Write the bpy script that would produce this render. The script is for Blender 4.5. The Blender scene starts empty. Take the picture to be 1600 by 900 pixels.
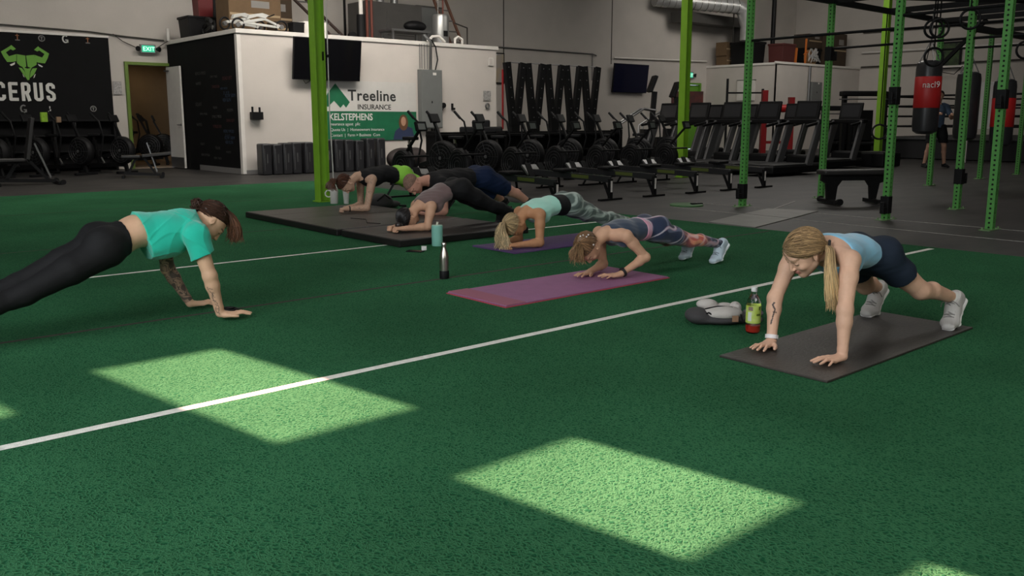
import bpy, bmesh, math, random
import numpy as np
from mathutils import Vector, Matrix, Euler

# ------------------------------------------------------------------ camera
scene = bpy.context.scene
COL = scene.collection
FPX = 1367.0                       # focal length in pixels of the 1600 px wide frame
EYE = 1.15
cam_data = bpy.data.cameras.new('camera')
cam = bpy.data.objects.new('camera', cam_data)
COL.objects.link(cam)
cam_data.sensor_width = 36.0
cam_data.lens = 36.0 * FPX / 1600.0
cam_data.shift_y = -30.0 / 1600.0
cam_data.clip_start = 0.05
cam_data.clip_end = 200
cam.location = (0, 0, EYE)
cam.rotation_euler = (math.pi / 2 - math.atan(233.0 / FPX), 0, math.radians(49 - 90))
scene.camera = cam

# ------------------------------------------------------------------ view
scene.view_settings.view_transform = 'Standard'
scene.view_settings.look = 'None'
scene.view_settings.gamma = 1.0
scene.view_settings.use_curve_mapping = False
scene.view_settings.exposure = 0.22

# ------------------------------------------------------------------ world and lights
world = bpy.data.worlds.new('world')
scene.world = world
world.use_nodes = True
wn = world.node_tree.nodes
wn['Background'].inputs[0].default_value = (0.62, 0.72, 0.85, 1)
wn['Background'].inputs[1].default_value = 1.0

SUN_EL = math.radians(38)
sun_dir = Vector((-0.16, 1.0, 0)).normalized() * math.cos(SUN_EL) + Vector((0, 0, -math.sin(SUN_EL)))
sd = bpy.data.lights.new('sun', 'SUN')
sd.energy = 34.0
sd.angle = 0.0075
sd.color = (1.0, 0.50, 0.40)
sun = bpy.data.objects.new('sun', sd)
sun.rotation_euler = sun_dir.to_track_quat('-Z', 'Y').to_euler()
sun.location = (3, -8, 9)
COL.objects.link(sun)


def area(name, loc, target, sx, sy, power, color=(1, 1, 1), spread=180):
    d = bpy.data.lights.new(name, 'AREA')
    d.shape = 'RECTANGLE'
    d.size = sx
    d.size_y = sy
    d.energy = power
    d.color = color
    d.spread = math.radians(spread)
    o = bpy.data.objects.new(name, d)
    o.location = loc
    o.rotation_euler = (Vector(target) - Vector(loc)).to_track_quat('-Z', 'Y').to_euler()
    COL.objects.link(o)
    return o


# added lamps: soft daylight fill from left and rear, then invented ceiling fills
area('daylight_fill_left', (-3.7, 3.0, 3.2), (6, 6.5, 0), 7.0, 3.6, 620, (0.93, 0.97, 1.0))
area('daylight_fill_rear', (3.2, -3.8, 3.4), (6, 5, 0), 6.0, 3.0, 170, (1.0, 0.97, 0.9))
area('ceiling_fill_front', (4.5, 5.0, 6.9), (4.5, 5.0, 0), 3.0, 6.0, 45, (1.0, 0.95, 0.88))
area('ceiling_fill_middle', (9.5, 12.5, 6.9), (9.5, 12.5, 0), 8.0, 1.2, 150, (1.0, 0.94, 0.86))
area('ceiling_fill_left', (2.5, 14.0, 6.9), (4.0, 19.0, 0), 4.0, 1.5, 230, (1.0, 0.94, 0.86))  # added to brighten the open white door leaf
area('ceiling_fill_wall', (9.5, 14.2, 6.6), (11, 17.8, 1.5), 6.0, 1.0, 205, (1.0, 0.94, 0.86), 120)
area('ceiling_fill_far', (27, 15.5, 6.6), (31, 20, 2.5), 8.0, 1.5, 130, (1.0, 0.95, 0.88), 140)  # added to lift the far walls
area('ceiling_fill_right', (20, 12.0, 6.9), (20, 12.0, 0), 8.0, 1.5, 230, (1.0, 0.95, 0.88))
area('ceiling_fill_rigs', (12.0, 3.5, 6.9), (12, 4, 0), 4.0, 2.0, 90, (1.0, 0.96, 0.9))


# ------------------------------------------------------------------ materials
MATS = {}


def mat(name, color, rough=0.6, metal=0.0, noise=0.0, nscale=8.0, bump=0.0, bscale=60.0, spec=0.5, trans=0.0, emis=0.0,
        sheen=0.0, coat=0.0, color2=None, vcol=False, alpha=1.0, ior=1.45):
    if name in MATS:
        return MATS[name]
    m = bpy.data.materials.new(name)
    m.use_nodes = True
    nt = m.node_tree
    b = nt.nodes['Principled BSDF']
    c = tuple(color) + (1,)
    b.inputs['Base Color'].default_value = c
    b.inputs['Roughness'].default_value = rough
    b.inputs['Metallic'].default_value = metal
    b.inputs['Specular IOR Level'].default_value = spec
    b.inputs['IOR'].default_value = ior
    b.inputs['Transmission Weight'].default_value = trans
    b.inputs['Sheen Weight'].default_value = sheen
    b.inputs['Coat Weight'].default_value = coat
    b.inputs['Alpha'].default_value = alpha
    if emis:
        b.inputs['Emission Color'].default_value = c
        b.inputs['Emission Strength'].default_value = emis
    tc = nt.nodes.new('ShaderNodeTexCoord')
    base = None
    if vcol:
        at = nt.nodes.new('ShaderNodeAttribute')
        at.attribute_name = 'tint'
        base = at.outputs['Color']
    if noise > 0 or color2 is not None:
        n = nt.nodes.new('ShaderNodeTexNoise')
        n.inputs['Scale'].default_value = nscale
        n.inputs['Detail'].default_value = 6
        nt.links.new(tc.outputs['Object'], n.inputs['Vector'])
        mp = nt.nodes.new('ShaderNodeMapRange')
        mp.inputs[1].default_value = 0.3
        mp.inputs[2].default_value = 0.7
        nt.links.new(n.outputs['Fac'], mp.inputs[0])
        mx = nt.nodes.new('ShaderNodeMix')
        mx.data_type = 'RGBA'
        nt.links.new(mp.outputs[0], mx.inputs[0])
        if vcol:
            mx.blend_type = 'MULTIPLY'
            nt.links.new(base, mx.inputs[6])
            k = 1 - noise
            mx.inputs[7].default_value = (k, k, k, 1)
        else:
            c2 = color2 if color2 is not None else tuple(v * (1 - noise) for v in color)
            mx.inputs[6].default_value = c
            mx.inputs[7].default_value = tuple(c2) + (1,)
        base = mx.outputs[2]
    if base is not None:
        nt.links.new(base, b.inputs['Base Color'])
    if bump > 0:
        n2 = nt.nodes.new('ShaderNodeTexNoise')
        n2.inputs['Scale'].default_value = bscale
        n2.inputs['Detail'].default_value = 4
        nt.links.new(tc.outputs['Object'], n2.inputs['Vector'])
        bp = nt.nodes.new('ShaderNodeBump')
        bp.inputs['Strength'].default_value = min(1.0, bump)
        bp.inputs['Distance'].default_value = 0.01
        nt.links.new(n2.outputs['Fac'], bp.inputs['Height'])
        nt.links.new(bp.outputs[0], b.inputs['Normal'])
    MATS[name] = m
    return m


# ------------------------------------------------------------------ mesh collector
def basis(d, ref=None):
    d = Vector(d).normalized()
    r = Vector(ref) if ref is not None else Vector((0, 0, 1))
    if abs(d.dot(r)) > 0.98 * r.length:
        r = Vector((1, 0, 0))
    x = r.cross(d).normalized()
    y = d.cross(x)
    return x, y, d


class MB:
    def __init__(self):
        self.v = []
        self.f = []

    def add(self, vs, fs):
        n = len(self.v)
        self.v += [tuple(p) for p in vs]
        self.f += [tuple(i + n for i in q) for q in fs]
        return self

    def box(self, c, s, rz=0.0, rot=None, taper=1.0):
        hx, hy, hz = s[0] / 2, s[1] / 2, s[2] / 2
        R = rot if rot is not None else Matrix.Rotation(rz, 3, 'Z')
        vs = []
        for z in (-1, 1):
            t = taper if z > 0 else 1
            for x, y in ((-1, -1), (1, -1), (1, 1), (-1, 1)):
                vs.append(R @ Vector((x * hx * t, y * hy * t, z * hz)) + Vector(c))
        return self.add(vs, [(3, 2, 1, 0), (4, 5, 6, 7), (0, 1, 5, 4), (1, 2, 6, 5), (2, 3, 7, 6), (3, 0, 4, 7)])

    def bar(self, a, b, w, h, ref=(0, 0, 1)):
        """rectangular bar from a to b, w across, h along ref"""
        a = Vector(a); b = Vector(b)
        x, y, d = basis(b - a, ref)
        vs = []
        for p in (a, b):
            for sx, sy in ((-1, -1), (1, -1), (1, 1), (-1, 1)):
                vs.append(p + x * sx * w / 2 + y * sy * h / 2)
        return self.add(vs, [(3, 2, 1, 0), (4, 5, 6, 7), (0, 1, 5, 4), (1, 2, 6, 5), (2, 3, 7, 6), (3, 0, 4, 7)])

    def cyl(self, a, b, r0, r1=None, n=12, caps=True):
        r1 = r0 if r1 is None else r1
        a = Vector(a); b = Vector(b)
        x, y, d = basis(b - a)
        vs = []
        for p, r in ((a, r0), (b, r1)):
            for i in range(n):
                t = 2 * math.pi * i / n
                vs.append(p + (x * math.cos(t) + y * math.sin(t)) * r)
        fs = [(i, (i + 1) % n, n + (i + 1) % n, n + i) for i in range(n)]
        if caps:
            fs += [tuple(range(n - 1, -1, -1)), tuple(range(n, 2 * n))]
        return self.add(vs, fs)

    def tube(self, pts, r, n=8, closed=False, caps=True):
        pts = [Vector(p) for p in pts]
        m = len(pts)
        rs = r if isinstance(r, (list, tuple)) else [r] * m
        vs = []
        x = None
        for i in range(m):
            if closed:
                d = pts[(i + 1) % m] - pts[i - 1]
            else:
                d = pts[min(i + 1, m - 1)] - pts[max(i - 1, 0)]
            if d.length < 1e-9:
                d = Vector((0, 0, 1))
            d.normalize()
            if x is None:
                x, y, _ = basis(d)
            else:
                x = (x - d * x.dot(d))
                if x.length < 1e-6:
                    x, y, _ = basis(d)
                x.normalize()
                y = d.cross(x)
            for k in range(n):
                t = 2 * math.pi * k / n
                vs.append(pts[i] + (x * math.cos(t) + y * math.sin(t)) * rs[i])
        fs = []
        for i in range(m if closed else m - 1):
            j = (i + 1) % m
            for k in range(n):
                fs.append((i * n + k, i * n + (k + 1) % n, j * n + (k + 1) % n, j * n + k))
        if caps and not closed:
            fs += [tuple(range(n - 1, -1, -1)), tuple(range((m - 1) * n, m * n))]
        return self.add(vs, fs)

    def torus(self, c, axis, R, r, n=24, k=8, sx=1.0):
        x, y, d = basis(axis)
        pts = [Vector(c) + (x * math.cos(2 * math.pi * i / n) * sx + y * math.sin(2 * math.pi * i / n)) * R for i in range(n)]
        return self.tube(pts, r, k, closed=True)

    def lathe(self, prof, c=(0, 0, 0), axis=(0, 0, 1), n=24):
        """prof: list of (radius, height)"""
        x, y, d = basis(axis)
        c = Vector(c)
        vs = []
        for r, h in prof:
            for i in range(n):
                t = 2 * math.pi * i / n
                vs.append(c + d * h + (x * math.cos(t) + y * math.sin(t)) * max(r, 1e-5))
        fs = []
        for j in range(len(prof) - 1):
            for i in range(n):
                fs.append((j * n + i, j * n + (i + 1) % n, (j + 1) * n + (i + 1) % n, (j + 1) * n + i))
        fs += [tuple(range(n - 1, -1, -1)), tuple(range((len(prof) - 1) * n, len(prof) * n))]
        return self.add(vs, fs)

    def prism(self, poly, o, ex, ey, depth):
        """polygon (u,v) on plane o + u*ex + v*ey, extruded by depth along ex x ey"""
        o = Vector(o); ex = Vector(ex); ey = Vector(ey)
        nrm = ex.cross(ey).normalized()
        n = len(poly)
        ar = sum(poly[i][0] * poly[(i + 1) % n][1] - poly[(i + 1) % n][0] * poly[i][1] for i in range(n))
        if ar < 0:
            poly = poly[::-1]
        vs = [o + ex * u + ey * v for u, v in poly] + [o + ex * u + ey * v + nrm * depth for u, v in poly]
        fs = [tuple(range(n - 1, -1, -1)), tuple(range(n, 2 * n))]
        fs += [(i, (i + 1) % n, n + (i + 1) % n, n + i) for i in range(n)]
        return self.add(vs, fs)

    def ball(self, c, r, sc=(1, 1, 1), n=14, m=9):
        vs = []
        for j in range(m + 1):
            ph = math.pi * j / m
            for i in range(n):
                t = 2 * math.pi * i / n
                vs.append((c[0] + r * sc[0] * math.sin(ph) * math.cos(t), c[1] + r * sc[1] * math.sin(ph) * math.sin(t),
                           c[2] + r * sc[2] * math.cos(ph)))
        fs = []
        for j in range(m):
            for i in range(n):
                fs.append((j * n + i, (j + 1) * n + i, (j + 1) * n + (i + 1) % n, j * n + (i + 1) % n))
        return self.add(vs, fs)

    def build(self, name, material=None, parent=None, smooth=False, bevel=0.0, loc=None, label=None, seg=2, angle=40):
        me = bpy.data.meshes.new(name)
        me.from_pydata(self.v, [], self.f)
        me.validate()
        o = bpy.data.objects.new(name, me)
        COL.objects.link(o)
        if material is not None:
            me.materials.append(material)
        if parent is not None:
            o.parent = parent
        if loc is not None:
            o.location = loc
        if smooth:
            me.polygons.foreach_set('use_smooth', [True] * len(me.polygons))
            try:
                me.set_sharp_from_angle(angle=math.radians(angle))
            except Exception:
                pass
        if bevel > 0:
            md = o.modifiers.new('bevel', 'BEVEL')
            md.width = bevel
            md.segments = seg
            md.limit_method = 'ANGLE'
            md.angle_limit = math.radians(40)
        if label:
            o['label'] = label
        return o


def thing(name, label, cat, loc=(0, 0, 0), rz=0.0, group=None):
    o = bpy.data.objects.new(name, None)
    o.empty_display_size = 0.1
    COL.objects.link(o)
    o.location = loc
    o.rotation_euler = (0, 0, rz)
    o['label'] = label
    o['category'] = cat
    if group:
        o['group'] = group
    return o


def tag(o, label, cat, group=None, kind=None):
    o['label'] = label
    o['category'] = cat
    if group:
        o['group'] = group
    if kind:
        o['kind'] = kind
    return o


def struct(o, label=None):
    o['kind'] = 'structure'
    if label:
        o['label'] = label
    return o


def dup(root, loc=None, rz=None, label=None, group=None):
    r = root.copy()
    COL.objects.link(r)
    if loc is not None:
        r.location = loc
    if rz is not None:
        r.rotation_euler = (0, 0, rz)
    if label:
        r['label'] = label
    if group:
        r['group'] = group
    for ch in list(root.children):
        c = ch.copy()
        COL.objects.link(c)
        c.parent = r
        for g in list(ch.children):
            d = g.copy()
            COL.objects.link(d)
            d.parent = c
    return r


def text_mesh(body, size, name, material, parent, loc, ex, ey, depth=0.003, align='LEFT', font_scale_x=1.0, bold=0.0, label=None, spacing=1.0):
    """real lettering as a thin mesh; ex = reading direction, ey = up"""
    cu = bpy.data.curves.new(name, 'FONT')
    cu.body = body
    cu.size = size
    cu.extrude = depth
    cu.align_x = align
    cu.offset = bold
    cu.space_character = spacing
    cu.resolution_u = 3
    tmp = bpy.data.objects.new(name, cu)
    COL.objects.link(tmp)
    dg = bpy.context.evaluated_depsgraph_get()
    me = bpy.data.meshes.new_from_object(tmp.evaluated_get(dg))
    bpy.data.objects.remove(tmp, do_unlink=True)
    bpy.data.curves.remove(cu)
    ex = Vector(ex).normalized(); ey = Vector(ey).normalized(); ez = ex.cross(ey)
    M4 = Matrix((ex * font_scale_x, ey, ez)).transposed().to_4x4()
    M4.translation = Vector(loc)
    me.transform(M4)
    me.materials.clear()
    me.materials.append(material)
    me.name = name
    o = bpy.data.objects.new(name, me)
    COL.objects.link(o)
    if parent is not None:
        o.parent = parent
    if label:
        o['label'] = label
    return o


# ------------------------------------------------------------------ continuous organic surfaces (people, clothes, shoes, bags)
def npv(p):
    return np.array(p, dtype=np.float64)


def unit(v):
    v = npv(v)
    return v / (np.linalg.norm(v) + 1e-12)


class Cone:
    """rounded cone a->b; w = wide axis, q0/q1 = width ratio at both ends"""
    def __init__(s, a, b, ra, rb, k=0.02, w=None, q0=1.0, q1=None, grp='skin'):
        s.a = npv(a); s.b = npv(b); s.ra = ra; s.rb = rb; s.k = k
        s.w = None if w is None else unit(w)
        s.q0 = q0; s.q1 = q0 if q1 is None else q1
        s.grp = grp

    def bbox(s, m):
        R = max(s.ra * max(1, s.q0), s.rb * max(1, s.q1)) + m
        return np.minimum(s.a, s.b) - R, np.maximum(s.a, s.b) + R

    def d(s, X, Y, Z, off=0.0):
        ab = s.b - s.a
        L2 = ab @ ab + 1e-12
        px, py, pz = X - s.a[0], Y - s.a[1], Z - s.a[2]
        t = np.clip((px * ab[0] + py * ab[1] + pz * ab[2]) / L2, 0, 1)
        r = s.ra + (s.rb - s.ra) * t + off
        qx, qy, qz = px - t * ab[0], py - t * ab[1], pz - t * ab[2]
        if s.w is None:
            return np.sqrt(qx * qx + qy * qy + qz * qz) - r
        q = s.q0 + (s.q1 - s.q0) * t
        q = (q * (r - off) + off) / np.maximum(r, 1e-4)
        c = qx * s.w[0] + qy * s.w[1] + qz * s.w[2]
        n2 = np.maximum(qx * qx + qy * qy + qz * qz - c * c, 0)
        return np.sqrt(n2 + (c / q) ** 2) - r


class Ell:
    """ellipsoid; axes = 3 unit vectors (rows)"""
    def __init__(s, c, r, axes=None, k=0.02, grp='skin', sub=False):
        s.c = npv(c); s.r = npv(r); s.k = k; s.grp = grp; s.sub = sub
        s.A = np.eye(3) if axes is None else np.array([unit(v) for v in axes])

    def bbox(s, m):
        R = s.r.max() + m
        return s.c - R, s.c + R

    def d(s, X, Y, Z, off=0.0):
        px, py, pz = X - s.c[0], Y - s.c[1], Z - s.c[2]
        r = s.r + off
        u = [(px * a[0] + py * a[1] + pz * a[2]) for a in s.A]
        k0 = np.sqrt(sum((u[i] / r[i]) ** 2 for i in range(3)))
        k1 = np.sqrt(sum((u[i] / r[i] ** 2) ** 2 for i in range(3))) + 1e-9
        return k0 * (k0 - 1) / k1


def field(prims, lo, hi, h, off=0.0, kmul=1.0):
    n = np.ceil((hi - lo) / h).astype(int) + 1
    ax = [lo[i] + h * np.arange(n[i]) for i in range(3)]
    F = np.full(n, 0.25, dtype=np.float32)
    for p in prims:
        k = max(p.k * kmul, 1e-4)
        m = k + 3 * h + max(off, 0)
        a, b = p.bbox(m)
        i0 = np.clip(np.floor((a - lo) / h).astype(int), 0, n)
        i1 = np.clip(np.ceil((b - lo) / h).astype(int) + 1, 0, n)
        if (i1 <= i0).any():
            continue
        sl = tuple(slice(i0[i], i1[i]) for i in range(3))
        X = ax[0][sl[0]][:, None, None]; Y = ax[1][sl[1]][None, :, None]; Z = ax[2][sl[2]][None, None, :]
        d = p.d(X, Y, Z, off).astype(np.float32)
        G = F[sl]
        if getattr(p, 'sub', False):
            d = -d
            hh = np.maximum(k - np.abs(G - d), 0) / k
            F[sl] = np.maximum(G, d) + hh * hh * k * 0.25
        else:
            hh = np.maximum(k - np.abs(G - d), 0) / k
            F[sl] = np.minimum(G, d) - hh * hh * k * 0.25
    return F, ax


def nets(F, ax):
    """naive surface nets"""
    S = F < 0
    c = np.zeros(tuple(s - 1 for s in F.shape), dtype=np.int8)
    for i in (0, 1):
        for j in (0, 1):
            for k in (0, 1):
                c += S[i:F.shape[0] - 1 + i, j:F.shape[1] - 1 + j, k:F.shape[2] - 1 + k]
    act = (c > 0) & (c < 8)
    I = np.argwhere(act)
    idx = np.full(act.shape, -1, dtype=np.int64)
    idx[tuple(I.T)] = np.arange(len(I))
    acc = np.zeros((len(I), 3)); cnt = np.zeros(len(I))
    corners = [(i, j, k) for i in (0, 1) for j in (0, 1) for k in (0, 1)]
    V = {q: F[I[:, 0] + q[0], I[:, 1] + q[1], I[:, 2] + q[2]].astype(np.float64) for q in corners}
    for a in corners:
        for d in range(3):
            if a[d] == 0:
                b = list(a); b[d] = 1; b = tuple(b)
                va, vb = V[a], V[b]
                m = (va < 0) != (vb < 0)
                t = np.where(m, va / np.where(m, va - vb, 1), 0)
                p = np.array(a, float)[None, :].repeat(len(I), 0)
                p[:, d] += t
                acc[m] += p[m]; cnt[m] += 1
    pos = I + acc / np.maximum(cnt, 1)[:, None]
    h = ax[0][1] - ax[0][0]
    P = np.array([ax[0][0], ax[1][0], ax[2][0]]) + pos * h
    quads = []
    for d in range(3):
        e, g = (d + 1) % 3, (d + 2) % 3
        s0 = [slice(None)] * 3; s1 = [slice(None)] * 3
        s0[d] = slice(0, -1); s1[d] = slice(1, None)
        A = S[tuple(s0)]; B = S[tuple(s1)]
        E = np.argwhere(A != B)
        ok = (E[:, e] > 0) & (E[:, g] > 0) & (E[:, e] < act.shape[e]) & (E[:, g] < act.shape[g])
        E = E[ok]
        inside = A[tuple(E.T)]
        def cell(de, dg):
            q = E.copy(); q[:, e] -= de; q[:, g] -= dg
            return idx[tuple(q.T)]
        q = np.stack([cell(0, 0), cell(1, 0), cell(1, 1), cell(0, 1)], 1)
        q[~inside] = q[~inside][:, ::-1]
        quads.append(q)
    Q = np.concatenate(quads)
    Q = Q[(Q >= 0).all(1)]
    return P, Q


def mesh_from(P, Q, name, material, parent, tint=None, label=None):
    me = bpy.data.meshes.new(name)
    me.vertices.add(len(P))
    me.vertices.foreach_set('co', P.astype(np.float32).ravel())
    me.loops.add(len(Q) * 4)
    me.loops.foreach_set('vertex_index', Q.astype(np.int32).ravel())
    me.polygons.add(len(Q))
    me.polygons.foreach_set('loop_start', np.arange(0, len(Q) * 4, 4, dtype=np.int32))
    me.polygons.foreach_set('loop_total', np.full(len(Q), 4, dtype=np.int32))
    me.polygons.foreach_set('use_smooth', np.ones(len(Q), dtype=bool))
    me.update(calc_edges=True)
    me.validate()
    if tint is not None:
        at = me.color_attributes.new('tint', 'FLOAT_COLOR', 'POINT')
        c = np.ones((len(P), 4), dtype=np.float32)
        c[:, :3] = tint
        at.data.foreach_set('color', c.ravel())
    me.materials.append(material)
    o = bpy.data.objects.new(name, me)
    COL.objects.link(o)
    if parent is not None:
        o.parent = parent
    if label:
        o['label'] = label
    return o


def bounds(prims, m):
    lo = np.min([p.bbox(m)[0] for p in prims], 0)
    hi = np.max([p.bbox(m)[1] for p in prims], 0)
    return lo, hi


def relax(P, Q, it=1, w=0.5):
    for _ in range(it):
        acc = np.zeros_like(P); cnt = np.zeros(len(P))
        for a, b in ((0, 1), (1, 2), (2, 3), (3, 0)):
            np.add.at(acc, Q[:, a], P[Q[:, b]]); np.add.at(cnt, Q[:, a], 1)
            np.add.at(acc, Q[:, b], P[Q[:, a]]); np.add.at(cnt, Q[:, b], 1)
        P = P * (1 - w) + w * acc / np.maximum(cnt, 1)[:, None]
    return P


def blob(prims, name, material, parent, h=0.005, origin=(0, 0, 0), off=0.0, tintf=None, label=None, floor=None, wob=None, it=1):
    lo, hi = bounds(prims, 0.01 + max(off, 0) + 3 * h)
    F, ax = field(prims, lo, hi, h, off)
    if wob is not None:
        F = F + wob(ax[0][:, None, None], ax[1][None, :, None], ax[2][None, None, :]).astype(np.float32)
    if floor is not None:
        F = np.maximum(F, (floor - ax[2])[None, None, :].astype(np.float32))
    P, Q = nets(F, ax)
    if it:
        P = relax(P, Q, it, 0.4)
    t = tintf(P) if tintf else None
    return mesh_from(P - npv(origin), Q, name, material, parent, t, label)


def garment(pieces, name, material, parent, h=0.005, origin=(0, 0, 0), tintf=None, label=None, wob=None, floor=None, it=1):
    """pieces: list of (prims, off, [(point, normal), ...]); cloth is kept where dot(p-point, normal) < 0"""
    allp = [p for pc in pieces for p in pc[0]]
    mo = max(pc[1] for pc in pieces)
    lo, hi = bounds(allp, mo + 0.02 + 3 * h)
    T = None
    for prims, off, cuts in pieces:
        F, ax = field(prims, lo, hi, h, off)
        X = ax[0][:, None, None]; Y = ax[1][None, :, None]; Z = ax[2][None, None, :]
        for c in cuts:
            p, n = npv(c[0]), unit(c[1])
            g = (X - p[0]) * n[0] + (Y - p[1]) * n[1] + (Z - p[2]) * n[2]
            if len(c) > 2:      # ball cut: remove a sphere (armhole, neck)
                g = c[2] - np.sqrt((X - p[0]) ** 2 + (Y - p[1]) ** 2 + (Z - p[2]) ** 2)
            F = np.maximum(F, g.astype(np.float32))
        if T is None:
            T = F
        else:
            k = 0.012
            hh = np.maximum(k - np.abs(T - F), 0) / k
            T = np.minimum(T, F) - hh * hh * k * 0.25
    if wob is not None:
        T = T + wob(X, Y, Z).astype(np.float32)
    if floor is not None:
        T = np.maximum(T, (floor - Z).astype(np.float32))
    P, Q = nets(T, ax)
    if it:
        P = relax(P, Q, it, 0.4)
    t = tintf(P) if tintf else None
    return mesh_from(P - npv(origin), Q, name, material, parent, t, label)


# ------------------------------------------------------------------ human figure
def hand_prims(wr, fdir, up, side, pose='flat', s=1.0, spread=1.0, ground=None):
    """wr wrist, fdir finger direction, up = back of the hand normal, side = +1 if the thumb lies along up x fdir"""
    f = unit(fdir); u = npv(up); u = unit(u - f * (u @ f)); t = np.cross(u, f) * side
    wr = npv(wr)
    P = []
    heel = wr + f * 0.012 * s
    def at(a, b, c):
        return wr + (f * a + t * b + u * c) * s
    if pose == 'flat':
        z0 = -0.012
        kn = [at(.088, .030, z0 + .004), at(.093, .010, z0 + .006), at(.088, -.010, z0 + .004), at(.078, -.028, z0)]
        L = [(.038, .024, .020), (.042, .026, .021), (.038, .025, .020), (.030, .019, .018)]
        ang = [0.17, 0.03, -0.13, -0.33]
        P.append(Cone(wr, at(.03, 0, z0 + .006), .021 * s, .017 * s, .012, w=t, q0=1.25, q1=1.7))
        for i, kp in enumerate(kn):
            P.append(Cone(at(.022, (.012, .004, -.004, -.012)[i], z0 + .006), kp, .0135 * s, .0105 * s, .010))
        for i in range(4):
            a = ang[i] * spread
            dr = f * math.cos(a) + t * math.sin(a)
            p0 = kn[i]
            rr = (.0092, .0093, .0088, .0078)[i] * s
            p1 = p0 + (dr * L[i][0] + u * (0.006)) * s
            p2 = p1 + (dr * L[i][1] - u * 0.008) * s
            p3 = p2 + (dr * L[i][2] - u * 0.005) * s
            P.append(Cone(p0, p1, rr, rr * .93, .004)); P.append(Cone(p1, p2, rr * .93, rr * .86, .002)); P.append(Cone(p2, p3, rr * .86, rr * .74, .002))
        th0 = at(.020, .022, z0); th1 = at(.048, .046, z0 + .002); th2 = at(.072, .060, z0 - .001); th3 = at(.092, .066, z0 - .003)
        P.append(Cone(th0, th1, .016 * s, .0125 * s, .010)); P.append(Cone(th1, th2, .0118 * s, .0105 * s, .003)); P.append(Cone(th2, th3, .0105 * s, .0085 * s, .003))
    else:
        kn = [at(.082, .028, .004), at(.086, .009, .006), at(.082, -.010, .004), at(.074, -.027, 0)]
        P.append(Cone(wr, at(.03, 0, 0), .021 * s, .019 * s, .012, w=t, q0=1.25, q1=1.55))
        for i, kp in enumerate(kn):
            P.append(Cone(at(.022, (.012, .004, -.004, -.012)[i], 0), kp, .0145 * s, .012 * s, .010))
        for i in range(4):
            rr = (.0092, .0093, .0088, .0078)[i] * s
            l = (.036, .039, .036, .030)[i]
            p0 = kn[i]
            p1 = p0 + (f * 0.35 - u * .94) * l * s
            p2 = p1 + (-f * .92 - u * .25) * l * .62 * s
            p3 = p2 + (-f * .55 + u * .75) * l * .45 * s
            P.append(Cone(p0, p1, rr * 1.08, rr, .004)); P.append(Cone(p1, p2, rr, rr * .95, .002)); P.append(Cone(p2, p3, rr * .9, rr * .85, .002))
        th0 = at(.020, .022, -.004); th1 = at(.050, .040, -.012); th2 = at(.070, .030, -.030); th3 = at(.074, .010, -.038)
        P.append(Cone(th0, th1, .016 * s, .0125 * s, .010)); P.append(Cone(th1, th2, .012 * s, .0108 * s, .003)); P.append(Cone(th2, th3, .0108 * s, .009 * s, .003))
    for p in P:
        p.grp = 'hand'
    return P


def head_prims(c, f, u, s=1.0, male=False):
    f = unit(f); u = npv(u); u = unit(u - f * (u @ f)); l = np.cross(u, f)
    c = npv(c)
    A = [f, l, u]
    def at(a, b, d):
        return c + (f * a + l * b + u * d) * s
    j = 1.08 if male else 1.0
    P = [Ell(at(-.014, 0, .026), npv((.098, .077, .086)) * s, A, .02),
         Ell(at(.030, 0, -.030), npv((.060, .059 * j, .078)) * s, A, .03),
         Cone(at(.060, 0, -.088), at(.000, .046 * j, -.058), .021 * s * j, .019 * s, .02),
         Cone(at(.060, 0, -.088), at(.000, -.046 * j, -.058), .021 * s * j, .019 * s, .02),
         Cone(at(.078, -.028, .022), at(.078, .028, .022), .014 * s, .014 * s, .014),
         Ell(at(.060, .040, -.028), npv((.022, .017, .018)) * s, A, .015),
         Ell(at(.060, -.040, -.028), npv((.022, .017, .018)) * s, A, .015),
         Ell(at(.095, .031, .003), npv((.016, .017, .012)) * s, A, .010, sub=True),
         Ell(at(.095, -.031, .003), npv((.016, .017, .012)) * s, A, .010, sub=True),
         Ell(at(.077, .031, .002), npv((.0125, .0145, .0115)) * s, A, .003),
         Ell(at(.077, -.031, .002), npv((.0125, .0145, .0115)) * s, A, .003),
         Cone(at(.088, 0, .014), at(.106, 0, -.024), .0075 * s, .0105 * s, .008),
         Ell(at(.098, .011, -.029), npv((.010, .0075, .007)) * s, A, .005),
         Ell(at(.098, -.011, -.029), npv((.010, .0075, .007)) * s, A, .005),
         Ell(at(.086, 0, -.050), npv((.012, .021, .0065)) * s, A, .004, grp='lip'),
         Ell(at(.084, 0, -.061), npv((.012, .018, .0075)) * s, A, .004, grp='lip'),
         Ell(at(-.008, .077, -.004), npv((.017, .0065, .031)) * s, [f + u * .25, l + f * -.35, u], .005),
         Ell(at(-.008, -.077, -.004), npv((.017, .0065, .031)) * s, [f + u * .25, l + f * .35, u], .005),
         Ell(at(-.003, .085, .000), npv((.009, .006, .017)) * s, A, .004, sub=True),
         Ell(at(-.003, -.085, .000), npv((.009, .006, .017)) * s, A, .004, sub=True)]
    for p in P:
        if p.grp == 'skin':
            p.grp = 'head'
    return P, (c, f, l, u, s)


def lerp(a, b, t):
    return npv(a) * (1 - t) + npv(b) * t


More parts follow.
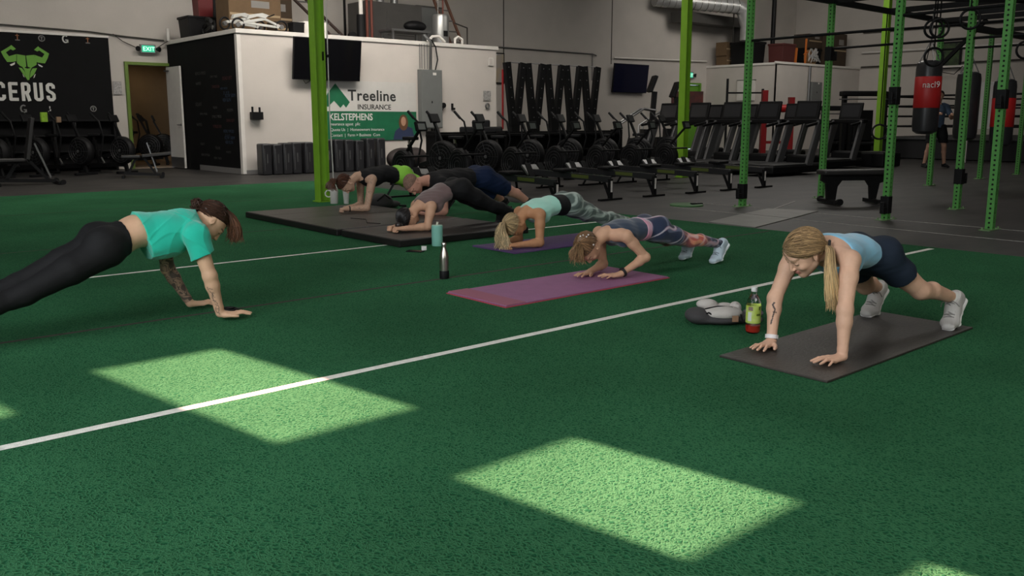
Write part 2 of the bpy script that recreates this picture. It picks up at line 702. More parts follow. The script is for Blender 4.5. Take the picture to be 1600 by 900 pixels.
class Person:
    def __init__(s, name_label, origin, J, female=True, S=1.0, build=1.0, hands=None, h=0.005, male=False, handpose='flat', hs=0.95, bust=1.0, glute=1.0):
        s.J = {k: npv(v) for k, v in J.items()}
        s.o = npv(origin)
        s.h = h
        s.root = thing('person', name_label, 'person', tuple(origin))
        J = s.J
        G = s.G = {}
        lr = unit(J['shL'] - J['shR'])
        hl = unit(J['hipL'] - J['hipR'])
        pel = (J['hipL'] + J['hipR']) / 2
        neck = J['neck']
        chest = J.get('chest', lerp(J['waist'], (J['shL'] + J['shR']) / 2, .62))
        waist = J['waist']
        fr = unit(np.cross(lr, unit(neck - waist)))      # points out of the chest (front)
        s.front = fr
        s.lr = lr
        b = build
        wq = 1.40 if not male else 1.42
        T = [Cone(pel + unit(pel - waist) * -.005, waist, .098 * b, .083 * b, .03, w=hl, q0=1.52 if female else 1.4, q1=1.45),
             Cone(waist, chest, .083 * b, .102 * b, .03, w=lr, q0=1.45, q1=1.35),
             Cone(chest, lerp(chest, neck, .55), .100 * b, .080 * b, .03, w=lr, q0=1.38, q1=1.75)]
        if female and bust > 0:
            for sg in (1, -1):
                T.append(Ell(lerp(waist, neck, .56) + fr * .075 * b + lr * sg * .068, npv((.052, .058, .058)) * bust, [fr, lr, np.cross(fr, lr)], .03))
        G['torso'] = T
        G['neck'] = [Cone(lerp(chest, neck, .75), neck, .062 * b, .052 * b, .03), Cone(neck, J['head'] - s.hu() * .035 * 1.0 - s.hf() * .02, .050 * (1.15 if male else 1), .049 * (1.15 if male else 1), .02)]
        hp = []
        for sd in 'LR':
            sh, el, wr = J['sh' + sd], J['el' + sd], J['wr' + sd]
            a = 1.0 * b if not male else 1.18 * b
            nk = lerp(chest, neck, .8)
            G['arm' + sd] = [Cone(lerp(nk, sh, .45), sh, .050 * b, .050 * a, .03),
                             Cone(sh, lerp(sh, el, .35), .052 * a, .047 * a, .02),
                             Cone(lerp(sh, el, .35), el, .046 * a, .0375 * a, .02),
                             Ell(el, (.0355 * a,) * 3, k=.02),
                             Cone(el, lerp(el, wr, .25), .0360 * a, .0375 * a, .02),
                             Cone(lerp(el, wr, .25), lerp(el, wr, .85), .0375 * a, .0265 * a, .02),
                             Cone(lerp(el, wr, .85), wr, .0255 * a, .0245 * a, .01)]
            hd = hands[sd]
            G['hand' + sd] = hand_prims(wr, hd[0], hd[1], hd[2], hd[3] if len(hd) > 3 else handpose, hs * (1.1 if male else 1))
            hip, kn, an = J['hip' + sd], J['kn' + sd], J['an' + sd]
            bk = -fr
            shin = unit(an - kn)
            # calf side = the back of the leg
            cb = J.get('calf', bk)
            cb = unit(cb - shin * (cb @ shin))
            lg = b * (0.97 if female else 1.02)
            out = hl * (1 if sd == 'L' else -1)
            G['thigh' + sd] = [Ell(hip + bk * .045 - unit(waist - pel) * .01 + out * -.005, npv((.088, .088, .080)) * lg * glute, k=.04),
                               Cone(hip - out * .004, lerp(hip, kn, .45), .092 * lg, .076 * lg, .035),
                               Cone(lerp(hip, kn, .45), kn, .076 * lg, .053 * lg, .025)]
            G['leg' + sd] = [Cone(kn, lerp(kn, an, .15), .050 * lg, .047 * lg, .03),
                             Cone(kn, lerp(kn, an, .32) + cb * .014, .043 * lg, .050 * lg, .02),
                             Cone(lerp(kn, an, .32) + cb * .014, an, .050 * lg, .034 * lg, .02),
                             Ell(an, (.036 * lg,) * 3, k=.01)]
        s.headp, s.hfr = head_prims(J['head'], s.hf(), s.hu(), J.get('hs', npv(1.0)).item() if 'hs' in J else (1.04 if male else .97), male)

    def hf(s):
        return unit(s.J['face'])

    def hu(s):
        f = s.hf(); u = s.J['crown']
        return unit(u - f * (u @ f))

    def prims(s, keys):
        r = []
        for k in keys.split():
            r += s.G[k]
        return r

    def skin(s, tone=(.58, .33, .22), tattoo=None, name='body', lip=(.42, .14, .12), rough=.55):
        keys = [k for k in s.G if k not in ('footL', 'footR')]
        pr = []
        for k in ('torso', 'thighL', 'thighR', 'legL', 'legR', 'neck', 'armL', 'armR'):
            pr += s.G[k]
        pr += s.headp
        pr += s.G['handL'] + s.G['handR']
        c, f, l, u, sc = s.hfr
        tone = npv(tone)

        def tf(P):
            C = np.tile(tone, (len(P), 1))
            q = (P - c) / sc
            a, b_, d_ = q @ f, q @ l, q @ u
            def blend(mask, col, w=1.0):
                m = (mask * w)[:, None]
                C[:] = C * (1 - m) + npv(col) * m
            # ruddy cheeks / ears, lips, brows, lashes
            inhead = (np.abs(b_) < .1) & (np.abs(d_) < .14) & (np.abs(a) < .13)
            lipm = inhead & (a > .07) & (np.abs(d_ + .055) < .0125) & (np.abs(b_) < .022)
            blend(lipm.astype(float), lip, .8)
            brow = inhead & (a > .05) & (np.abs(d_ - (.024 + .004 - 8 * (np.abs(b_) - .03) ** 2)) < .005) & (np.abs(np.abs(b_) - .033) < .019)
            blend(brow.astype(float), s.browc if hasattr(s, 'browc') else (.09, .05, .03), .75)
            lash = inhead & (a > .06) & (np.abs(d_ + .001 + 12 * (np.abs(b_) - .031) ** 2 - .002) < .0035) & (np.abs(np.abs(b_) - .031) < .014)
            blend(lash.astype(float), (.03, .02, .015), .8)
            if tattoo is not None:
                tattoo(P, C, blend)
            return C
        zf = s.J['floor'].item() if 'floor' in s.J else 0.0
        return blob(pr, name, mat('skin_' + str(round(tone[0], 3)) + '_' + str(round(tone[1], 3)), tuple(tone), rough, vcol=True, noise=.10, nscale=22, bump=.12, bscale=90, spec=.35),
                    s.root, s.h, s.o, tintf=tf, floor=zf)

    def shoes(s, material, sole_mat, lace_mat=None, size=1.0, which='LR', sock=None):
        for sd in which:
            an = s.J['an' + sd]
            toe = s.J['toe' + sd]          # ball of the foot, on the ground
            kn = s.J['kn' + sd]
            heel = s.J['heel' + sd]
            up = unit(an - (toe + heel) / 2)
            ln = unit(toe - heel)
            up = unit(up - ln * (up @ ln))
            sd_ax = np.cross(up, ln)
            tip = s.J['tip' + sd]
            z = size
            up_p = [Cone(heel + up * .036, lerp(heel, toe, .5) + up * .035, .036 * z, .034 * z, .02, w=sd_ax, q0=.9, q1=1.0),
                    Cone(lerp(heel, toe, .5) + up * .034, toe + up * .028, .034 * z, .027 * z, .02, w=sd_ax, q0=1.0, q1=1.6),
                    Cone(toe + up * .026, tip + np.array((0, 0, .024)), .027 * z, .019 * z, .015, w=sd_ax, q0=1.6, q1=1.7),
                    Cone(heel + up * .04, lerp(heel + up * .075, an, .55), .036 * z, .037 * z, .02, w=sd_ax, q0=.9),
                    Cone(lerp(heel, toe, .55) + up * .045, lerp(heel, toe, .3) + up * .078, .026 * z, .034 * z, .03)]
            so_p = [Cone(heel + up * .006 - ln * .008, lerp(heel, toe, .5) + up * .008, .023 * z, .018 * z, .01, w=sd_ax, q0=1.75, q1=1.9),
                    Cone(lerp(heel, toe, .5) + up * .008, toe + up * .011, .018 * z, .015 * z, .01, w=sd_ax, q0=1.9, q1=3.1),
                    Cone(toe + up * .011, tip + np.array((0, 0, .012)), .013 * z, .012 * z, .01, w=sd_ax, q0=3.4, q1=2.6)]
            sh = garment([(up_p, 0.0, [(lerp(heel + up * .095, an, .45), up + ln * -.1)])], 'shoe', material, s.root, 0.004 if s.h < .006 else .006, s.o, floor=0.004)
            garment([(so_p, 0.0, [])], 'sole', sole_mat, sh, 0.004 if s.h < .006 else .006, s.o, floor=0.001)
            if lace_mat is not None:
                m = MB()
                def dist(q):
                    X, Y, Z = np.array([q[0]]), np.array([q[1]]), np.array([q[2]])
                    return min(float(pp.d(X, Y, Z)[0]) for pp in up_p)

                def surf(q):
                    q = q + up * .14
                    for _ in range(60):
                        d_ = dist(q)
                        if d_ < .0015:
                            break
                        q = q - up * max(d_ * .8, .001)
                    return q
                for i in range(5):
                    t = .50 + .105 * i
                    p = lerp(heel, toe, t)
                    m.tube([surf(p + sd_ax * x) - s.o for x in (-.028, -.016, 0, .016, .028)], .0036, 6)
                    if i < 4:
                        p2 = lerp(heel, toe, t + .105)
                        m.tube([surf(p - sd_ax * .02) - s.o, surf((p + p2) / 2) + up * .003 - s.o, surf(p2 + sd_ax * .02) - s.o], .0028, 6)
                p = surf(lerp(heel, toe, .50))
                for q in (1, -1):
                    m.tube([p - s.o, p + sd_ax * q * .02 + up * .014 - s.o, p + sd_ax * q * .04 + up * .006 + ln * .01 - s.o, p + sd_ax * q * .05 - up * .018 + ln * .015 - s.o], .0026, 6)
                m.build('lace', lace_mat, sh, smooth=True)

    # hair: strands that lie on the scalp, run to a tie point and hang on as a tail
    def scalp_pt(s, az, el, off=0.008):
        """az from the face direction towards the left, el above the ear line"""
        c, f, l, u, sc = s.hfr
        d = f * math.cos(az) * math.cos(el) + l * math.sin(az) * math.cos(el) + u * math.sin(el)
        cc = c + (f * -.014 + u * .026) * sc
        q = npv((d @ f / .098, d @ l / .077, d @ u / .086))
        t = 1 / np.linalg.norm(q) * sc
        return cc + d * (t + off)

    def on_scalp(s, p, off=0.008):
        c, f, l, u, sc = s.hfr
        cc = c + (f * -.014 + u * .026) * sc
        d = unit(p - cc)
        q = npv((d @ f / .098, d @ l / .077, d @ u / .086))
        return cc + d * (sc / np.linalg.norm(q) + off)

    def hair_cap(s, material, off=.006, low=0.0, cut=None, extra=None, name='hair', label=None, wobs=.0015):
        c, f, l, u, sc = s.hfr
        cr = [Ell(c + (f * -.014 + u * .026) * sc, npv((.098, .077, .086)) * sc, [f, l, u], .02)]
        if extra:
            cr += extra
        cuts = cut if cut is not None else [(c + (f * .075 + u * (.074 - low)) * sc, f * .6 - u)]
        def wob(X, Y, Z):
            t = np.arctan2((X - c[0]) * l[0] + (Y - c[1]) * l[1] + (Z - c[2]) * l[2], (X - c[0]) * u[0] + (Y - c[1]) * u[1] + (Z - c[2]) * u[2] + .001)
            return wobs * np.sin(t * 46) * 1.0 + 0 * X
        return garment([(cr, off, cuts)], name, material, s.root, min(s.h, .004), s.o, label=label, wob=wob)


def hair_mat():
    return mat('hair_strands', (.2, .12, .06), .42, vcol=True, spec=.4)


def strands(P, roots, tie, tail, material, parent, origin, n_tail=120, c0=(.3, .2, .1), c1=None, r=0.0016, jitter=.004, seed=1, off=.012, tail_r=.02, name='hair', spread_end=2.2, wave=.004, kseg=4, loose=0):
    """roots: scalp points; all run over the scalp to the tie and on down the tail guide"""
    rnd = random.Random(seed)
    m = MB()
    cols = []
    c0 = npv(c0); c1 = c0 if c1 is None else npv(c1)
    tail = [npv(t) for t in tail]
    def sample(path, t):
        x = t * (len(path) - 1)
        i = min(int(x), len(path) - 2)
        q = x - i
        p0 = path[max(i - 1, 0)]; p1 = path[i]; p2 = path[i + 1]; p3 = path[min(i + 2, len(path) - 1)]
        return 0.5 * ((2 * p1) + (p2 - p0) * q + (2 * p0 - 5 * p1 + 4 * p2 - p3) * q * q + (3 * p1 - p0 - 3 * p2 + p3) * q ** 3)
    tie = npv(tie)
    for rt in roots:
        o_ = off - .004 + rnd.uniform(-.003, .004)
        pts = []
        N = 8
        jt = npv([rnd.gauss(0, .006) for _ in range(3)])
        for i in range(N):
            t = i / (N - 1)
            p = lerp(rt, tie + jt, t)
            q = P.on_scalp(p, o_)
            w = min(1, max(0, (t - .8) / .2))
            pts.append(lerp(q, tie + jt, w) - origin)
        m.tube(pts, [r] * N, kseg)
        sh = math.exp(rnd.gauss(0, .38))
        cols += [c0 * sh] * (N * kseg)
    if tail:
        for k in range(n_tail):
            a = rnd.uniform(0, 6.283); q = math.sqrt(rnd.random())
            L = rnd.uniform(.78, 1.0)
            N = 11
            e1 = npv((math.cos(a), math.sin(a), rnd.uniform(-.5, .5))) * q
            ph = rnd.uniform(0, 6.28); fr = rnd.uniform(5, 9)
            pts = []; rs = []
            for i in range(N):
                t = i / (N - 1) * L
                g = sample(tail, min(t, .999))
                rad = tail_r * (0.45 + .75 * math.sin(min(t * 1.6, 1.57)) + (spread_end - 1.2) * t * t * .6)
                pts.append(g + e1 * rad + npv((math.sin(ph + fr * t), math.cos(ph * 1.3 + fr * t), 0)) * wave * t - origin)
                rs.append(r * (1.25 if t < .8 else 1.25 * max(.25, (1.02 - t) / .22)))
            m.tube(pts, rs, kseg)
            sh = math.exp(rnd.gauss(0, .32))
            for i in range(N):
                cols += [(c0 + (c1 - c0) * min(1, i / (N - 1) * 1.6)) * sh] * kseg
    o = m.build(name, hair_mat(), parent, smooth=True, angle=80)
    at = o.data.color_attributes.new('tint', 'FLOAT_COLOR', 'POINT')
    a = np.ones((len(cols), 4), dtype=np.float32)
    a[:, :3] = np.array(cols)
    at.data.foreach_set('color', a.ravel())
    return o


# ------------------------------------------------------------------ layout helpers: a seen point on a known wall or floor height
_p = math.atan(233.0 / FPX)
_az = math.radians(49)
_fw = Vector((math.cos(_az) * math.cos(_p), math.sin(_az) * math.cos(_p), -math.sin(_p)))
_rt = Vector((math.sin(_az), -math.cos(_az), 0))
_up = _rt.cross(_fw) * 1.0


def _ray(x, y):
    return _fw + _rt * ((x - 800.0) / FPX) + _up * ((420.0 - y) / FPX)


def onY(x, y, Y):
    r = _ray(x, y)
    return r * (Y / r.y) + Vector((0, 0, EYE))


def onX(x, y, X):
    r = _ray(x, y)
    return r * (X / r.x) + Vector((0, 0, EYE))


def onZ(x, y, Z=0.0):
    r = _ray(x, y)
    return r * ((Z - EYE) / r.z) + Vector((0, 0, EYE))


# ------------------------------------------------------------------ setting materials
wall_paint = mat('off_white_wall_paint', (.50, .46, .42), .85, noise=.10, nscale=1.2, bump=.15, bscale=30)
wall_upper = mat('warm_grey_wall_paint', (.47, .435, .395), .9, noise=.14, nscale=.8, bump=.15, bscale=20)
black_paint = mat('black_wall_paint', (.0042, .0042, .0046), .8, noise=.3, nscale=3, spec=.2)
trim_white = mat('white_trim_paint', (.62, .59, .55), .6, noise=.08, nscale=6)
tan_paint = mat('tan_room_paint', (.36, .26, .16), .9, noise=.2, nscale=2)
blk = mat('black_steel', (.005, .005, .0055), .5, spec=.22)
blk2 = mat('black_plastic', (.005, .005, .0055), .55, spec=.22)
blk_rub = mat('black_rubber_mat', (.018, .017, .016), .65, noise=.35, nscale=14, bump=.25, bscale=80)
grey_st = mat('grey_steel', (.20, .20, .20), .35, metal=.8)
chrome = mat('bright_steel', (.55, .54, .52), .22, metal=1.0)
lime_st = mat('lime_green_steel', (.21, .43, .030), .38, noise=.15, nscale=5, spec=.5)
rack_gr = mat('green_powder_coat', (.085, .29, .065), .38, noise=.12, nscale=6)
hole_shade = mat('painted_tube_shade', (.006, .010, .006), .8)
red_v = mat('red_vinyl', (.38, .012, .012), .45)
green_door = mat('green_door_paint', (.10, .27, .02), .5, noise=.1, nscale=3)


def rubber_floor():
    m = bpy.data.materials.new('rubber_floor')
    m.use_nodes = True
    nt = m.node_tree; b = nt.nodes['Principled BSDF']
    tc = nt.nodes.new('ShaderNodeTexCoord')
    n1 = nt.nodes.new('ShaderNodeTexNoise'); n1.inputs['Scale'].default_value = 1.3; n1.inputs['Detail'].default_value = 8
    mp = nt.nodes.new('ShaderNodeMapping'); mp.inputs['Scale'].default_value = (1.0, 2.2, 1)
    nt.links.new(tc.outputs['Object'], mp.inputs[0]); nt.links.new(mp.outputs[0], n1.inputs['Vector'])
    r = nt.nodes.new('ShaderNodeValToRGB')
    r.color_ramp.elements[0].position = .35; r.color_ramp.elements[0].color = (.013, .0125, .012, 1)
    r.color_ramp.elements[1].position = .68; r.color_ramp.elements[1].color = (.042, .038, .035, 1)
    nt.links.new(n1.outputs['Fac'], r.inputs[0])
    br = nt.nodes.new('ShaderNodeTexBrick')
    br.offset = 0.5
    br.inputs['Scale'].default_value = 1.0
    br.inputs['Brick Width'].default_value = 1.83
    br.inputs['Row Height'].default_value = 1.22
    br.inputs['Mortar Size'].default_value = .008
    br.inputs['Color1'].default_value = (1, 1, 1, 1); br.inputs['Color2'].default_value = (.86, .86, .86, 1); br.inputs['Mortar'].default_value = (.25, .25, .25, 1)
    nt.links.new(tc.outputs['Object'], br.inputs['Vector'])
    mx = nt.nodes.new('ShaderNodeMix'); mx.data_type = 'RGBA'; mx.blend_type = 'MULTIPLY'; mx.inputs[0].default_value = 1
    nt.links.new(r.outputs[0], mx.inputs[6]); nt.links.new(br.outputs['Color'], mx.inputs[7])
    nt.links.new(mx.outputs[2], b.inputs['Base Color'])
    b.inputs['Roughness'].default_value = .55
    n2 = nt.nodes.new('ShaderNodeTexNoise'); n2.inputs['Scale'].default_value = 90
    nt.links.new(tc.outputs['Object'], n2.inputs['Vector'])
    bp = nt.nodes.new('ShaderNodeBump'); bp.inputs['Strength'].default_value = .25; bp.inputs['Distance'].default_value = .004
    nt.links.new(n2.outputs['Fac'], bp.inputs['Height']); nt.links.new(bp.outputs[0], b.inputs['Normal'])
    return m


def turf_material():
    m = bpy.data.materials.new('green_turf')
    m.use_nodes = True
    nt = m.node_tree; b = nt.nodes['Principled BSDF']
    tc = nt.nodes.new('ShaderNodeTexCoord')
    # short curly fibres: domain-warped voronoi edges
    nw = nt.nodes.new('ShaderNodeTexNoise'); nw.inputs['Scale'].default_value = 38; nw.inputs['Detail'].default_value = 2
    nt.links.new(tc.outputs['Object'], nw.inputs['Vector'])
    sc = nt.nodes.new('ShaderNodeVectorMath'); sc.operation = 'SCALE'; sc.inputs['Scale'].default_value = .035
    nt.links.new(nw.outputs['Color'], sc.inputs[0])
    ad = nt.nodes.new('ShaderNodeVectorMath'); ad.operation = 'ADD'
    nt.links.new(tc.outputs['Object'], ad.inputs[0]); nt.links.new(sc.outputs[0], ad.inputs[1])
    vo = nt.nodes.new('ShaderNodeTexVoronoi'); vo.feature = 'DISTANCE_TO_EDGE'; vo.inputs['Scale'].default_value = 62
    nt.links.new(ad.outputs[0], vo.inputs['Vector'])
    mr = nt.nodes.new('ShaderNodeMapRange'); mr.inputs[1].default_value = .0; mr.inputs[2].default_value = .35; mr.inputs[3].default_value = 1; mr.inputs[4].default_value = 0
    nt.links.new(vo.outputs['Distance'], mr.inputs[0])
    ramp = nt.nodes.new('ShaderNodeValToRGB')
    ramp.color_ramp.elements[0].position = .1; ramp.color_ramp.elements[0].color = (.011, .072, .031, 1)
    ramp.color_ramp.elements[1].position = .9; ramp.color_ramp.elements[1].color = (.038, .136, .062, 1)
    nt.links.new(mr.outputs[0], ramp.inputs[0])
    # wear and pile direction in large soft patches
    nl = nt.nodes.new('ShaderNodeTexNoise'); nl.inputs['Scale'].default_value = .9; nl.inputs['Detail'].default_value = 5
    nt.links.new(tc.outputs['Object'], nl.inputs['Vector'])
    ml = nt.nodes.new('ShaderNodeMapRange'); ml.inputs[1].default_value = .3; ml.inputs[2].default_value = .7; ml.inputs[3].default_value = .78; ml.inputs[4].default_value = 1.12
    nt.links.new(nl.outputs['Fac'], ml.inputs[0])
    mx = nt.nodes.new('ShaderNodeVectorMath'); mx.operation = 'SCALE'
    nt.links.new(ramp.outputs[0], mx.inputs[0]); nt.links.new(ml.outputs[0], mx.inputs['Scale'])
    nt.links.new(mx.outputs[0], b.inputs['Base Color'])
    b.inputs['Roughness'].default_value = .8
    b.inputs['Specular IOR Level'].default_value = .02
    b.inputs['Sheen Weight'].default_value = 0
    b.inputs['Sheen Roughness'].default_value = .6
    b.inputs['Sheen Tint'].default_value = (.75, .95, .7, 1)
    bp = nt.nodes.new('ShaderNodeBump'); bp.inputs['Strength'].default_value = .6; bp.inputs['Distance'].default_value = .006
    nt.links.new(mr.outputs[0], bp.inputs['Height']); nt.links.new(bp.outputs[0], b.inputs['Normal'])
    return m


# ------------------------------------------------------------------ structure
X0, X1, Y0, Y1, ZC = -4.0, 35.5, -4.0, 21.8, 7.4
struct(MB().box(((X0 + X1) / 2, (Y0 + Y1) / 2, -.056), (X1 - X0, Y1 - Y0, .10)).build('floor', rubber_floor()), 'dark grey rubber gym floor tiles')
struct(MB().box(((X0 + 8.1) / 2, (Y0 + 15.1) / 2, -.0035), (8.1 - X0, 15.1 - Y0, .007)).build('floor_turf', turf_material()), 'green artificial turf covering the open floor')
struct(MB().box(((X0 + X1) / 2, (Y0 + Y1) / 2, ZC + .1), (X1 - X0 + .4, Y1 - Y0 + .4, .2)).build('ceiling', mat('dark_ceiling', (.06, .06, .06), .9)))


def wall_with_holes(name, plane, p, a0, a1, z0, z1, holes, material, th=.15, out=1):
    """wall on plane 'X' or 'Y' at p, spanning a0..a1; holes = (a0,a1,z0,z1)"""
    us = sorted({a0, a1} | {h[0] for h in holes} | {h[1] for h in holes})
    zs = sorted({z0, z1} | {h[2] for h in holes} | {h[3] for h in holes})
    m = MB()
    for i in range(len(us) - 1):
        for j in range(len(zs) - 1):
            cu, cz = (us[i] + us[i + 1]) / 2, (zs[j] + zs[j + 1]) / 2
            if any(h[0] < cu < h[1] and h[2] < cz < h[3] for h in holes):
                continue
            du, dz = us[i + 1] - us[i], zs[j + 1] - zs[j]
            if plane == 'Y':
                m.box((cu, p + out * th / 2, cz), (du, th, dz))
            else:
                m.box((p + out * th / 2, cu, cz), (th, du, dz))
    return struct(m.build(name, material))


DOORX0, DOORX1, DOORZ = 6.98, 7.94, 2.42
wall_with_holes('wall_back', 'Y', 21.8, X0, X1, 0, ZC, [(DOORX0, DOORX1, -1, DOORZ), (27.60, 28.75, -1, 2.5)], wall_upper)
# the panes that let the sun in, high in the rear wall
tanE = math.tan(SUN_EL)


def pane_for(x0, x1, y0, y1):
    d0, d1 = (y0 + .06 - Y0) * 1.0127, (y1 + .08 - Y0) * 1.0127
    s_ = .16
    return (x0 + s_ * (d0 + d1) / 2, x1 + s_ * (d0 + d1) / 2, d0 * tanE, d1 * tanE)


panes = [pane_for(1.20, 1.81, 2.76, 4.20), pane_for(1.68, 2.24, 1.26, 2.12), pane_for(1.84, 2.30, -.1, .86), pane_for(.10, .61, 3.73, 4.6)]
panes = [tuple(round(v, 3) for v in p) for p in panes]
wall_with_holes('wall_rear', 'Y', Y0, X0, X1, 0, ZC, [p for p in panes], wall_paint, out=-1, th=.04)
for i, p in enumerate(panes):
    m = MB()
    for a, b_ in ((p[0], p[1]),):
        m.box(((p[0] + p[1]) / 2, Y0 - .02, p[2] - .02), (p[1] - p[0] + .08, .06, .04))
        m.box(((p[0] + p[1]) / 2, Y0 - .02, p[3] + .02), (p[1] - p[0] + .08, .06, .04))
        m.box((p[0] - .02, Y0 - .02, (p[2] + p[3]) / 2), (.04, .06, p[3] - p[2]))
        m.box((p[1] + .02, Y0 - .02, (p[2] + p[3]) / 2), (.04, .06, p[3] - p[2]))
    struct(m.build('window_%d' % (i + 1), trim_white))
struct(MB().box((X0 - .075, (Y0 + Y1) / 2, ZC / 2), (.15, Y1 - Y0, ZC)).build('wall_left', wall_paint))
struct(MB().box((X1 + .075, (Y0 + Y1) / 2, ZC / 2), (.15, Y1 - Y0, ZC)).build('wall_right', wall_upper))
# office box on the left
struct(MB().box((7.97, 19.8, 1.5), (.06, 4.0, 3.0)).build('wall_office_side', black_paint), 'black chalkboard wall covered in faint chalk writing')
struct(MB().box(((8.0 + 14.93) / 2, 17.86, 1.5), (6.93, .12, 3.0)).build('wall_office_front', wall_paint), 'off white front wall of the office')
struct(MB().box((14.9, 19.85, 1.5), (.06, 3.9, 3.0)).build('wall_office_far_side', wall_paint))
struct(MB().box((11.45, 19.85, 2.97), (6.9, 3.88, .06)).build('ceiling_office', wall_paint))
m = MB()
m.box(((7.9 + 14.98) / 2, 17.79, 2.965), (7.08, .05, .09)); m.box((7.925, 19.8, 2.965), (.05, 4.0, .09))
struct(m.build('trim_1', trim_white, bevel=.006))
struct(MB().box((7.965, 17.85, 1.46), (.085, .11, 2.9)).build('trim_2', trim_white))
struct(MB().box((7.935, 19.0, .06), (.02, 2.3, .12)).build('baseboard_side', mat('grey_vinyl_base', (.16, .155, .15), .6)))
struct(MB().box((11.45, 17.79, .045), (6.9, .02, .09)).build('baseboard_office', mat('grey_vinyl_base', (.16, .155, .15), .6)))
# office block on the right
struct(MB().box((29.26, 20.25, 1.6), (.12, 3.1, 3.2)).build('wall_block_side', wall_paint))
struct(MB().box((32.35, 18.76, 1.62), (6.3, .12, 3.24)).build('wall_block_front', wall_paint))
struct(MB().box((32.35, 20.3, 3.22), (6.2, 3.0, .06)).build('ceiling_block', wall_paint))
struct(MB().box((29.19, 20.25, 3.21), (.05, 3.1, .08)).box((32.3, 18.68, 3.25), (6.3, .05, .08)).build('trim_3', trim_white))
# room behind the open door
m = MB()
m.box((7.5, 25.0, 1.4), (3.6, .1, 2.8)).box((5.75, 23.5, 1.4), (.1, 3.1, 2.8)).box((9.3, 23.5, 1.4), (.1, 3.1, 2.8)).box((7.5, 23.5, 2.8), (3.6, 3.1, .1))
struct(m.build('wall_storage_room', tan_paint))
struct(MB().box((7.5, 23.5, -.01), (3.5, 3.1, .03)).build('floor_storage_room', mat('tan_vinyl_floor', (.30, .22, .15), .5, noise=.2, nscale=2)))
d_ = area('storage_room_lamp', (8.2, 24.0, 2.6), (8.2, 24.2, 0), .5, .5, 2.2, (1, .78, .5))
# doors
m = MB()
fw = .07
m.box((DOORX0 - fw / 2, 21.78, DOORZ / 2), (fw, .12, DOORZ)).box((DOORX1 + .02, 21.78, DOORZ / 2), (.04, .12, DOORZ)).box(((DOORX0 + DOORX1) / 2, 21.78, DOORZ + fw / 2), (DOORX1 - DOORX0 + 2 * fw, .12, fw))
struct(m.build('trim_4', mat('olive_green_door_frame', (.105, .17, .025), .5)))
leaf = struct(MB().box((7.885, 21.33, 1.20), (.045, .86, 2.38)).build('door_1', trim_white, bevel=.004), 'white door standing open against the black wall')
MB().box((7.858, 21.33, .14), (.006, .82, .24)).build('kick_plate', grey_st, leaf)
m = MB(); m.cyl((7.865, 20.98, 1.03), (7.80, 20.98, 1.03), .012, n=10).cyl((7.81, 20.98, 1.03), (7.81, 21.10, 1.03), .011, n=8).cyl((7.865, 20.98, 1.03), (7.855, 20.98, 1.03), .03, n=16)
m.build('door_handle', grey_st, leaf, smooth=True)
MB().bar((7.85, 21.55, 2.30), (7.80, 21.70, 2.30), .03, .03).build('door_closer', grey_st, leaf)
d2 = struct(MB().box((28.17, 21.84, 1.25), (1.10, .05, 2.46)).build('door_2', green_door, bevel=.004), 'green exit door at the far end')
MB().box((28.17, 21.79, 1.05), (.9, .04, .06)).build('push_bar', grey_st, d2)
m = MB()
m.box((27.57, 21.78, 1.25), (.07, .1, 2.5)).box((28.77, 21.78, 1.25), (.07, .1, 2.5)).box((28.17, 21.78, 2.535), (1.27, .1, .07))
struct(m.build('trim_5', green_door))
# wall panel joints and the conduit along the back wall
jm = mat('dark_joint', (.05, .045, .04), .9)
m = MB()
for px, y1_ in ((787, 0), (957, 0)):
    a = onY(px, y1_, 21.79)
    m.box((a.x, 21.795, (3.1 + ZC) / 2), (.03, .014, ZC - 3.1))
m.box((16.6, 21.795, 1.9), (.02, .014, 3))
struct(m.build('trim_6', jm))
tag(MB().tube([(X0 + .1, 21.75, 3.22), (3, 21.75, 3.19), (6.2, 21.75, 3.12), (7.0, 21.75, 3.06), (7.86, 21.75, 3.02)], .016, 6).build('cable', jm, smooth=True), 'black cable run along the back wall above the black mural', 'cable')
tag(MB().tube([(15.0, 21.74, 3.42), (22.6, 21.74, 3.40), (22.8, 21.74, 3.36)], .02, 8).tube([(22.6, 21.74, 3.42), (22.6, 21.74, 2.5)], .02, 8).build('conduit', grey_st, smooth=True), 'thin conduit running along the far wall and turning down', 'pipe')
tag(MB().tube([(23.7, 21.73, 3.32), (29.1, 21.73, 3.42)], .03, 8).build('conduit', trim_white, smooth=True), 'white conduit on the far wall above the screen and green door', 'pipe')
# white tape lines and seams
tape = mat('white_turf_line', (.80, .79, .73), .85, noise=.2, nscale=40, bump=.5, bscale=200)
for y, a, b_, w in ((3.42, X0, 8.0, .052), (6.85, X0, 8.05, .045)):
    m = MB()
    N = 90
    rnd = random.Random(int(y * 10))
    vs = []
    for i in range(N + 1):
        x = a + (b_ - a) * i / N
        vs += [(x, y - w / 2 + rnd.uniform(-.002, .002), .0012), (x, y + w / 2 + rnd.uniform(-.002, .002), .0012)]
    m.add(vs, [(2 * i, 2 * i + 2, 2 * i + 3, 2 * i + 1) for i in range(N)])
    struct(m.build('trim_7', tape))
seam = mat('turf_seam', (.050, .040, .032), .95, noise=.4, nscale=30)
for y, w in ((5.10, .032), (8.60, .014), (12.0, .012)):
    struct(MB().box(((X0 + 8.0) / 2, y, .0006), (8.0 - X0, w, .0012)).build('trim_8', seam))
chalk = mat('worn_white_tape', (.34, .33, .31), .8, noise=.5, nscale=20)
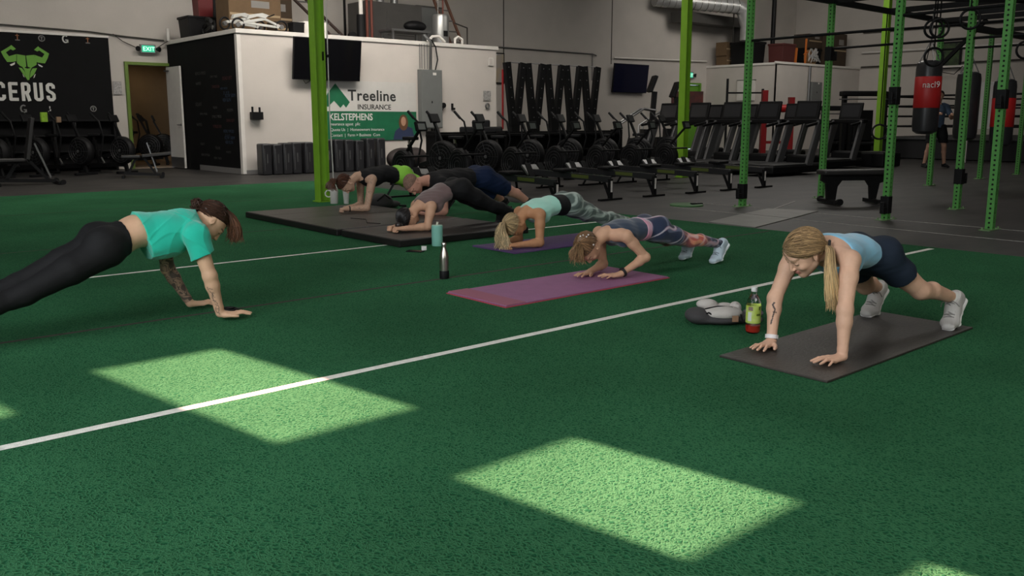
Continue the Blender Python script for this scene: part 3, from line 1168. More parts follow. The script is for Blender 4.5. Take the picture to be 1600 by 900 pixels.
for (a, b_, w) in (((10.05, 2.0), (10.05, 7.6), .018), ((9.05, 0.0), (9.30, 7.4), .018), ((10.0, 6.35), (11.3, 6.8), .03)):
    struct(MB().bar((a[0], a[1], -.004), (b_[0], b_[1], -.004), w, .003).build('trim_9', chalk))

# black mural panel on the back wall, left
pan = struct(MB().box(((X0 + 6.60) / 2, 21.785, 1.5), (6.60 - X0, .02, 3.0)).build('wall_mural', black_paint), 'black painted wall panel behind the air bikes')
struct(MB().box(((X0 + 6.60) / 2, 21.77, 3.03), (6.60 - X0, .05, .05)).build('trim_10', trim_white))


def wall_poly(uv, Y, cx, cy, s, depth, m):
    """polygon given in a 6x crop of the photo with its corner at cx, cy"""
    pts = [onY(cx + u / s, cy + v / s, Y) for u, v in uv]
    m.prism([(p.x, p.z) for p in pts], (0, Y, 0), (1, 0, 0), (0, 0, 1), depth)


def flat_poly(poly, Y, m, d):
    m.prism(poly, (0, Y, 0), (1, 0, 0), (0, 0, 1), d)


logo_gr = mat('mural_green_paint', (.125, .30, .045), .8)
logo_wh = mat('mural_white_paint', (.56, .55, .52), .8)
LX = lambda u: 4.36 + (u) * .002095       # crop units -> metres along the wall
LZ = lambda v: 3.19 - (v) * .00228
def P2(uv): return [(LX(u), LZ(v)) for u, v in uv]
bull = thing('wall_emblem', 'green bull head emblem with flexed arms for horns on the black wall', 'emblem', (4.84, 21.77, 2.5))
def emb(name, polys, material):
    m = MB()
    for pl in polys:
        m.prism([(x - 4.84, z - 2.5) for x, z in P2(pl)], (0, 0, 0), (1, 0, 0), (0, 0, 1), .006)
    return m.build(name, material, bull)
armL = [(10, 262), (98, 208), (110, 198), (150, 232), (122, 246), (100, 236), (54, 268), (80, 302), (150, 280), (143, 345), (118, 352), (58, 356), (30, 310)]
armR = [(470 - u, v) for u, v in armL]
emb('arm', [armL], logo_gr)
emb('arm', [armR], logo_gr)
emb('skull', [[(155, 280), (231, 290), (231, 392), (212, 404), (175, 388), (147, 360)], [(239, 290), (316, 280), (333, 350), (330, 372), (275, 404), (245, 392)],
              [(160, 404), (188, 408), (212, 440), (222, 500), (198, 470)], [(332, 404), (290, 408), (268, 440), (256, 500), (300, 462)],
              [(196, 398), (240, 412), (282, 402), (262, 436), (250, 516), (232, 520), (222, 500), (214, 436)]], logo_gr)
emb('ear', [[(80, 380), (130, 356), (125, 376), (92, 392)]], logo_wh)
emb('ear', [[(344, 362), (390, 386), (380, 394), (352, 380)]], logo_wh)
emb('tusk', [[(190, 462), (204, 486), (206, 496), (196, 486)]], logo_wh)
emb('tusk', [[(316, 458), (300, 492), (290, 500), (300, 470)]], logo_wh)
# big block lettering, built from bars so the strokes are as heavy as on the wall
def block_word(word, x, z, h, w, gap, st, Y, material, name, label):
    root = thing(name, label, 'lettering', (x, Y, z))
    for ch in word:
        m = MB()
        ln = {'C': [((w - st / 2, h * .68), (w - st / 2, h - st), (w - st, h - st / 2), (st, h - st / 2), (st / 2, h - st), (st / 2, st), (st, st / 2), (w - st, st / 2), (w - st / 2, st), (w - st / 2, h * .32))],
              'E': [((w, h - st / 2), (st / 2, h - st / 2), (st / 2, st / 2), (w, st / 2)), ((st / 2, h / 2), (w * .88, h / 2))],
              'R': [((st / 2, 0), (st / 2, h - st / 2), (w - st, h - st / 2), (w - st / 2, h - st), (w - st / 2, h * .58), (w - st, h * .45), (st / 2, h * .45)), ((w * .55, h * .45), (w - st / 2, 0))],
              'U': [((st / 2, h), (st / 2, st), (st, st / 2), (w - st, st / 2), (w - st / 2, st), (w - st / 2, h))],
              'S': [((w - st / 2, h * .70), (w - st / 2, h - st), (w - st, h - st / 2), (st, h - st / 2), (st / 2, h - st), (st / 2, h * .62), (st, h * .53), (w - st, h * .46), (w - st / 2, h * .36), (w - st / 2, st), (w - st, st / 2), (st, st / 2), (st / 2, st), (st / 2, h * .3))]}[ch]
        for k, pl in enumerate(ln):
            for i in range(len(pl) - 1):
                a = Vector((pl[i][0], 0, pl[i][1])); b_ = Vector((pl[i + 1][0], 0, pl[i + 1][1]))
                d = (b_ - a).normalized() * st * .30
                q = .0007 * (i + 9 * k)
                m.bar(a, b_, st, .008 + 2 * q, (0, 1, 0))
                if i:
                    m.cyl(a + Vector((0, -.00435 - q, 0)), a + Vector((0, .003, 0)), st / 2, n=20)
        o = m.build('letter', material, root)
        o.location = (root['_x'] if '_x' in root else 0, 0, 0)
        root['_x'] = (root['_x'] if '_x' in root else 0) + w + gap
    del root['_x']
    return root


block_word('CERUS', 4.31 - .10, 1.555, .40, .185, .062, .066, 21.772, logo_wh, 'wall_lettering', 'large white block letters CERUS below the bull head')


# small sponsor marks: rows of little emblems above and below
def mark(px, py, kind, label, material):
    p = onY(px, py, 21.77)
    r = thing('wall_mark', label, 'emblem', p)
    if kind == 'G':
        m = MB(); m.tube([(.055 * math.cos(t) * 1.0, 0, .075 * math.sin(t)) for t in [math.radians(a) for a in range(50, 331, 20)]], .016, 6); m.box((.03, 0, -.02), (.06, .01, .02)); m.box((.05, 0, -.045), (.02, .01, .06))
        m.build('letter', material, r)
    elif kind == 'ring':
        m = MB(); m.torus((0, 0, 0), (0, 1, 0), .06, .010, 20, 6); m.build('ring', material, r)
        m = MB(); m.box((0, 0, 0), (.015, .01, .07)); m.box((0, 0, .02), (.05, .01, .012)); m.build('letter', material, r)
    elif kind == 'anchor':
        m = MB(); m.box((0, 0, .01), (.016, .01, .12)); m.box((0, 0, .035), (.07, .01, .014)); m.build('shank', mat('mural_copper_paint', (.30, .12, .05), .7), r)
        m = MB(); m.box((0, 0, -.06), (.09, .01, .018)); m.build('base_line', material, r)
    else:
        m = MB(); m.box((0, 0, .03), (.02, .01, .05)); m.box((.008, 0, -.03), (.022, .01, .04)); m.box((-.03, 0, -.055), (.02, .01, .012)); m.build('letter', material, r)
    return r


dimw = mat('dim_grey_paint', (.20, .195, .19), .8)
mark(27, 58, 'anchor', 'leftmost small anchor mark at the top of the black wall', dimw)
mark(65, 60, 'ring', 'small round crest between the anchor and the letter G', dimw)
mark(102, 61, 'G', 'small white letter G mark at the top of the black wall', logo_wh)
mark(137, 63, 'anchor', 'rightmost small copper anchor mark at the top of the black wall', dimw)
mark(37, 170, 'G', 'small grey G mark below the block letters', dimw)
mark(78, 170, 'i', 'small broken mark right of the grey G below the block letters', logo_wh)
mark(146, 170, 'ring', 'small round mark below the block letters at the right', dimw)

# faint chalk writing on the office side wall
rnd = random.Random(12)
chk = [mat('white_chalk', (.034, .034, .031), .95), mat('red_chalk', (.045, .009, .008), .95), mat('blue_chalk', (.012, .024, .045), .95)]
words = [('BENCH PRESS', 0), ('STRICT PRESS', 0), ('DEAD LIFT', 1), ('NAMES', 0), ('THRUSTER', 1), ('HERO WOD', 2), ('21 15 9', 2), ('ROW 500M', 2), ('400 RUN', 2), ('SQUAT', 0), ('FRAN', 0), ('MURPH', 0)]
for i in range(26):
    w_, c_ = words[i % len(words)]
    y_ = (20.1 - .75 * (i % 3)) if c_ != 2 else 18.7
    zz = 2.15 - .075 * i + rnd.uniform(-.02, .02)
    o_ = text_mesh(w_, .085 + rnd.uniform(-.02, .03), 'chalk_text', chk[c_], pan, (0, 0, 0), (0, -1, 0), (0, 0, 1), .0008)
    o_.parent = bpy.data.objects['wall_office_side']
    o_.location = (7.938, y_ + rnd.uniform(-.15, .15), zz)


# ------------------------------------------------------------------ columns, banner, screens
def ibeam(name, x, y, label, hgt=ZC, s=.155, rz=0.0):
    root = thing(name, label, 'column', (x, y, 0), rz, 'bright green steel roof columns')
    m = MB(); t = .012
    m.box((0, s / 2 - t / 2, hgt / 2), (s, t, hgt)).box((0, -s / 2 + t / 2, hgt / 2), (s, t, hgt)).box((0, 0, hgt / 2), (t, s - 2 * t, hgt))
    m.build('beam', lime_st, root)
    m = MB(); m.box((0, 0, .008), (s + .05, s + .05, .016))
    m.build('base_plate', lime_st, root)
    return root


ibeam('steel_column', 6.13, 11.16, 'green steel column on the turf beside the black mats', rz=math.radians(90))
ibeam('steel_column', 14.25, 11.16, 'green steel column behind the row of rowing machines', rz=math.radians(90))
ibeam('steel_column', 22.4, 11.16, 'green steel column farthest back, behind the black bench', rz=math.radians(90))
c0 = bpy.data.objects['steel_column']
m = MB(); m.box((.09, -.03, 2.02), (.05, .07, .12)).cyl((.11, -.06, 2.02), (.11, -.10, 2.02), .02)
cl = m.build('camera_clamp', blk2, None); cl.location = (6.13, 11.16, 0); tag(cl, 'small black camera clamp on the nearest green column', 'clamp')


def screen(name, label, c, w, h, tilt=0.0, yaw=0.0, material=None, th=.06):
    root = thing(name, label, 'screen', c, yaw)
    R = Matrix.Rotation(tilt, 3, 'X')
    MB().box((0, 0, 0), (w, th, h), rot=R).build('casing', blk2, root, bevel=.006)
    p = R @ Vector((0, -th / 2 - .001, .0))
    MB().box(p, (w - .03, .003, h - .04), rot=R).build('glass', material or mat('dark_screen_glass', (.004, .004, .005), .12), root)
    MB().box(R @ Vector((0, th / 2 + .05, 0)), (.25, .12, .25), rot=R).build('bracket', blk, root)
    return root


screen('television', 'large black television on the white office wall above the banner', (9.90, 17.58, 2.455), 1.66, .90, tilt=math.radians(8))
m = MB()
m.tube([(9.35, 17.68, 2.0), (9.42, 17.72, 1.93), (9.55, 17.72, 2.0)], .006, 6).tube([(9.5, 17.7, 2.0), (9.75, 17.7, 1.94), (9.92, 17.74, 1.99)], .006, 6)
m.build('cord', blk2, bpy.data.objects['television'])
bpy.data.objects['cord'].location = (-9.90, -17.58, -2.455)
screen('television', 'dark television with a bluish screen on the far wall left of the green column', (24.45, 21.60, 2.62), 1.85, 1.02, tilt=math.radians(6), material=mat('blue_screen_glass', (.004, .005, .02), .15))

# banner
ban = thing('banner', 'insurance banner, white above and green below, on the white office wall', 'banner', (11.15, 17.78, .66))
bx, bz = 11.15, .66
def bl(x, z, y=0): return (x - bx, y, z - bz)
ban_w = mat('white_banner_vinyl', (.47, .455, .43), .6, noise=.06, nscale=5, bump=.3, bscale=4)
ban_g = mat('green_banner_vinyl', (.008, .115, .050), .55, noise=.2, nscale=4, bump=.3, bscale=4)
BL, BR = 9.75, 12.38
MB().box(bl((BL + BR) / 2, 1.68, .0), (BR - BL, .006, .68)).build('upper_sheet', ban_w, ban)
MB().box(bl((BL + BR) / 2, 1.005, .0), (BR - BL, .006, .67)).build('lower_sheet', ban_g, ban)
mk = MB()
MX = lambda u: 9.98 + u * .00209 - bx
MZ = lambda v: 2.105 - v * .00175 - bz
tree = [(0, 215), (97, 85), (270, 320), (222, 392), (190, 350), (152, 395), (76, 305), (0, 385), (-50, 340)]
mk.prism([(MX(u), MZ(v)) for u, v in tree], (0, -.003, 0), (1, 0, 0), (0, 0, 1), .003)
mk.build('pine_emblem', ban_g, ban)
ink = mat('banner_black_ink', (.012, .014, .013), .6)
wink = mat('banner_white_ink', (.50, .50, .47), .6)
text_mesh('Treeline', .345, 'lettering', ink, ban, bl(10.50, 1.585, -.005), (1, 0, 0), (0, 0, 1), .002, bold=.006, font_scale_x=1.04, spacing=1.07)
text_mesh('INSURANCE', .165, 'lettering', ink, ban, bl(10.74, 1.385, -.005), (1, 0, 0), (0, 0, 1), .002, bold=.002, font_scale_x=1.02)
text_mesh('KELSTEPHENS', .215, 'lettering', wink, ban, bl(10.0, 1.14, -.005), (1, 0, 0), (0, 0, 1), .002, bold=.004, font_scale_x=.86)
text_mesh('insurance agent  pllc', .095, 'lettering', wink, ban, bl(10.02, 1.02, -.005), (1, 0, 0), (0, 0, 1), .002)
text_mesh('Quote Us  |  Homeowners insurance', .095, 'lettering', wink, ban, bl(10.02, .895, -.005), (1, 0, 0), (0, 0, 1), .002)
text_mesh('Contact  |  Farm > Business  Com', .095, 'lettering', wink, ban, bl(10.02, .77, -.005), (1, 0, 0), (0, 0, 1), .002)
m = MB(); m.prism([(11.70 - bx, .68 - bz), (12.32 - bx, .68 - bz), (12.25 - bx, .95 - bz), (12.08 - bx, 1.0 - bz), (11.9 - bx, .98 - bz), (11.76 - bx, .88 - bz)], (0, -.004, 0), (1, 0, 0), (0, 0, 1), .003)
m.build('portrait_jacket', mat('print_dark_blue', (.02, .03, .07), .6), ban)
m = MB(); m.prism([(12.0 - bx + .13 * math.cos(t), 1.08 - bz + .19 * math.sin(t)) for t in [i * .3927 for i in range(16)]], (0, -.0045, 0), (1, 0, 0), (0, 0, 1), .003)
m.build('portrait_hair', mat('print_brown', (.10, .045, .02), .6), ban)
m = MB(); m.prism([(12.0 - bx + .07 * math.cos(t), 1.11 - bz + .11 * math.sin(t)) for t in [i * .3927 for i in range(16)]], (0, -.0062, 0), (1, 0, 0), (0, 0, 1), .003)
m.build('portrait_face', mat('print_skin', (.36, .20, .13), .6), ban)

# electrical panels and small wall things
def epanel(name, label, c, w, h, d, yaw=0):
    root = thing(name, label, 'electrical panel', c, yaw)
    MB().box((0, d / 2, 0), (w, d, h)).build('cabinet', mat('grey_panel_paint', (.13, .135, .13), .5, noise=.08, nscale=5), root, bevel=.006)
    MB().box((0, -.006, 0), (w * .94, .012, h * .97)).build('door', mat('grey_panel_paint', (.13, .135, .13)), root, bevel=.003)
    MB().box((-w * .02, -.016, -h * .05), (.02, .02, .05)).build('latch', blk, root)
    MB().box((w * .12, -.014, h * .43), (.10, .004, .06)).build('sticker', trim_white, root)
    return root


e1 = epanel('electrical_panel', 'tall grey electrical panel right of the banner', (12.745, 17.62, 1.64), .62, 1.40, .16)
m = MB()
for i, dx in enumerate((-.26, -.20, -.12, -.04)):
    m.tube([(dx, .12, .72), (dx, .12, 1.30)], .010, 6)
m.build('conduit', grey_st, e1)
m = MB(); m.tube([(.02, .08, .70), (.02, .06, 1.15), (-.02, .0, 1.36), (-.14, .1, 1.52)], .035, 8); m.build('conduit', grey_st, e1, smooth=True)
m = MB(); m.tube([(.18, .1, .70), (.24, .08, .95), (.20, .1, 1.25), (.1, .12, 1.40), (.0, .14, 1.45)], .016, 6); m.tube([(.05, .1, -.70), (.07, .1, -1.0)], .02, 8); m.tube([(.13, .1, -.70), (.13, .1, -1.0)], .02, 8); m.build('cord', blk2, e1, smooth=True)
epanel('electrical_panel', 'small grey electrical panel on the far right office block', (31.95, 18.55, 2.24), .75, .72, .14)
m = MB(); m.tube([(31.49, 18.62, 1.2), (31.49, 18.62, 3.2)], .05, 8)
tag(m.build('conduit', grey_st, smooth=True), 'vertical conduit left of the small grey electrical panel', 'pipe')
sh = thing('wall_shelf', 'small black shelf with chalk and bottles on the white office wall', 'shelf', (8.25, 17.72, 1.27))
MB().box((0, 0, -.04), (.25, .12, .16)).build('tray', blk2, sh, bevel=.005)
m = MB()
m.cyl((-.09, 0, .03), (-.09, 0, .15), .022).cyl((.07, 0, .03), (.07, 0, .14), .022)
m2 = MB(); m2.cyl((-.09, 0, .03), (-.09, 0, .15), .022); m2.build('bottle', blk2, sh, smooth=True)
m2 = MB(); m2.cyl((.07, 0, .03), (.07, 0, .14), .022); m2.build('bottle', blk2, sh, smooth=True)
wp = thing('wall_plug', 'black round plug and cord right of the grey electrical panel', 'plug', (13.17, 17.76, 1.50))
MB().cyl((0, 0, 0), (0, -.05, 0), .065, n=16).build('plug_head', blk2, wp)
MB().tube([(0, -.02, -.06), (-.05, -.02, -.16), (-.18, 0, -.2)], .01, 6).build('cord', blk2, wp)
tag(MB().box((13.47, 17.77, 1.47), (.05, .03, .16)).box((13.50, 17.76, 1.42), (.09, .03, .05)).build('wall_hook', blk), 'small black hook on the white office wall', 'hook')
th_ = thing('thermostat', 'white square thermostat near the right end of the office wall', 'thermostat', (14.72, 17.77, 2.62))
MB().box((0, 0, 0), (.16, .03, .20)).build('frame', trim_white, th_, bevel=.005)
MB().box((0, -.017, 0), (.11, .004, .15)).build('cover', wall_paint, th_)
pa = thing('paper_notice', 'small black and white notice with keys near the end of the office wall', 'notice', (14.60, 17.77, 1.62))
MB().box((0, 0, .14), (.24, .006, .24)).build('print', mat('notice_print', (.10, .10, .10), .8, color2=(.4, .38, .36), nscale=30), pa)
MB().torus((0, -.01, -.12), (0, 1, 0), .06, .02, 16, 6).build('keys', grey_st, pa)
po = thing('framed_poster', 'narrow framed poster on the far wall beside the office corner', 'poster', (18.36, 21.74, 2.76))
MB().box((0, 0, 0), (.42, .03, .96)).build('frame', blk2, po)
MB().box((0, -.018, 0), (.34, .004, .88)).build('print', mat('poster_print', (.30, .30, .33), .6, color2=(.42, .33, .20), nscale=3), po)
nt_ = thing('paper_notice', 'framed paper notice left of the open door', 'notice', (6.72, 21.76, 1.88))
MB().box((0, 0, 0), (.19, .01, .30)).build('frame', mat('grey_frame', (.25, .24, .23), .6), nt_)
MB().box((0, -.006, 0), (.17, .004, .27)).build('print', mat('notice_paper', (.42, .40, .38), .8, color2=(.15, .15, .15), nscale=35), nt_)


def exit_sign(label, c, s=1.0):
    r = thing('exit_sign', label, 'exit sign', c)
    MB().box((0, 0, 0), (.36 * s, .07, .20 * s)).build('housing', mat('grey_plastic', (.16, .16, .155), .5), r, bevel=.005)
    MB().box((0, -.038, 0), (.29 * s, .006, .15 * s)).build('light_panel', mat('lit_green_panel', (.02, .42, .24), .4, emis=.7), r)
    text_mesh('EXIT', .135 * s, 'lettering', mat('lit_pale_letters', (.55, .95, .75), .4, emis=1.0), r, (-.125 * s, -.043, -.048 * s), (1, 0, 0), (0, 0, 1), .002)
    for q in (-1, 1):
        m = MB(); m.cyl((q * .20 * s, -.02, .0), (q * .25 * s, -.09, -.01), .035 * s, .06 * s, n=14)
        m.build('lamp_head', blk2, r, smooth=True)
    return r


exit_sign('green exit sign with two lamps above the open door', (7.45, 21.70, 2.80))
exit_sign('green exit sign above the green door at the far end', (28.05, 21.76, 2.86), 1.3)
tag(MB().tube([(6.7, 21.74, 3.1), (6.9, 21.74, 2.95), (7.2, 21.74, 2.82)], .010, 6).tube([(7.66, 21.74, 2.82), (7.9, 21.6, 3.0)], .010, 6).build('cable', jm), 'black cord drooping to the exit sign over the open door', 'cable')

# ------------------------------------------------------------------ power rig
def perforated_upright(h, s=.0762, pitch=.0508, r=.0125):
    m = MB()
    N = int(h / pitch)
    hs = s / 2
    faces = [((0, -1, 0), (1, 0, 0)), ((1, 0, 0), (0, 1, 0)), ((0, 1, 0), (-1, 0, 0)), ((-1, 0, 0), (0, -1, 0))]
    for nrm, ex in faces:
        nrm = Vector(nrm); ex = Vector(ex)
        for i in range(N):
            zc = pitch * (i + .5)
            outer = [(-hs, -pitch / 2), (0, -pitch / 2), (hs, -pitch / 2), (hs, 0), (hs, pitch / 2), (0, pitch / 2), (-hs, pitch / 2), (-hs, 0)]
            vs = []
            for u, v in outer:
                vs.append(nrm * hs + ex * u + Vector((0, 0, zc + v)))
            for k in range(8):
                t = math.radians(225 + 45 * k)
                vs.append(nrm * hs + ex * r * math.cos(t) + Vector((0, 0, zc + r * math.sin(t))))
            for k in range(8):
                t = math.radians(225 + 45 * k)
                vs.append(nrm * (hs - .006) + ex * r * math.cos(t) + Vector((0, 0, zc + r * math.sin(t))))
            fs = [(k, (k + 1) % 8, 8 + (k + 1) % 8, 8 + k) for k in range(8)] + [(8 + k, 8 + (k + 1) % 8, 16 + (k + 1) % 8, 16 + k) for k in range(8)]
            m.add(vs, fs)
    m.box((0, 0, N * pitch + .004), (s, s, .008))
    return m


rig = thing('power_rig', 'green and black steel pull-up rig with perforated uprights on the right', 'power rig', (11.1, 5.2, 0))
RX, RY = 11.1, 5.2
posts = [(10.10, 6.87), (12.12, 6.87), (10.02, 4.84), (9.92, 3.65), (15.9, 6.93), (11.92, 4.82), (18.4, 7.05), (20.5, 7.10), (14.0, 4.80), (14.0, 3.6), (12.0, 3.6)]
um = None
for i, (x, y) in enumerate(posts[:8]):
    if um is None:
        u = perforated_upright(2.85).build('upright', rack_gr, rig)
        um = u.data
        pm = MB().box((0, 0, .004), (.30, .115, .008)).cyl((-.12, .035, .008), (-.12, .035, .03), .010, n=8).cyl((.12, -.035, .008), (.12, -.035, .03), .010, n=8)
        pl = pm.build('base_plate', mat('green_grey_plate', (.12, .22, .09), .5), u)
        pmesh = pl.data
        cm = MB().box((0, 0, 1.42), (.060, .060, 2.80)).build('hole_shade_core', hole_shade, u)  # near-black core in the hollow tube, painted shade behind the holes
        imesh = cm.data
    else:
        u = bpy.data.objects.new('upright', um); COL.objects.link(u); u.parent = rig
        for nm, d in (('base_plate', pmesh), ('hole_shade_core', imesh)):
            q = bpy.data.objects.new(nm, d); COL.objects.link(q); q.parent = u
    u.location = (x - RX, y - RY, -.006)
def rigbar(name, a, b_, w=.0762, h=.0762, material=blk, rnd=False):
    a = (a[0] - RX, a[1] - RY, a[2]); b_ = (b_[0] - RX, b_[1] - RY, b_[2])
    m = MB()
    if rnd:
        m.cyl(a, b_, w / 2, n=12)
    else:
        m.bar(a, b_, w, h)
    return m.build(name, material, rig, smooth=rnd)
rigbar('crossmember', (10.14, 6.87, 2.84), (12.08, 6.87, 2.84)); rigbar('crossmember', (12.16, 6.87, 2.84), (15.86, 6.93, 2.84)); rigbar('crossmember', (15.94, 6.93, 2.84), (20.5, 7.1, 2.84))
rigbar('crossmember', (10.10, 6.83, 2.84), (10.02, 4.88, 2.84)); rigbar('crossmember', (10.02, 4.80, 2.84), (9.92, 3.69, 2.84)); rigbar('crossmember', (12.12, 6.83, 2.84), (11.92, 4.86, 2.84))
rigbar('crossmember', (10.06, 4.84, 2.84), (11.88, 4.82, 2.84)); rigbar('crossmember', (11.96, 4.82, 2.84), (18.2, 4.9, 2.84)); rigbar('crossmember', (15.9, 6.89, 2.84), (15.8, 3.0, 2.84)); rigbar('crossmember', (13.9, 6.87, 2.84), (13.8, 3.0, 2.84)); rigbar('crossmember', (18.4, 7.0, 2.84), (18.2, 3.2, 2.84))
rigbar('crossmember', (9.92, 3.65, 2.84), (18.2, 3.2, 2.84))
rigbar('crossmember', (11.92, 4.78, 2.50), (11.92, 2.2, 2.50)); rigbar('crossmember', (11.96, 4.82, 2.30), (15.9, 4.85, 2.30))
rigbar('brace', (10.6, 6.87, 2.80), (14.0, 4.9, 2.80), .05, .05); rigbar('brace', (15.9, 6.93, 2.05), (15.9, 6.2, 2.80), .06, .06)
rigbar('pull_up_bar', (10.10, 6.83, 2.17), (10.02, 4.88, 2.17), .034, rnd=True); rigbar('pull_up_bar', (12.12, 6.83, 2.17), (11.92, 4.86, 2.17), .034, rnd=True)
rigbar('pull_up_bar', (10.02, 4.80, 2.31), (9.92, 3.69, 2.31), .036, rnd=True); rigbar('pull_up_bar', (11.92, 4.8, 2.17), (11.85, 2.6, 2.17), .034, rnd=True)
rigbar('pull_up_bar', (15.9, 6.9, 2.35), (15.8, 3.0, 2.35), .036, rnd=True); rigbar('pull_up_bar', (13.9, 6.87, 2.55), (13.8, 3.0, 2.55), .036, rnd=True)


def jcup(p, side, label=None):
    m = MB()
    m.box((0, 0, 0), (.10, .10, .20)).box((side * .09, -.02, -.06), (.10, .05, .07)).box((side * .135, -.02, -.01), (.02, .05, .10))
    o = m.build('bar_cup', blk2, rig, bevel=.006)
    o.location = (p[0] - RX, p[1] - RY, p[2])
    return o


jcup((10.085, 6.87, .20), -1); jcup((10.005, 4.84, .17), -1); jcup((11.93, 4.82, .42), 1); jcup((10.02, 4.84, 1.42), -1); jcup((9.93, 3.65, 1.36), -1); jcup((12.12, 6.87, 2.10), 1)

# gym rings and bags hanging from the rig
def ring_pair(label, x, y, ztop, zr, gap=.0):
    r = thing('gym_ring', label, 'gym ring', (x, y, zr), group=None)
    MB().torus((0, 0, 0), (.75, .66, 0), .115, .016, 28, 8).build('ring', blk2, r, smooth=True)
    MB().box((0, 0, (ztop - zr + .115) / 2), (.035, .004, ztop - zr - .115)).build('strap', blk2, r)
    return r


def hang_at(px, py, d):
    r = _ray(px, py)
    f2 = Vector((math.cos(_az), math.sin(_az), 0))
    return r * (d / r.dot(f2)) + Vector((0, 0, EYE))


for px, py, d, zt, lb in ((1459, 45, 11.9, 2.80, 'upper left gym ring of the cluster near the rig top'), (1468, 44, 11.7, 2.80, 'upper right gym ring of the cluster near the rig top'), (1459, 89, 11.8, 2.8, 'gym ring hanging lowest beside the red punching bag'),
                         (1516, 30, 11.0, 2.80, 'gym ring at the top of the middle green upright'), (1374, 206, 14.3, 2.8, 'black ring hanging low in front of the farthest green column'), (1602, 78, 12.5, 2.8, 'gym ring at the right edge of the picture')):
    p = hang_at(px, py, d)
    ring_pair(lb, p.x, p.y, zt, p.z)


def punching_bag(label, px, py, d, h, r, band, ztop, shape='round'):
    p = hang_at(px, py, d)
    o = thing('punching_bag', label, 'punching bag', (p.x, p.y, p.z), group=None)
    prof = [(.02, 0), (r * .6, .008), (r * .93, .05), (r, .14), (r, h - .12), (r * .93, h - .04), (r * .6, h - .005), (.02, h)]
    leather = mat('black_bag_vinyl', (.016, .016, .018), .35)
    MB().lathe(prof, n=28).build('bag', leather, o, smooth=True)
    if band:
        MB().lathe([(r + .001, h * band[0]), (r + .004, h * band[0] + .004), (r + .004, h * band[1] - .004), (r + .001, h * band[1])], n=28).build('band', red_v, o, smooth=True)
    m = MB()
    for k in range(4):
        a = math.radians(45 + 90 * k)
        m.cyl((r * .8 * math.cos(a), r * .8 * math.sin(a), h - .02), (0, 0, h + .30), .008, n=6)
    m.cyl((0, 0, h + .28), (0, 0, max(.3, ztop - p.z)), .010, n=6)
    m.build('chain', grey_st, o)
    return o


b1 = punching_bag('black punching bag with a broad red middle, leftmost of three', 1444, 210, 13.6, 1.11, .185, (.36, .78), 2.80)
t1 = text_mesh('nacl9', .13, 'lettering', logo_wh, b1, (0, 0, 0), (.402, -.916, 0), (0, 0, 1), .002, font_scale_x=.9)
t1.location = (-.916 * .194 - .03, -.402 * .194 + .07, .70)
punching_bag('plain black long punching bag, middle of three', 1506, 220, 15.2, 1.16, .19, None, 2.84)
punching_bag('black punching bag with red lower band, rightmost of three', 1562, 230, 14.8, 1.12, .175, (.30, .72), 2.84)

# bench in the rig
bn = thing('flat_bench', 'black flat weight bench standing between the green uprights', 'bench', (11.56, 6.08, 0), math.radians(-33))
MB().box((0, 0, .435), (.98, .27, .07)).build('seat_pad', mat('black_vinyl_pad', (.018, .017, .017), .42), bn, bevel=.02, smooth=True)
MB().prism([(-.47, .40), (.47, .40), (.45, .30), (.38, .28), (.34, .06), (.26, .06), (.24, .24), (.18, .32), (-.18, .32), (-.24, .24), (-.26, .06), (-.38, .06), (-.40, .28), (-.48, .32)], (0, .03, 0), (1, 0, 0), (0, 0, 1), .06).build('frame', blk, bn)
MB().box((-.33, 0, .035), (.09, .50, .055)).build('foot', blk, bn, bevel=.005)
MB().box((.31, 0, .035), (.09, .40, .055)).build('foot', blk, bn, bevel=.005)
for q in (-1, 1):
    MB().cyl((-.33, q * .25, .045), (-.33, q * .29, .045), .045, n=16).build('wheel', blk2, bn, smooth=True)

# steel plates and the green bumper plate on the floor
pts = [onZ(1107, 347), onZ(1200, 326), onZ(1278, 330), onZ(1180, 355.5)]
plm = mat('worn_steel_sheet', (.20, .195, .185), .55, metal=.3, noise=.25, nscale=3)
A_, B_, C_, D_ = pts
mid1 = (A_ + B_) / 2 + Vector((.12, .05, 0)); mid2 = (D_ + C_) / 2 + Vector((.02, 0, 0))
def quad_slab(ps, z0, z1, name, material):
    m = MB(); vs = [(p.x, p.y, z0) for p in ps] + [(p.x, p.y, z1) for p in ps]
    m.add(vs, [(3, 2, 1, 0), (4, 5, 6, 7), (0, 1, 5, 4), (1, 2, 6, 5), (2, 3, 7, 6), (3, 0, 4, 7)])
    return m.build(name, material)
tag(quad_slab([A_, D_, mid2, mid1], -.006, .004, 'floor_plate', plm), 'worn grey sheet on the rubber floor, nearer half touching the turf', 'floor plate')
tag(quad_slab([mid1 + Vector((.02, 0, 0)), mid2 + Vector((.02, 0, 0)), C_, B_], -.006, .005, 'floor_plate', plm), 'worn grey sheet on the rubber floor, farther half near the green upright', 'floor plate')
bp_ = thing('bumper_plate', 'flat green bumper plate lying on the rubber floor near the turf', 'weight plate', (9.6, 7.42, -.006))
MB().lathe([(.026, 0), (.225, 0), (.225, .018), (.21, .026), (.10, .020), (.03, .024), (.026, .024)], n=32).build('disc', mat('green_rubber_plate', (.05, .13, .045), .6), bp_, smooth=True)
MB().bar((.02, -.06, .03), (.16, -.14, .03), .05, .02).build('clip', blk2, bp_)


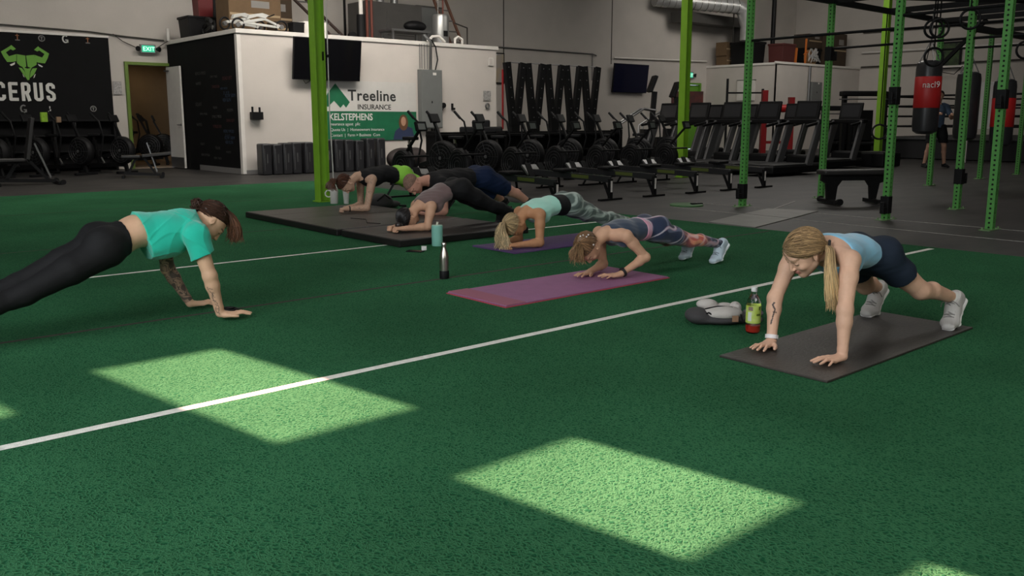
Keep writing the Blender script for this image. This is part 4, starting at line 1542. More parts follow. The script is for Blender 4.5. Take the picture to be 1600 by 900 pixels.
# ------------------------------------------------------------------ rowing machines
def rower():
    r = thing('rowing_machine', 'x', 'rowing machine', (0, 0, 0), 0, 'rowing machines lined up on the rubber floor')
    MB().bar((0, 0.0, .30), (0, 1.75, .34), .045, .09).build('rail', mat('dark_rail', (.03, .03, .032), .35, metal=.4), r, bevel=.006)
    MB().bar((0, .10, .352), (0, 1.70, .385), .022, .006).build('rail_strip', chrome, r)
    MB().bar((0, .42, .315), (0, .78, .322), .050, .05).build('lime_decal', mat('lime_decal', (.06, .08, .012), .6), r)
    m = MB(); m.box((0, 0.0, .16), (.06, .045, .30)).box((0, .0, .012), (.46, .06, .03)).bar((0, .14, .28), (0, .02, .05), .03, .03)
    m.build('rear_leg', blk, r)
    MB().box((0, -.024, .20), (.035, .004, .16)).build('decal', trim_white, r)
    sm = MB(); sm.box((0, .95, .40), (.30, .24, .05)); sm.build('seat', blk2, r, bevel=.02, smooth=True)
    # flywheel housing
    fw_ = MB(); fw_.lathe([(.05, -.05), (.24, -.06), (.265, -.03), (.265, .03), (.24, .06), (.05, .05)], (0, 2.15, .46), (1, 0, 0), 30)
    w = fw_.build('flywheel_cage', blk2, r, smooth=True)
    m = MB()
    for rr in (.07, .12, .17, .22):
        m.torus((-.062, 2.15, .46), (1, 0, 0), rr, .005, 24, 5); m.torus((.062, 2.15, .46), (1, 0, 0), rr, .005, 24, 5)
    m.build('vent_rings', mat('grey_plastic_gloss', (.018, .018, .019), .3), w, smooth=True)
    m = MB(); m.bar((0, 1.70, .33), (0, 2.05, .40), .09, .10).bar((-.02, 2.15, .46), (-.22, 2.30, .02), .035, .03).bar((.02, 2.15, .46), (.22, 2.30, .02), .035, .03).box((0, 2.31, .015), (.60, .06, .03))
    m.build('front_leg', blk, r)
    for q in (-1, 1):
        MB().bar((q * .13, 1.50, .22), (q * .13, 1.66, .48), .11, .02).build('footrest', blk2, r, bevel=.004)
    MB().bar((0, 1.62, .30), (0, 1.78, .44), .30, .03).build('foot_bar', grey_st, r)
    m = MB(); m.cyl((-.24, 1.86, .63), (.24, 1.86, .63), .016, n=10); m.build('handle', blk2, r, smooth=True)
    m = MB(); m.bar((0, 2.10, .66), (0, 1.72, 1.02), .04, .025); a = m.build('monitor_arm', blk, r)
    MB().box((0, 1.70, 1.06), (.19, .04, .14), rot=Matrix.Rotation(math.radians(-20), 3, 'X')).build('monitor', blk2, a, bevel=.008)
    MB().box((0, 1.677, 1.06), (.12, .003, .09), rot=Matrix.Rotation(math.radians(-20), 3, 'X')).build('display', mat('grey_display', (.09, .10, .09), .3), a)
    return r


rx = [(7.35, 8.75, 'leftmost rowing machine, mostly behind the man in the black t-shirt'), (8.35, 8.68, 'second rowing machine from the left, behind the man in black'), (9.42, 8.66, 'rowing machine whose rear leg stands third from the left'),
      (10.40, 8.66, 'rowing machine fourth from the left, in the middle of the row'), (11.38, 8.62, 'rowing machine fifth from the left'), (12.26, 8.60, 'second rowing machine from the right, left of the green upright'),
      (13.22, 8.58, 'rightmost rowing machine, rear leg right of the green upright')]
R0 = rower()
R0.location = (rx[0][0], rx[0][1], -.006); R0['label'] = rx[0][2]
for x, y, lb in rx[1:]:
    dup(R0, (x, y, -.006), 0, lb)


# ------------------------------------------------------------------ fan bikes
def air_bike(lbl=''):
    r = thing('air_bike', lbl, 'exercise bike', (0, 0, 0), 0, 'black fan bikes')
    w = MB().lathe([(.04, -.07), (.27, -.08), (.30, -.04), (.30, .04), (.27, .08), (.04, .07)], (0, -.42, .50), (1, 0, 0), 32).build('fan_cage', blk2, r, smooth=True)
    m = MB()
    for sx in (-1, 1):
        for rr in (.09, .15, .21, .26):
            m.torus((sx * .083, -.42, .50), (1, 0, 0), rr, .005, 26, 5)
        for k in range(10):
            t = k * .628
            m.cyl((sx * .083, -.42 + .05 * math.cos(t), .50 + .05 * math.sin(t)), (sx * .083, -.42 + .26 * math.cos(t), .50 + .26 * math.sin(t)), .0035, n=5)
    m.build('fan_guard', mat('grey_wire', (.018, .018, .019), .35), w, smooth=True)
    MB().lathe([(.005, .0), (.03, .0), (.03, .012), (.005, .014)], (-.095, -.42, .50), (-1, 0, 0), 16).build('hub_badge', mat('silver_badge', (.07, .07, .07), .4), w, smooth=True)
    m = MB(); m.bar((0, -.40, .20), (0, .52, .16), .07, .10).bar((0, .25, .18), (0, .36, .72), .06, .06).bar((0, -.42, .50), (0, .28, .32), .05, .07).box((0, -.50, .03), (.56, .07, .05)).box((0, .56, .03), (.56, .07, .05)).bar((0, -.42, .5), (0, -.50, .05), .08, .05).bar((0, .50, .18), (0, .56, .05), .05, .05)
    m.build('frame', blk, r, bevel=.004)
    m = MB(); m.prism([(-.13, 0), (.13, 0), (.10, -.12), (.03, -.26), (-.03, -.26), (-.10, -.12)], (0, .42, .80), (1, 0, 0), (0, 1, 0), .06)
    m.build('saddle', blk2, r, bevel=.015, smooth=True)
    MB().bar((0, .34, .60), (0, .37, .81), .035, .035).build('seat_post', chrome, r)
    for q in (-1, 1):
        m = MB(); m.tube([(q * .20, .02, .34), (q * .20, -.10, .80), (q * .24, -.05, 1.12), (q * .25, .10, 1.24)], .018, 8); h = m.build('moving_handle', blk, r, smooth=True)
        MB().cyl((q * .25, .03, 1.18), (q * .25, .16, 1.30), .024, n=10).build('grip', blk2, h, smooth=True)
        m = MB(); m.bar((q * .10, .10, .34), (q * .16, .10 + q * .14, .30 + q * .08), .03, .03); c = m.build('crank', grey_st, r)
        MB().box((q * .20, .10 + q * .14, .30 + q * .08), (.10, .09, .03)).build('pedal', blk2, c)
    a = MB().bar((0, -.38, .78), (0, -.22, 1.12), .05, .04).build('mast', blk, r)
    MB().box((0, -.22, 1.18), (.24, .05, .16), rot=Matrix.Rotation(math.radians(-25), 3, 'X')).build('console', blk2, a, bevel=.01)
    return r


bl_ = [(3.55, 20.2, 'fan bike at the left edge below the block letters', .5), (4.30, 20.35, 'second fan bike from the left in front of the black wall', .5), (5.15, 20.35, 'third fan bike from the left in front of the black wall', .5), (6.0, 20.4, 'fan bike nearest the open door', .5)]
rowb = ['leftmost', 'second from left', 'third from left', 'fourth from left', 'fifth from left', 'second from right', 'rightmost']
B0 = None
for x, y, lb, a in bl_:
    if B0 is None:
        B0 = air_bike(lb); B0.location = (x, y, -.006); B0.rotation_euler = (0, 0, a)
    else:
        dup(B0, (x, y, -.006), a, lb)
lr = thing('storage_rack', 'black storage rack standing behind the fan bikes under the block letters', 'rack', (4.6, 21.64, -.006))
for z in (.15, .45, .80, 1.14):
    MB().box((0, 0, z), (3.9, .18, .035)).build('rack_shelf', blk, lr)
for x in (-1.93, -.65, .65, 1.93):
    MB().box((x, 0, .58), (.05, .20, 1.16)).build('side_frame', blk, lr)
for i in range(7):
    dup(B0, (9.05 + i * 1.0, 12.75 - .02 * i, -.006), .25, 'black fan bike behind the rowing machines, %s of that back row' % rowb[i], 'fan bikes behind the rowers')
# lime and brown cloths left on the bikes
tag(MB().box((4.72, 20.12, 1.20), (.14, .05, .20), rz=.3).build('towel', mat('lime_cloth', (.22, .40, .03), .9, noise=.3, nscale=20), bevel=.012, smooth=True), 'lime green cloth hanging on a fan bike below the block letters', 'towel')
tag(MB().box((5.0, 20.15, 1.15), (.10, .05, .12), rz=.3).build('towel', mat('tan_cloth', (.20, .13, .08), .9), bevel=.012, smooth=True), 'small tan cloth beside the lime green cloth', 'towel')


# ------------------------------------------------------------------ adjustable benches at the left
def adj_bench(lbl, loc, rz, back=70):
    r = thing('adjustable_bench', lbl, 'bench', loc, rz)
    pad = mat('black_vinyl_pad', (.018, .017, .017))
    MB().box((.22, 0, .45), (.48, .30, .06)).build('seat_pad', pad, r, bevel=.015, smooth=True)
    a = math.radians(back)
    o_ = Vector((-.06, 0, .46))
    e = Vector((-math.cos(a), 0, math.sin(a)))
    MB().bar(o_, o_ + e * .74, .06, .30, (0, 1, 0)).build('back_pad', pad, r, bevel=.01)
    m = MB(); m.bar((-.50, 0, .06), (.42, 0, .10), .06, .06).bar((.30, 0, .10), (.10, 0, .42), .06, .06).bar((-.38, 0, .08), (-.10, 0, .42), .05, .05).bar((.05, 0, .40), (.40, 0, .42), .06, .04)
    m.build('frame', blk, r)
    MB().box((-.52, 0, .03), (.07, .62, .06)).build('foot', blk, r, bevel=.004)
    MB().box((.44, 0, .03), (.07, .46, .06)).build('foot', blk, r, bevel=.004)
    MB().bar((-.42, 0, .12), (-.20, 0, .74), .03, .03).build('adjuster', grey_st, r)
    for q in (-1, 1):
        MB().cyl((-.56, q * .31, .05), (-.56, q * .35, .05), .045, n=14).build('wheel', blk2, r, smooth=True)
    return r


adj_bench('black adjustable bench at the far left with a raised grey backrest post', (3.72, 17.55, -.006), math.radians(176), 80)
ab = adj_bench('black adjustable bench in front of the open door', (5.98, 18.3, -.006), math.radians(160), 4)
ab.scale = (.74, .9, .95)


# ------------------------------------------------------------------ tall V shaped arm machines
def v_machine(lbl, x, y, w, flip):
    r = thing('cable_tower', lbl, 'exercise machine', (x, y, -.006), 0, 'tall black machines with V shaped arms')
    for q in (-1, 1):
        a = MB().bar((q * w / 2, 0, 2.34), (q * .05, 0, 1.05), .155, .09, (0, 1, 0)).build('arm', blk, r)
        m = MB()
        for k in range(6):
            p = Vector((q * w / 2, 0, 2.34)).lerp(Vector((q * .05, 0, 1.05)), .08 + .16 * k)
            m.cyl(p + Vector((0, -.056, 0)), p + Vector((0, -.048, 0)), .012, n=8)
        m.build('bolts', grey_st, a)
    MB().box((0, .02, .60), (.22, .12, 1.15)).build('post', blk, r)
    MB().box((0, .0, .03), (.50, .9, .06)).build('base', blk, r)
    MB().cyl((-w / 2, 0, 2.34), (w / 2, 0, 2.34), .010, n=8).build('tie_bar', grey_st, r)
    MB().box((0, -.22, .55), (.30, .34, .10)).build('seat', blk2, r, bevel=.02)
    return r


V0 = v_machine('leftmost of the tall black V arm machines', 12.42, 14.2, .44, 0)
for i, (x, w) in enumerate(((13.00, .5), (13.58, .5), (14.15, .5), (14.72, .5))):
    dup(V0, (x, 14.2, -.006), 0, '%s of the tall black V arm machines' % ('second from left', 'middle one', 'fourth from left', 'rightmost')[i])
tag(MB().bar((12.3, 14.45, .95), (12.3, 14.45, 2.2), .03, .03).build('red_post', mat('red_steel', (.25, .01, .012), .4)), 'thin red post seen between the V arm machines', 'post')


# ------------------------------------------------------------------ treadmills (run towards +X, consoles at the far end)
def treadmill():
    r = thing('treadmill', 'x', 'treadmill', (0, 0, 0), 0, 'black treadmills in a row')
    MB().box((-.85, 0, .13), (1.85, .80, .16)).build('deck', blk2, r, bevel=.03, smooth=True)
    MB().box((-.90, 0, .222), (1.55, .52, .02)).build('belt', mat('belt_rubber', (.012, .012, .012), .7), r)
    for q in (-1, 1):
        MB().box((-.85, q * .33, .225), (1.75, .10, .03)).build('side_rail', mat('grey_side_rail', (.045, .045, .045), .45), r, bevel=.008)
        u = MB().bar((-.40, q * .36, .16), (.02, q * .36, 1.12), .22, .07, (0, 1, 0)).build('upright', mat('dark_grey_panel', (.075, .075, .077), .4), r, bevel=.015)
        MB().bar((-.37, q * .398, .24), (.0, q * .398, 1.06), .06, .006, (0, 1, 0)).build('panel_stripe', mat('silver_stripe', (.12, .12, .12), .35, metal=.5), u)
        MB().bar((-.55, q * .36, 1.02), (.05, q * .34, 1.10), .05, .06).build('handrail', blk2, r, bevel=.01)
    MB().box((.02, 0, 1.12), (.22, .86, .10)).build('console_base', blk2, r, bevel=.02)
    c = MB().box((.10, 0, 1.36), (.06, .58, .42), rot=Matrix.Rotation(math.radians(14), 3, 'Y')).build('console', blk2, r, bevel=.02, smooth=True)
    MB().box((.065, 0, 1.365), (.006, .46, .30), rot=Matrix.Rotation(math.radians(14), 3, 'Y')).build('display', mat('dim_screen', (.028, .028, .030), .2), c)
    MB().box((-.02, 0, .28), (.34, .66, .24)).build('motor_hood', blk2, r, bevel=.05, smooth=True)
    return r


T0 = treadmill()
ty = [13.3, 12.33, 11.36, 10.40]
tl = ['leftmost of the front treadmills, right of the green column', 'second front treadmill from the left', 'third front treadmill, in front of the red frame', 'rightmost front treadmill between two green uprights']
for i, y in enumerate(ty):
    if i == 0:
        T0.location = (17.5, y, -.006); T0['label'] = tl[0]
    else:
        dup(T0, (17.5, y, -.006), 0, tl[i])
for i, (x, y) in enumerate(((17.6, 14.3), (20.3, 14.9), (20.3, 13.8), (20.3, 12.4), (20.5, 11.0))):
    dup(T0, (x, y, -.006), 0, ['treadmill half hidden by the green column', 'rear treadmill farthest left', 'rear treadmill seen through the gap left of the green upright', 'rear treadmill behind the red frame', 'rear treadmill farthest right'][i])

# long black storage rack behind the fan bikes
dr = thing('storage_rack', 'long low black storage rack behind the fan bikes', 'rack', (12.3, 13.5, -.006))
for z in (.18, .52, .86):
    MB().box((0, 0, z), (5.2, .28, .04)).build('rack_shelf', blk, dr)
for x in (-2.55, -.85, .85, 2.55):
    MB().box((x, 0, .47), (.07, .30, .94)).build('side_frame', blk, dr)
MB().box((0, .13, .47), (5.1, .02, .9)).build('back_panel', blk2, dr)

# red frame, squat stand, dark gym machines behind the treadmills
rf = thing('red_rack', 'dark red steel frame with a red roller pad behind the treadmills', 'rack', (21.5, 13.0, 0))
redst = mat('dark_red_steel', (.20, .010, .012), .4)
f2 = hang_at(1194, 170, 26.0); f3 = hang_at(1236, 170, 26.0)
rf.location = ((f2.x + f3.x) / 2, (f2.y + f3.y) / 2, -.006)
hw = (f3 - f2).length / 2; dirx = (f3 - f2).normalized(); dirx.z = 0
for q in (-1, 1):
    p = dirx * hw * q
    MB().box((p.x, p.y, 1.0 if q < 0 else .9), (.16, .16, 2.0 if q < 0 else 1.8), rz=-.7).build('upright', redst, rf)
MB().cyl(-dirx * hw * .7 + Vector((0, 0, 1.48)), dirx * hw * .7 + Vector((0, 0, 1.48)), .11, n=16).build('roller_pad', red_v, rf, smooth=True)
MB().bar(-dirx * hw + Vector((0, 0, .5)), dirx * hw + Vector((0, 0, .5)), .08, .08).build('crossbar', redst, rf)
sr = thing('squat_stand', 'black squat stand with a high bar against the far wall', 'rack', (27.2, 18.6, -.006), math.radians(-48))
for q in (-1, 1):
    MB().box((q * .62, 0, 1.3 if q < 0 else 1.12), (.08, .08, 2.6 if q < 0 else 2.24)).build('upright', blk, sr)
MB().box((0, 0, 2.1), (1.24, .06, .06)).build('crossbar', blk, sr)
MB().box((0, 0, .06), (1.3, .9, .08)).build('base', blk, sr)
wb = thing('whiteboard', 'small white board on the far office block wall behind the treadmills', 'board', (29.16, 19.9, 2.25))
MB().box((0, 0, 0), (.03, .8, .75)).build('board', trim_white, wb)
MB().box((0, 0, .39), (.04, .84, .03)).build('frame', grey_st, wb)


def dark_machine(lbl, px, d, w, h, kind):
    p = hang_at(px, 230, d)
    r = thing('gym_machine', lbl, 'exercise machine', (p.x, p.y, -.006), -.7)
    if kind == 'stepper':
        MB().prism([(-.6, .0), (.6, .0), (.6, .9), (.30, .9), (.30, .66), (.0, .66), (.0, .42), (-.30, .42), (-.30, .2), (-.6, .2)], (0, w / 2, 0), (1, 0, 0), (0, 0, 1), w).build('steps', blk2, r, bevel=.01)
        for q in (-1, 1):
            MB().tube([(-.45, q * w * .48, .25), (-.40, q * w * .5, 1.0), (.30, q * w * .5, 1.45), (.62, q * w * .48, 1.4)], .028, 8).build('handrail', grey_st, r, smooth=True)
        a = MB().bar((.55, 0, .85), (.62, 0, h - .2), .2, .12).build('mast', blk, r)
        MB().box((.55, 0, h), (.10, .55, .45), rot=Matrix.Rotation(math.radians(20), 3, 'Y')).build('console', blk2, a, bevel=.02)
    else:
        for q in (-1, 1):
            MB().box((q * w * .42, 0, h / 2), (.10, .16, h)).build('upright', blk, r)
        MB().box((0, 0, h - .06), (w, .35, .14)).build('header', blk2, r, bevel=.03)
        MB().box((0, .06, h * .42), (w * .5, .2, h * .62)).build('weight_stack', blk, r)
        MB().box((0, -.30, .48), (w * .45, .5, .10)).build('seat', blk2, r, bevel=.03)
        MB().box((0, -.08, .85), (w * .42, .10, .6)).build('back_pad', blk2, r, bevel=.03)
        MB().cyl((-w * .6, -.2, h - .22), (w * .6, -.2, h - .22), .018, n=8).build('lat_bar', grey_st, r, smooth=True)
    return r


dark_machine('black stair machine with metal rails right of the V arm machines', 985, 24.0, .7, 2.1, 'stepper')
dark_machine('black stair machine partly behind the nearer stair machine, left of the green column', 1022, 25.6, .7, 2.0, 'stepper')
dark_machine('bulky black weight machine with a rounded header right of the treadmills', 1343, 25.5, 1.25, 1.95, 'tower')
dark_machine('black weight machine just right of the last treadmills', 1308, 26.5, 1.1, 1.55, 'tower')
dark_machine('black weight machine at the end of the white office wall', 752, 18.6, .9, 1.0, 'tower')
rb = thing('ad_board', 'dark red and black board behind the stair machines', 'board', (22.5, 17.5, 1.75), -.7)
MB().box((0, 0, 0), (1.0, .04, .55)).build('board', mat('dark_print', (.02, .012, .012), .6, color2=(.12, .02, .015), nscale=3), rb)
MB().box((0, .02, -1.0), (.05, .05, 1.5)).build('leg', blk, rb)

# tall black rounded pads standing against the office wall
pad_label = ['first', 'second', 'third', 'fourth', 'fifth', 'sixth', 'seventh', 'eighth', 'ninth', 'tenth', 'eleventh', 'twelfth']
xs = [8.25, 8.49, 8.72, 8.95, 9.21, 9.47, 9.72, 9.98, 10.24, 10.50, 10.78, 11.08]
hts = [.66, .65, .67, .68, .68, .65, .73, .73, .72, .70, .74, .74]
k0 = None
rnd = random.Random(3)
for i, x in enumerate(xs):
    if k0 is None:
        k0 = thing('kick_shield', '', 'pad', (x, 17.45, -.006), 0, 'black pads standing along the office wall')
        MB().box((0, 0, .35), (.215, .30, .70)).build('pad', mat('black_bag_vinyl', (.016, .016, .018), .35), k0, bevel=.035, smooth=True, seg=3)
        MB().box((0, -.152, .37), (.028, .003, .20)).build('print', mat('faint_print', (.05, .05, .05), .7), k0)
        MB().box((-.06, -.152, .35), (.010, .004, .5)).build('strap', mat('dark_grey_panel', (.055, .055, .056)), k0)
        q = k0
    else:
        q = dup(k0, (x, 17.45 + rnd.uniform(-.03, .03), -.006), rnd.uniform(-.05, .05))
    q.scale = (1, 1, hts[i] / .70)
    q['label'] = 'tall black pad against the office wall, %s from the left' % pad_label[i]
blob([Ell((11.7, 17.40, .24), (.42, .26, .26), k=.1), Ell((12.05, 17.38, .30), (.28, .24, .20), k=.1), Ell((12.3, 17.3, .12), (.25, .2, .14), k=.1)], 'duffel_bag', mat('dark_brown_bag', (.018, .012, .011), .7), None, .02, floor=0)
tag(bpy.data.objects['duffel_bag'], 'slumped dark bag right of the row of tall black pads', 'bag')
# low black block in front of the farthest column
jb = thing('jerk_block', 'low black block in front of the farthest green column', 'block', (21.35, 10.65, -.006))
MB().box((0, 0, .18), (.9, .8, .34)).build('block', blk2, jb, bevel=.03)
MB().box((0, 0, .36), (.8, .7, .02)).build('top_pad', blk_rub, jb)

# ------------------------------------------------------------------ boxing ring at the back right
bo = thing('boxing_ring', 'black raised boxing ring with ropes at the back right', 'boxing ring', (29.0, 10.5, 0))
def ringp(px, py_, d): return hang_at(px, py_, d)
c1 = Vector((26.3, 13.4, 0)); c2 = Vector((26.3, 6.2, 0)); c3 = Vector((33.5, 6.2, 0)); c4 = Vector((33.5, 13.4, 0))
ro = Vector((29.0, 10.5, 0))
MB().box((29.9 - 29.0, 9.8 - 10.5, .30), (7.2, 7.2, .56)).build('platform', mat('black_apron_cloth', (.010, .010, .011), .8), bo)
MB().box((29.9 - 29.0, 9.8 - 10.5, .60), (7.3, 7.3, .05)).build('canvas', mat('grey_canvas', (.05, .05, .05), .9), bo)
for c in (c1, c2, c3, c4):
    q = c - ro + Vector((.3 if c.x < 29 else -.3, -.3 if c.y > 10 else .3, 0))
    MB().cyl((q.x, q.y, .6), (q.x, q.y, 2.0), .06, n=12).build('corner_post', blk, bo, smooth=True)
for z in (.95, 1.25, 1.55, 1.85):
    cs = [c - ro + Vector((.3 if c.x < 29 else -.3, -.3 if c.y > 10 else .3, z)) for c in (c1, c2, c3, c4)]
    MB().tube(cs, .028, 8, closed=True).build('rope', blk2, bo, smooth=True)
wbp = thing('white_partition', 'white panel standing behind the middle punching bag', 'panel', tuple(hang_at(1538, 203, 24.0)))
wpz = wbp.location.z
MB().box((0, 0, .65), (.06, 1.15, 1.25), rz=.856).build('panel', mat('bright_white_panel', (.88, .86, .83), .6), wbp)
MB().box((-.36, .31, -wpz / 2), (.06, .08, wpz)).build('leg', trim_white, wbp)
MB().box((.36, -.31, -wpz / 2), (.06, .08, wpz)).build('leg', trim_white, wbp)
gp = thing('framed_poster', 'dark green framed print above the punching bags on the right wall', 'poster', tuple(onX(1483, 86, 35.35)))
MB().box((0, 0, 0), (.05, .9, 1.0)).build('frame', blk2, gp)
MB().box((-.03, 0, 0), (.01, .78, .86)).build('print', mat('green_print', (.05, .09, .03), .7, color2=(.012, .014, .012), nscale=5), gp)
pc = thing('wall_bracket', 'white bracket below the green framed print', 'bracket', tuple(onX(1485, 104, 35.3)))
MB().box((-.05, 0, 0), (.08, 1.1, .07)).build('arm', trim_white, pc)
MB().tube([(-.1, -.5, 0), (-.1, -.2, -.3), (-.1, .3, -.2)], .015, 6).build('cord', blk2, pc)
for i, (a, b_) in enumerate((((1330, 52), (1420, 46)), ((1330, 84), (1400, 79)), ((1330, 106), (1420, 101)))):
    p = onX(*a, 35.4); q = onX(*b_, 35.4)
    z = (p.z + q.z) / 2
    tag(MB().tube([(35.40, 18.6, z), (35.40, 8.0, z)], .03 if i != 1 else .045, 8).build('wall_pipe', jm if i != 1 else trim_white, smooth=True), ['highest thin dark pipe along the right wall', 'white pipe along the right wall between two dark ones', 'lowest dark pipe along the right wall'][i], 'pipe')


# ------------------------------------------------------------------ things stored on top of the office (floor at z = 3.0)
ZL = 3.004
card = mat('brown_cardboard', (.13, .080, .040), .85, noise=.15, nscale=6)
card2 = mat('dark_cardboard', (.045, .028, .015), .85, noise=.2, nscale=6)


def carton(lbl, c, s, rz=0, m_=None, nm='cardboard_box', z=ZL):
    r = thing(nm, lbl, 'box', (c[0], c[1], z + c[2]), rz)
    MB().box((0, 0, s[2] / 2), s).build('carton', m_ or card, r, bevel=.006)
    MB().box((0, -s[1] / 2 - .001, s[2] / 2), (s[0] * .96, .002, .05)).build('tape', mat('tape_tan', (.30, .22, .13), .5), r)
    MB().box((s[0] * .1, -s[1] / 2 - .002, s[2] * .75), (s[0] * .35, .003, s[2] * .16)).build('label_sticker', mat('faded_paper', (.20, .19, .18), .8), r)
    return r


def tub(lbl, c, s, rz=0, m_=None, z=ZL):
    r = thing('storage_tub', lbl, 'tub', (c[0], c[1], z + c[2]), rz)
    MB().box((0, 0, s[2] * .45), (s[0], s[1], s[2] * .9), taper=1.08).build('tub', m_ or blk2, r, bevel=.015)
    MB().box((0, 0, s[2] * .94), (s[0] * 1.14, s[1] * 1.14, s[2] * .10)).build('lid', m_ or blk2, r, bevel=.01)
    return r


carton('large brown cardboard box at the left end of the office roof', (9.05, 19.6, 0), (1.25, .7, .95))
carton('flat cardboard box leaning in front of the large brown one', (9.64, 18.98, 0), (.70, .45, .32), 0, card2)
carton('dark cardboard box behind the green column on the office roof', (9.98, 20.32, 0), (.75, .6, 1.05), 0, card2)
tub('black tub at the left corner of the office roof', (8.35, 20.75, 0), (.7, .6, .5))
tub('black tub stacked at the back left of the office roof', (9.15, 21.2, 0), (.7, .5, 1.5))
tub('dark red tub on the office roof near the top left', (8.45, 20.75, .50), (.34, .34, .50), 0, mat('red_plastic', (.10, .005, .006), .5))
tub('black toolbox in the middle of the clutter on the office roof', (9.50, 18.2, 0), (.26, .24, .26))
tub('tall black tub at the back of the office roof left of the green column', (10.0, 21.2, 0), (.75, .5, 1.6))
wbx = thing('foam_board', 'white board lying against the clutter left of the green column', 'board', (9.98, 18.35, ZL))
MB().box((0, 0, .16), (.62, .30, .30), taper=.92).build('board', trim_white, wbx, bevel=.01)


def bike_frame(lbl, loc, rz, c):
    r = thing('stacked_bike', lbl, 'bicycle', loc, rz)
    mt_ = mat('scuffed_white_frame', (.42, .42, .40), .4) if c == 'w' else blk
    MB().bar((-.45, 0, .18), (.10, 0, .30), .05, .06).bar((.10, 0, .30), (.45, 0, .16), .05, .05).bar((-.40, 0, .20), (.42, 0, .14), .04, .05).build('frame', mt_, r, bevel=.01)
    for x in (-.48, .48):
        w = MB().torus((x, 0, .15), (0, 1, .1), .125, .022, 24, 8).build('wheel', blk2, r, smooth=True)
        MB().lathe([(.01, -.03), (.05, -.03), (.05, .03), (.01, .03)], (x, 0, .15), (0, 1, 0), 12).build('hub', grey_st, w, smooth=True)
    MB().prism([(-.3, .26), (-.05, .34), (.1, .30), (.2, .38), (.05, .42), (-.25, .36)], (0, .04, 0), (1, 0, 0), (0, 0, 1), .08).build('fairing', mt_, r, bevel=.01)
    MB().tube([(.25, -.2, .38), (.22, 0, .36), (.25, .2, .38)], .014, 6).build('handlebar', blk, r, smooth=True)
    return r


bike_frame('white folded bike frame lying at the corner of the office roof', (8.72, 18.35, ZL), -.1, 'w')
bike_frame('white folded bike frame stacked behind the first white one', (8.60, 18.95, ZL + .05), .25, 'w')
bike_frame('black folded bike frame at the left end of the office roof edge', (8.17, 19.8, ZL), 1.4, 'b')


def ladder(lbl, a, b_, w, n, material, wdir=(1, 0, 0), cat='ladder'):
    a = Vector(a); b_ = Vector(b_); wd = Vector(wdir).normalized() * w / 2
    r = thing('ladder', lbl, cat, a)
    for q in (-1, 1):
        MB().bar(wd * q, b_ - a + wd * q, .04, .07, wd).build('rail', material, r)
    for k in range(n):
        t = (k + .6) / n
        p = (b_ - a) * t
        MB().cyl(p - wd, p + wd, .016, n=8).build('rung', grey_st, r)
    return r


ladder('dark ladder leaning on the wall right of the nearest green column', (11.05, 18.9, ZL), (10.25, 21.6, 5.2), .34, 8, mat('brown_ladder_rail', (.035, .022, .018), .6))
ladder('reddish wooden ladder at the right end of the office roof', (14.55, 18.9, ZL), (14.45, 20.0, 5.0), .40, 7, mat('reddish_ladder_rail', (.10, .045, .028), .6))
pm_ = thing('drain_machine', 'dark upright cylinder on a wheeled stand on the office roof', 'machine', (11.42, 18.7, ZL))
MB().cyl((.05, 0, .1), (.05, 0, .62), .11, n=16).build('body', blk2, pm_, smooth=True)
MB().cyl((.05, 0, .62), (.05, 0, 1.4), .05, n=12).build('pipe', trim_white, pm_, smooth=True)
MB().cyl((-.20, -.04, .10), (-.20, .04, .10), .11, n=18).build('wheel', blk2, pm_, smooth=True)
MB().tube([(.0, 0, .06), (.6, -.1, .05), (.62, -.1, .08)], .05, 10).build('hose', trim_white, pm_, smooth=True)
for i, x in enumerate((11.95, 12.08)):
    tag(MB().cyl((x, 19.2, ZL), (x, 19.2, ZC), .035, n=10).build('standpipe', mat('rusty_red_pipe', (.14, .035, .022), .6), smooth=True), ['left one of two rusty red pipes rising from the office roof', 'right one of two rusty red pipes rising from the office roof'][i], 'pipe')
fu = thing('furnace', 'large dark furnace cabinet on the office roof', 'furnace', (13.0, 20.0, ZL))
MB().box((0, 0, .62), (1.7, .9, .95)).build('cabinet', mat('dark_metal_cabinet', (.055, .052, .048), .55, noise=.2, nscale=3), fu, bevel=.01)
MB().box((.2, -.46, .60), (.9, .02, .6)).build('panel', mat('dark_metal_cabinet', (.055, .052, .048)), fu, bevel=.005)
MB().cyl((-.15, 0, 1.08), (-.15, 0, 3.0), .11, n=14).build('flue', grey_st, fu, smooth=True)
MB().cyl((.30, 0, 1.08), (.30, 0, 3.0), .09, n=14).build('flue', grey_st, fu, smooth=True)
MB().box((0, 0, .07), (1.8, .9, .12)).build('stand', grey_st, fu)
tb = thing('steel_table', 'low grey steel stand in front of the furnace', 'table', (12.75, 18.75, ZL))
MB().box((0, 0, .31), (1.15, .6, .05)).build('top', grey_st, tb)
for x in (-.52, .52):
    for y in (-.25, .25):
        MB().box((x, y, .145), (.05, .05, .29)).build('leg', grey_st, tb)
hl = thing('hood_bundle', 'heap of black cloth lying on the steel stand', 'cloth', (13.1, 18.8, ZL + .335))
MB().ball((0, 0, .13), .25, (1.3, .8, .55)).build('heap', blk2, hl, smooth=True)
wh = thing('water_heater', 'shiny silver water heater on the office roof', 'water heater', (13.75, 18.6, ZL))
MB().lathe([(.02, 0), (.21, .0), (.215, .05), (.215, .72), (.19, .78), (.02, .80)], n=28).build('tank', mat('wrapped_silver', (.32, .32, .31), .35, metal=.7), wh, smooth=True)
MB().cyl((-.08, 0, .8), (-.08, 0, 1.8), .02, n=8).build('pipe', chrome, wh, smooth=True)
MB().cyl((.08, 0, .8), (.08, 0, 1.8), .02, n=8).build('pipe', mat('rusty_red_pipe', (.14, .035, .022)), wh, smooth=True)
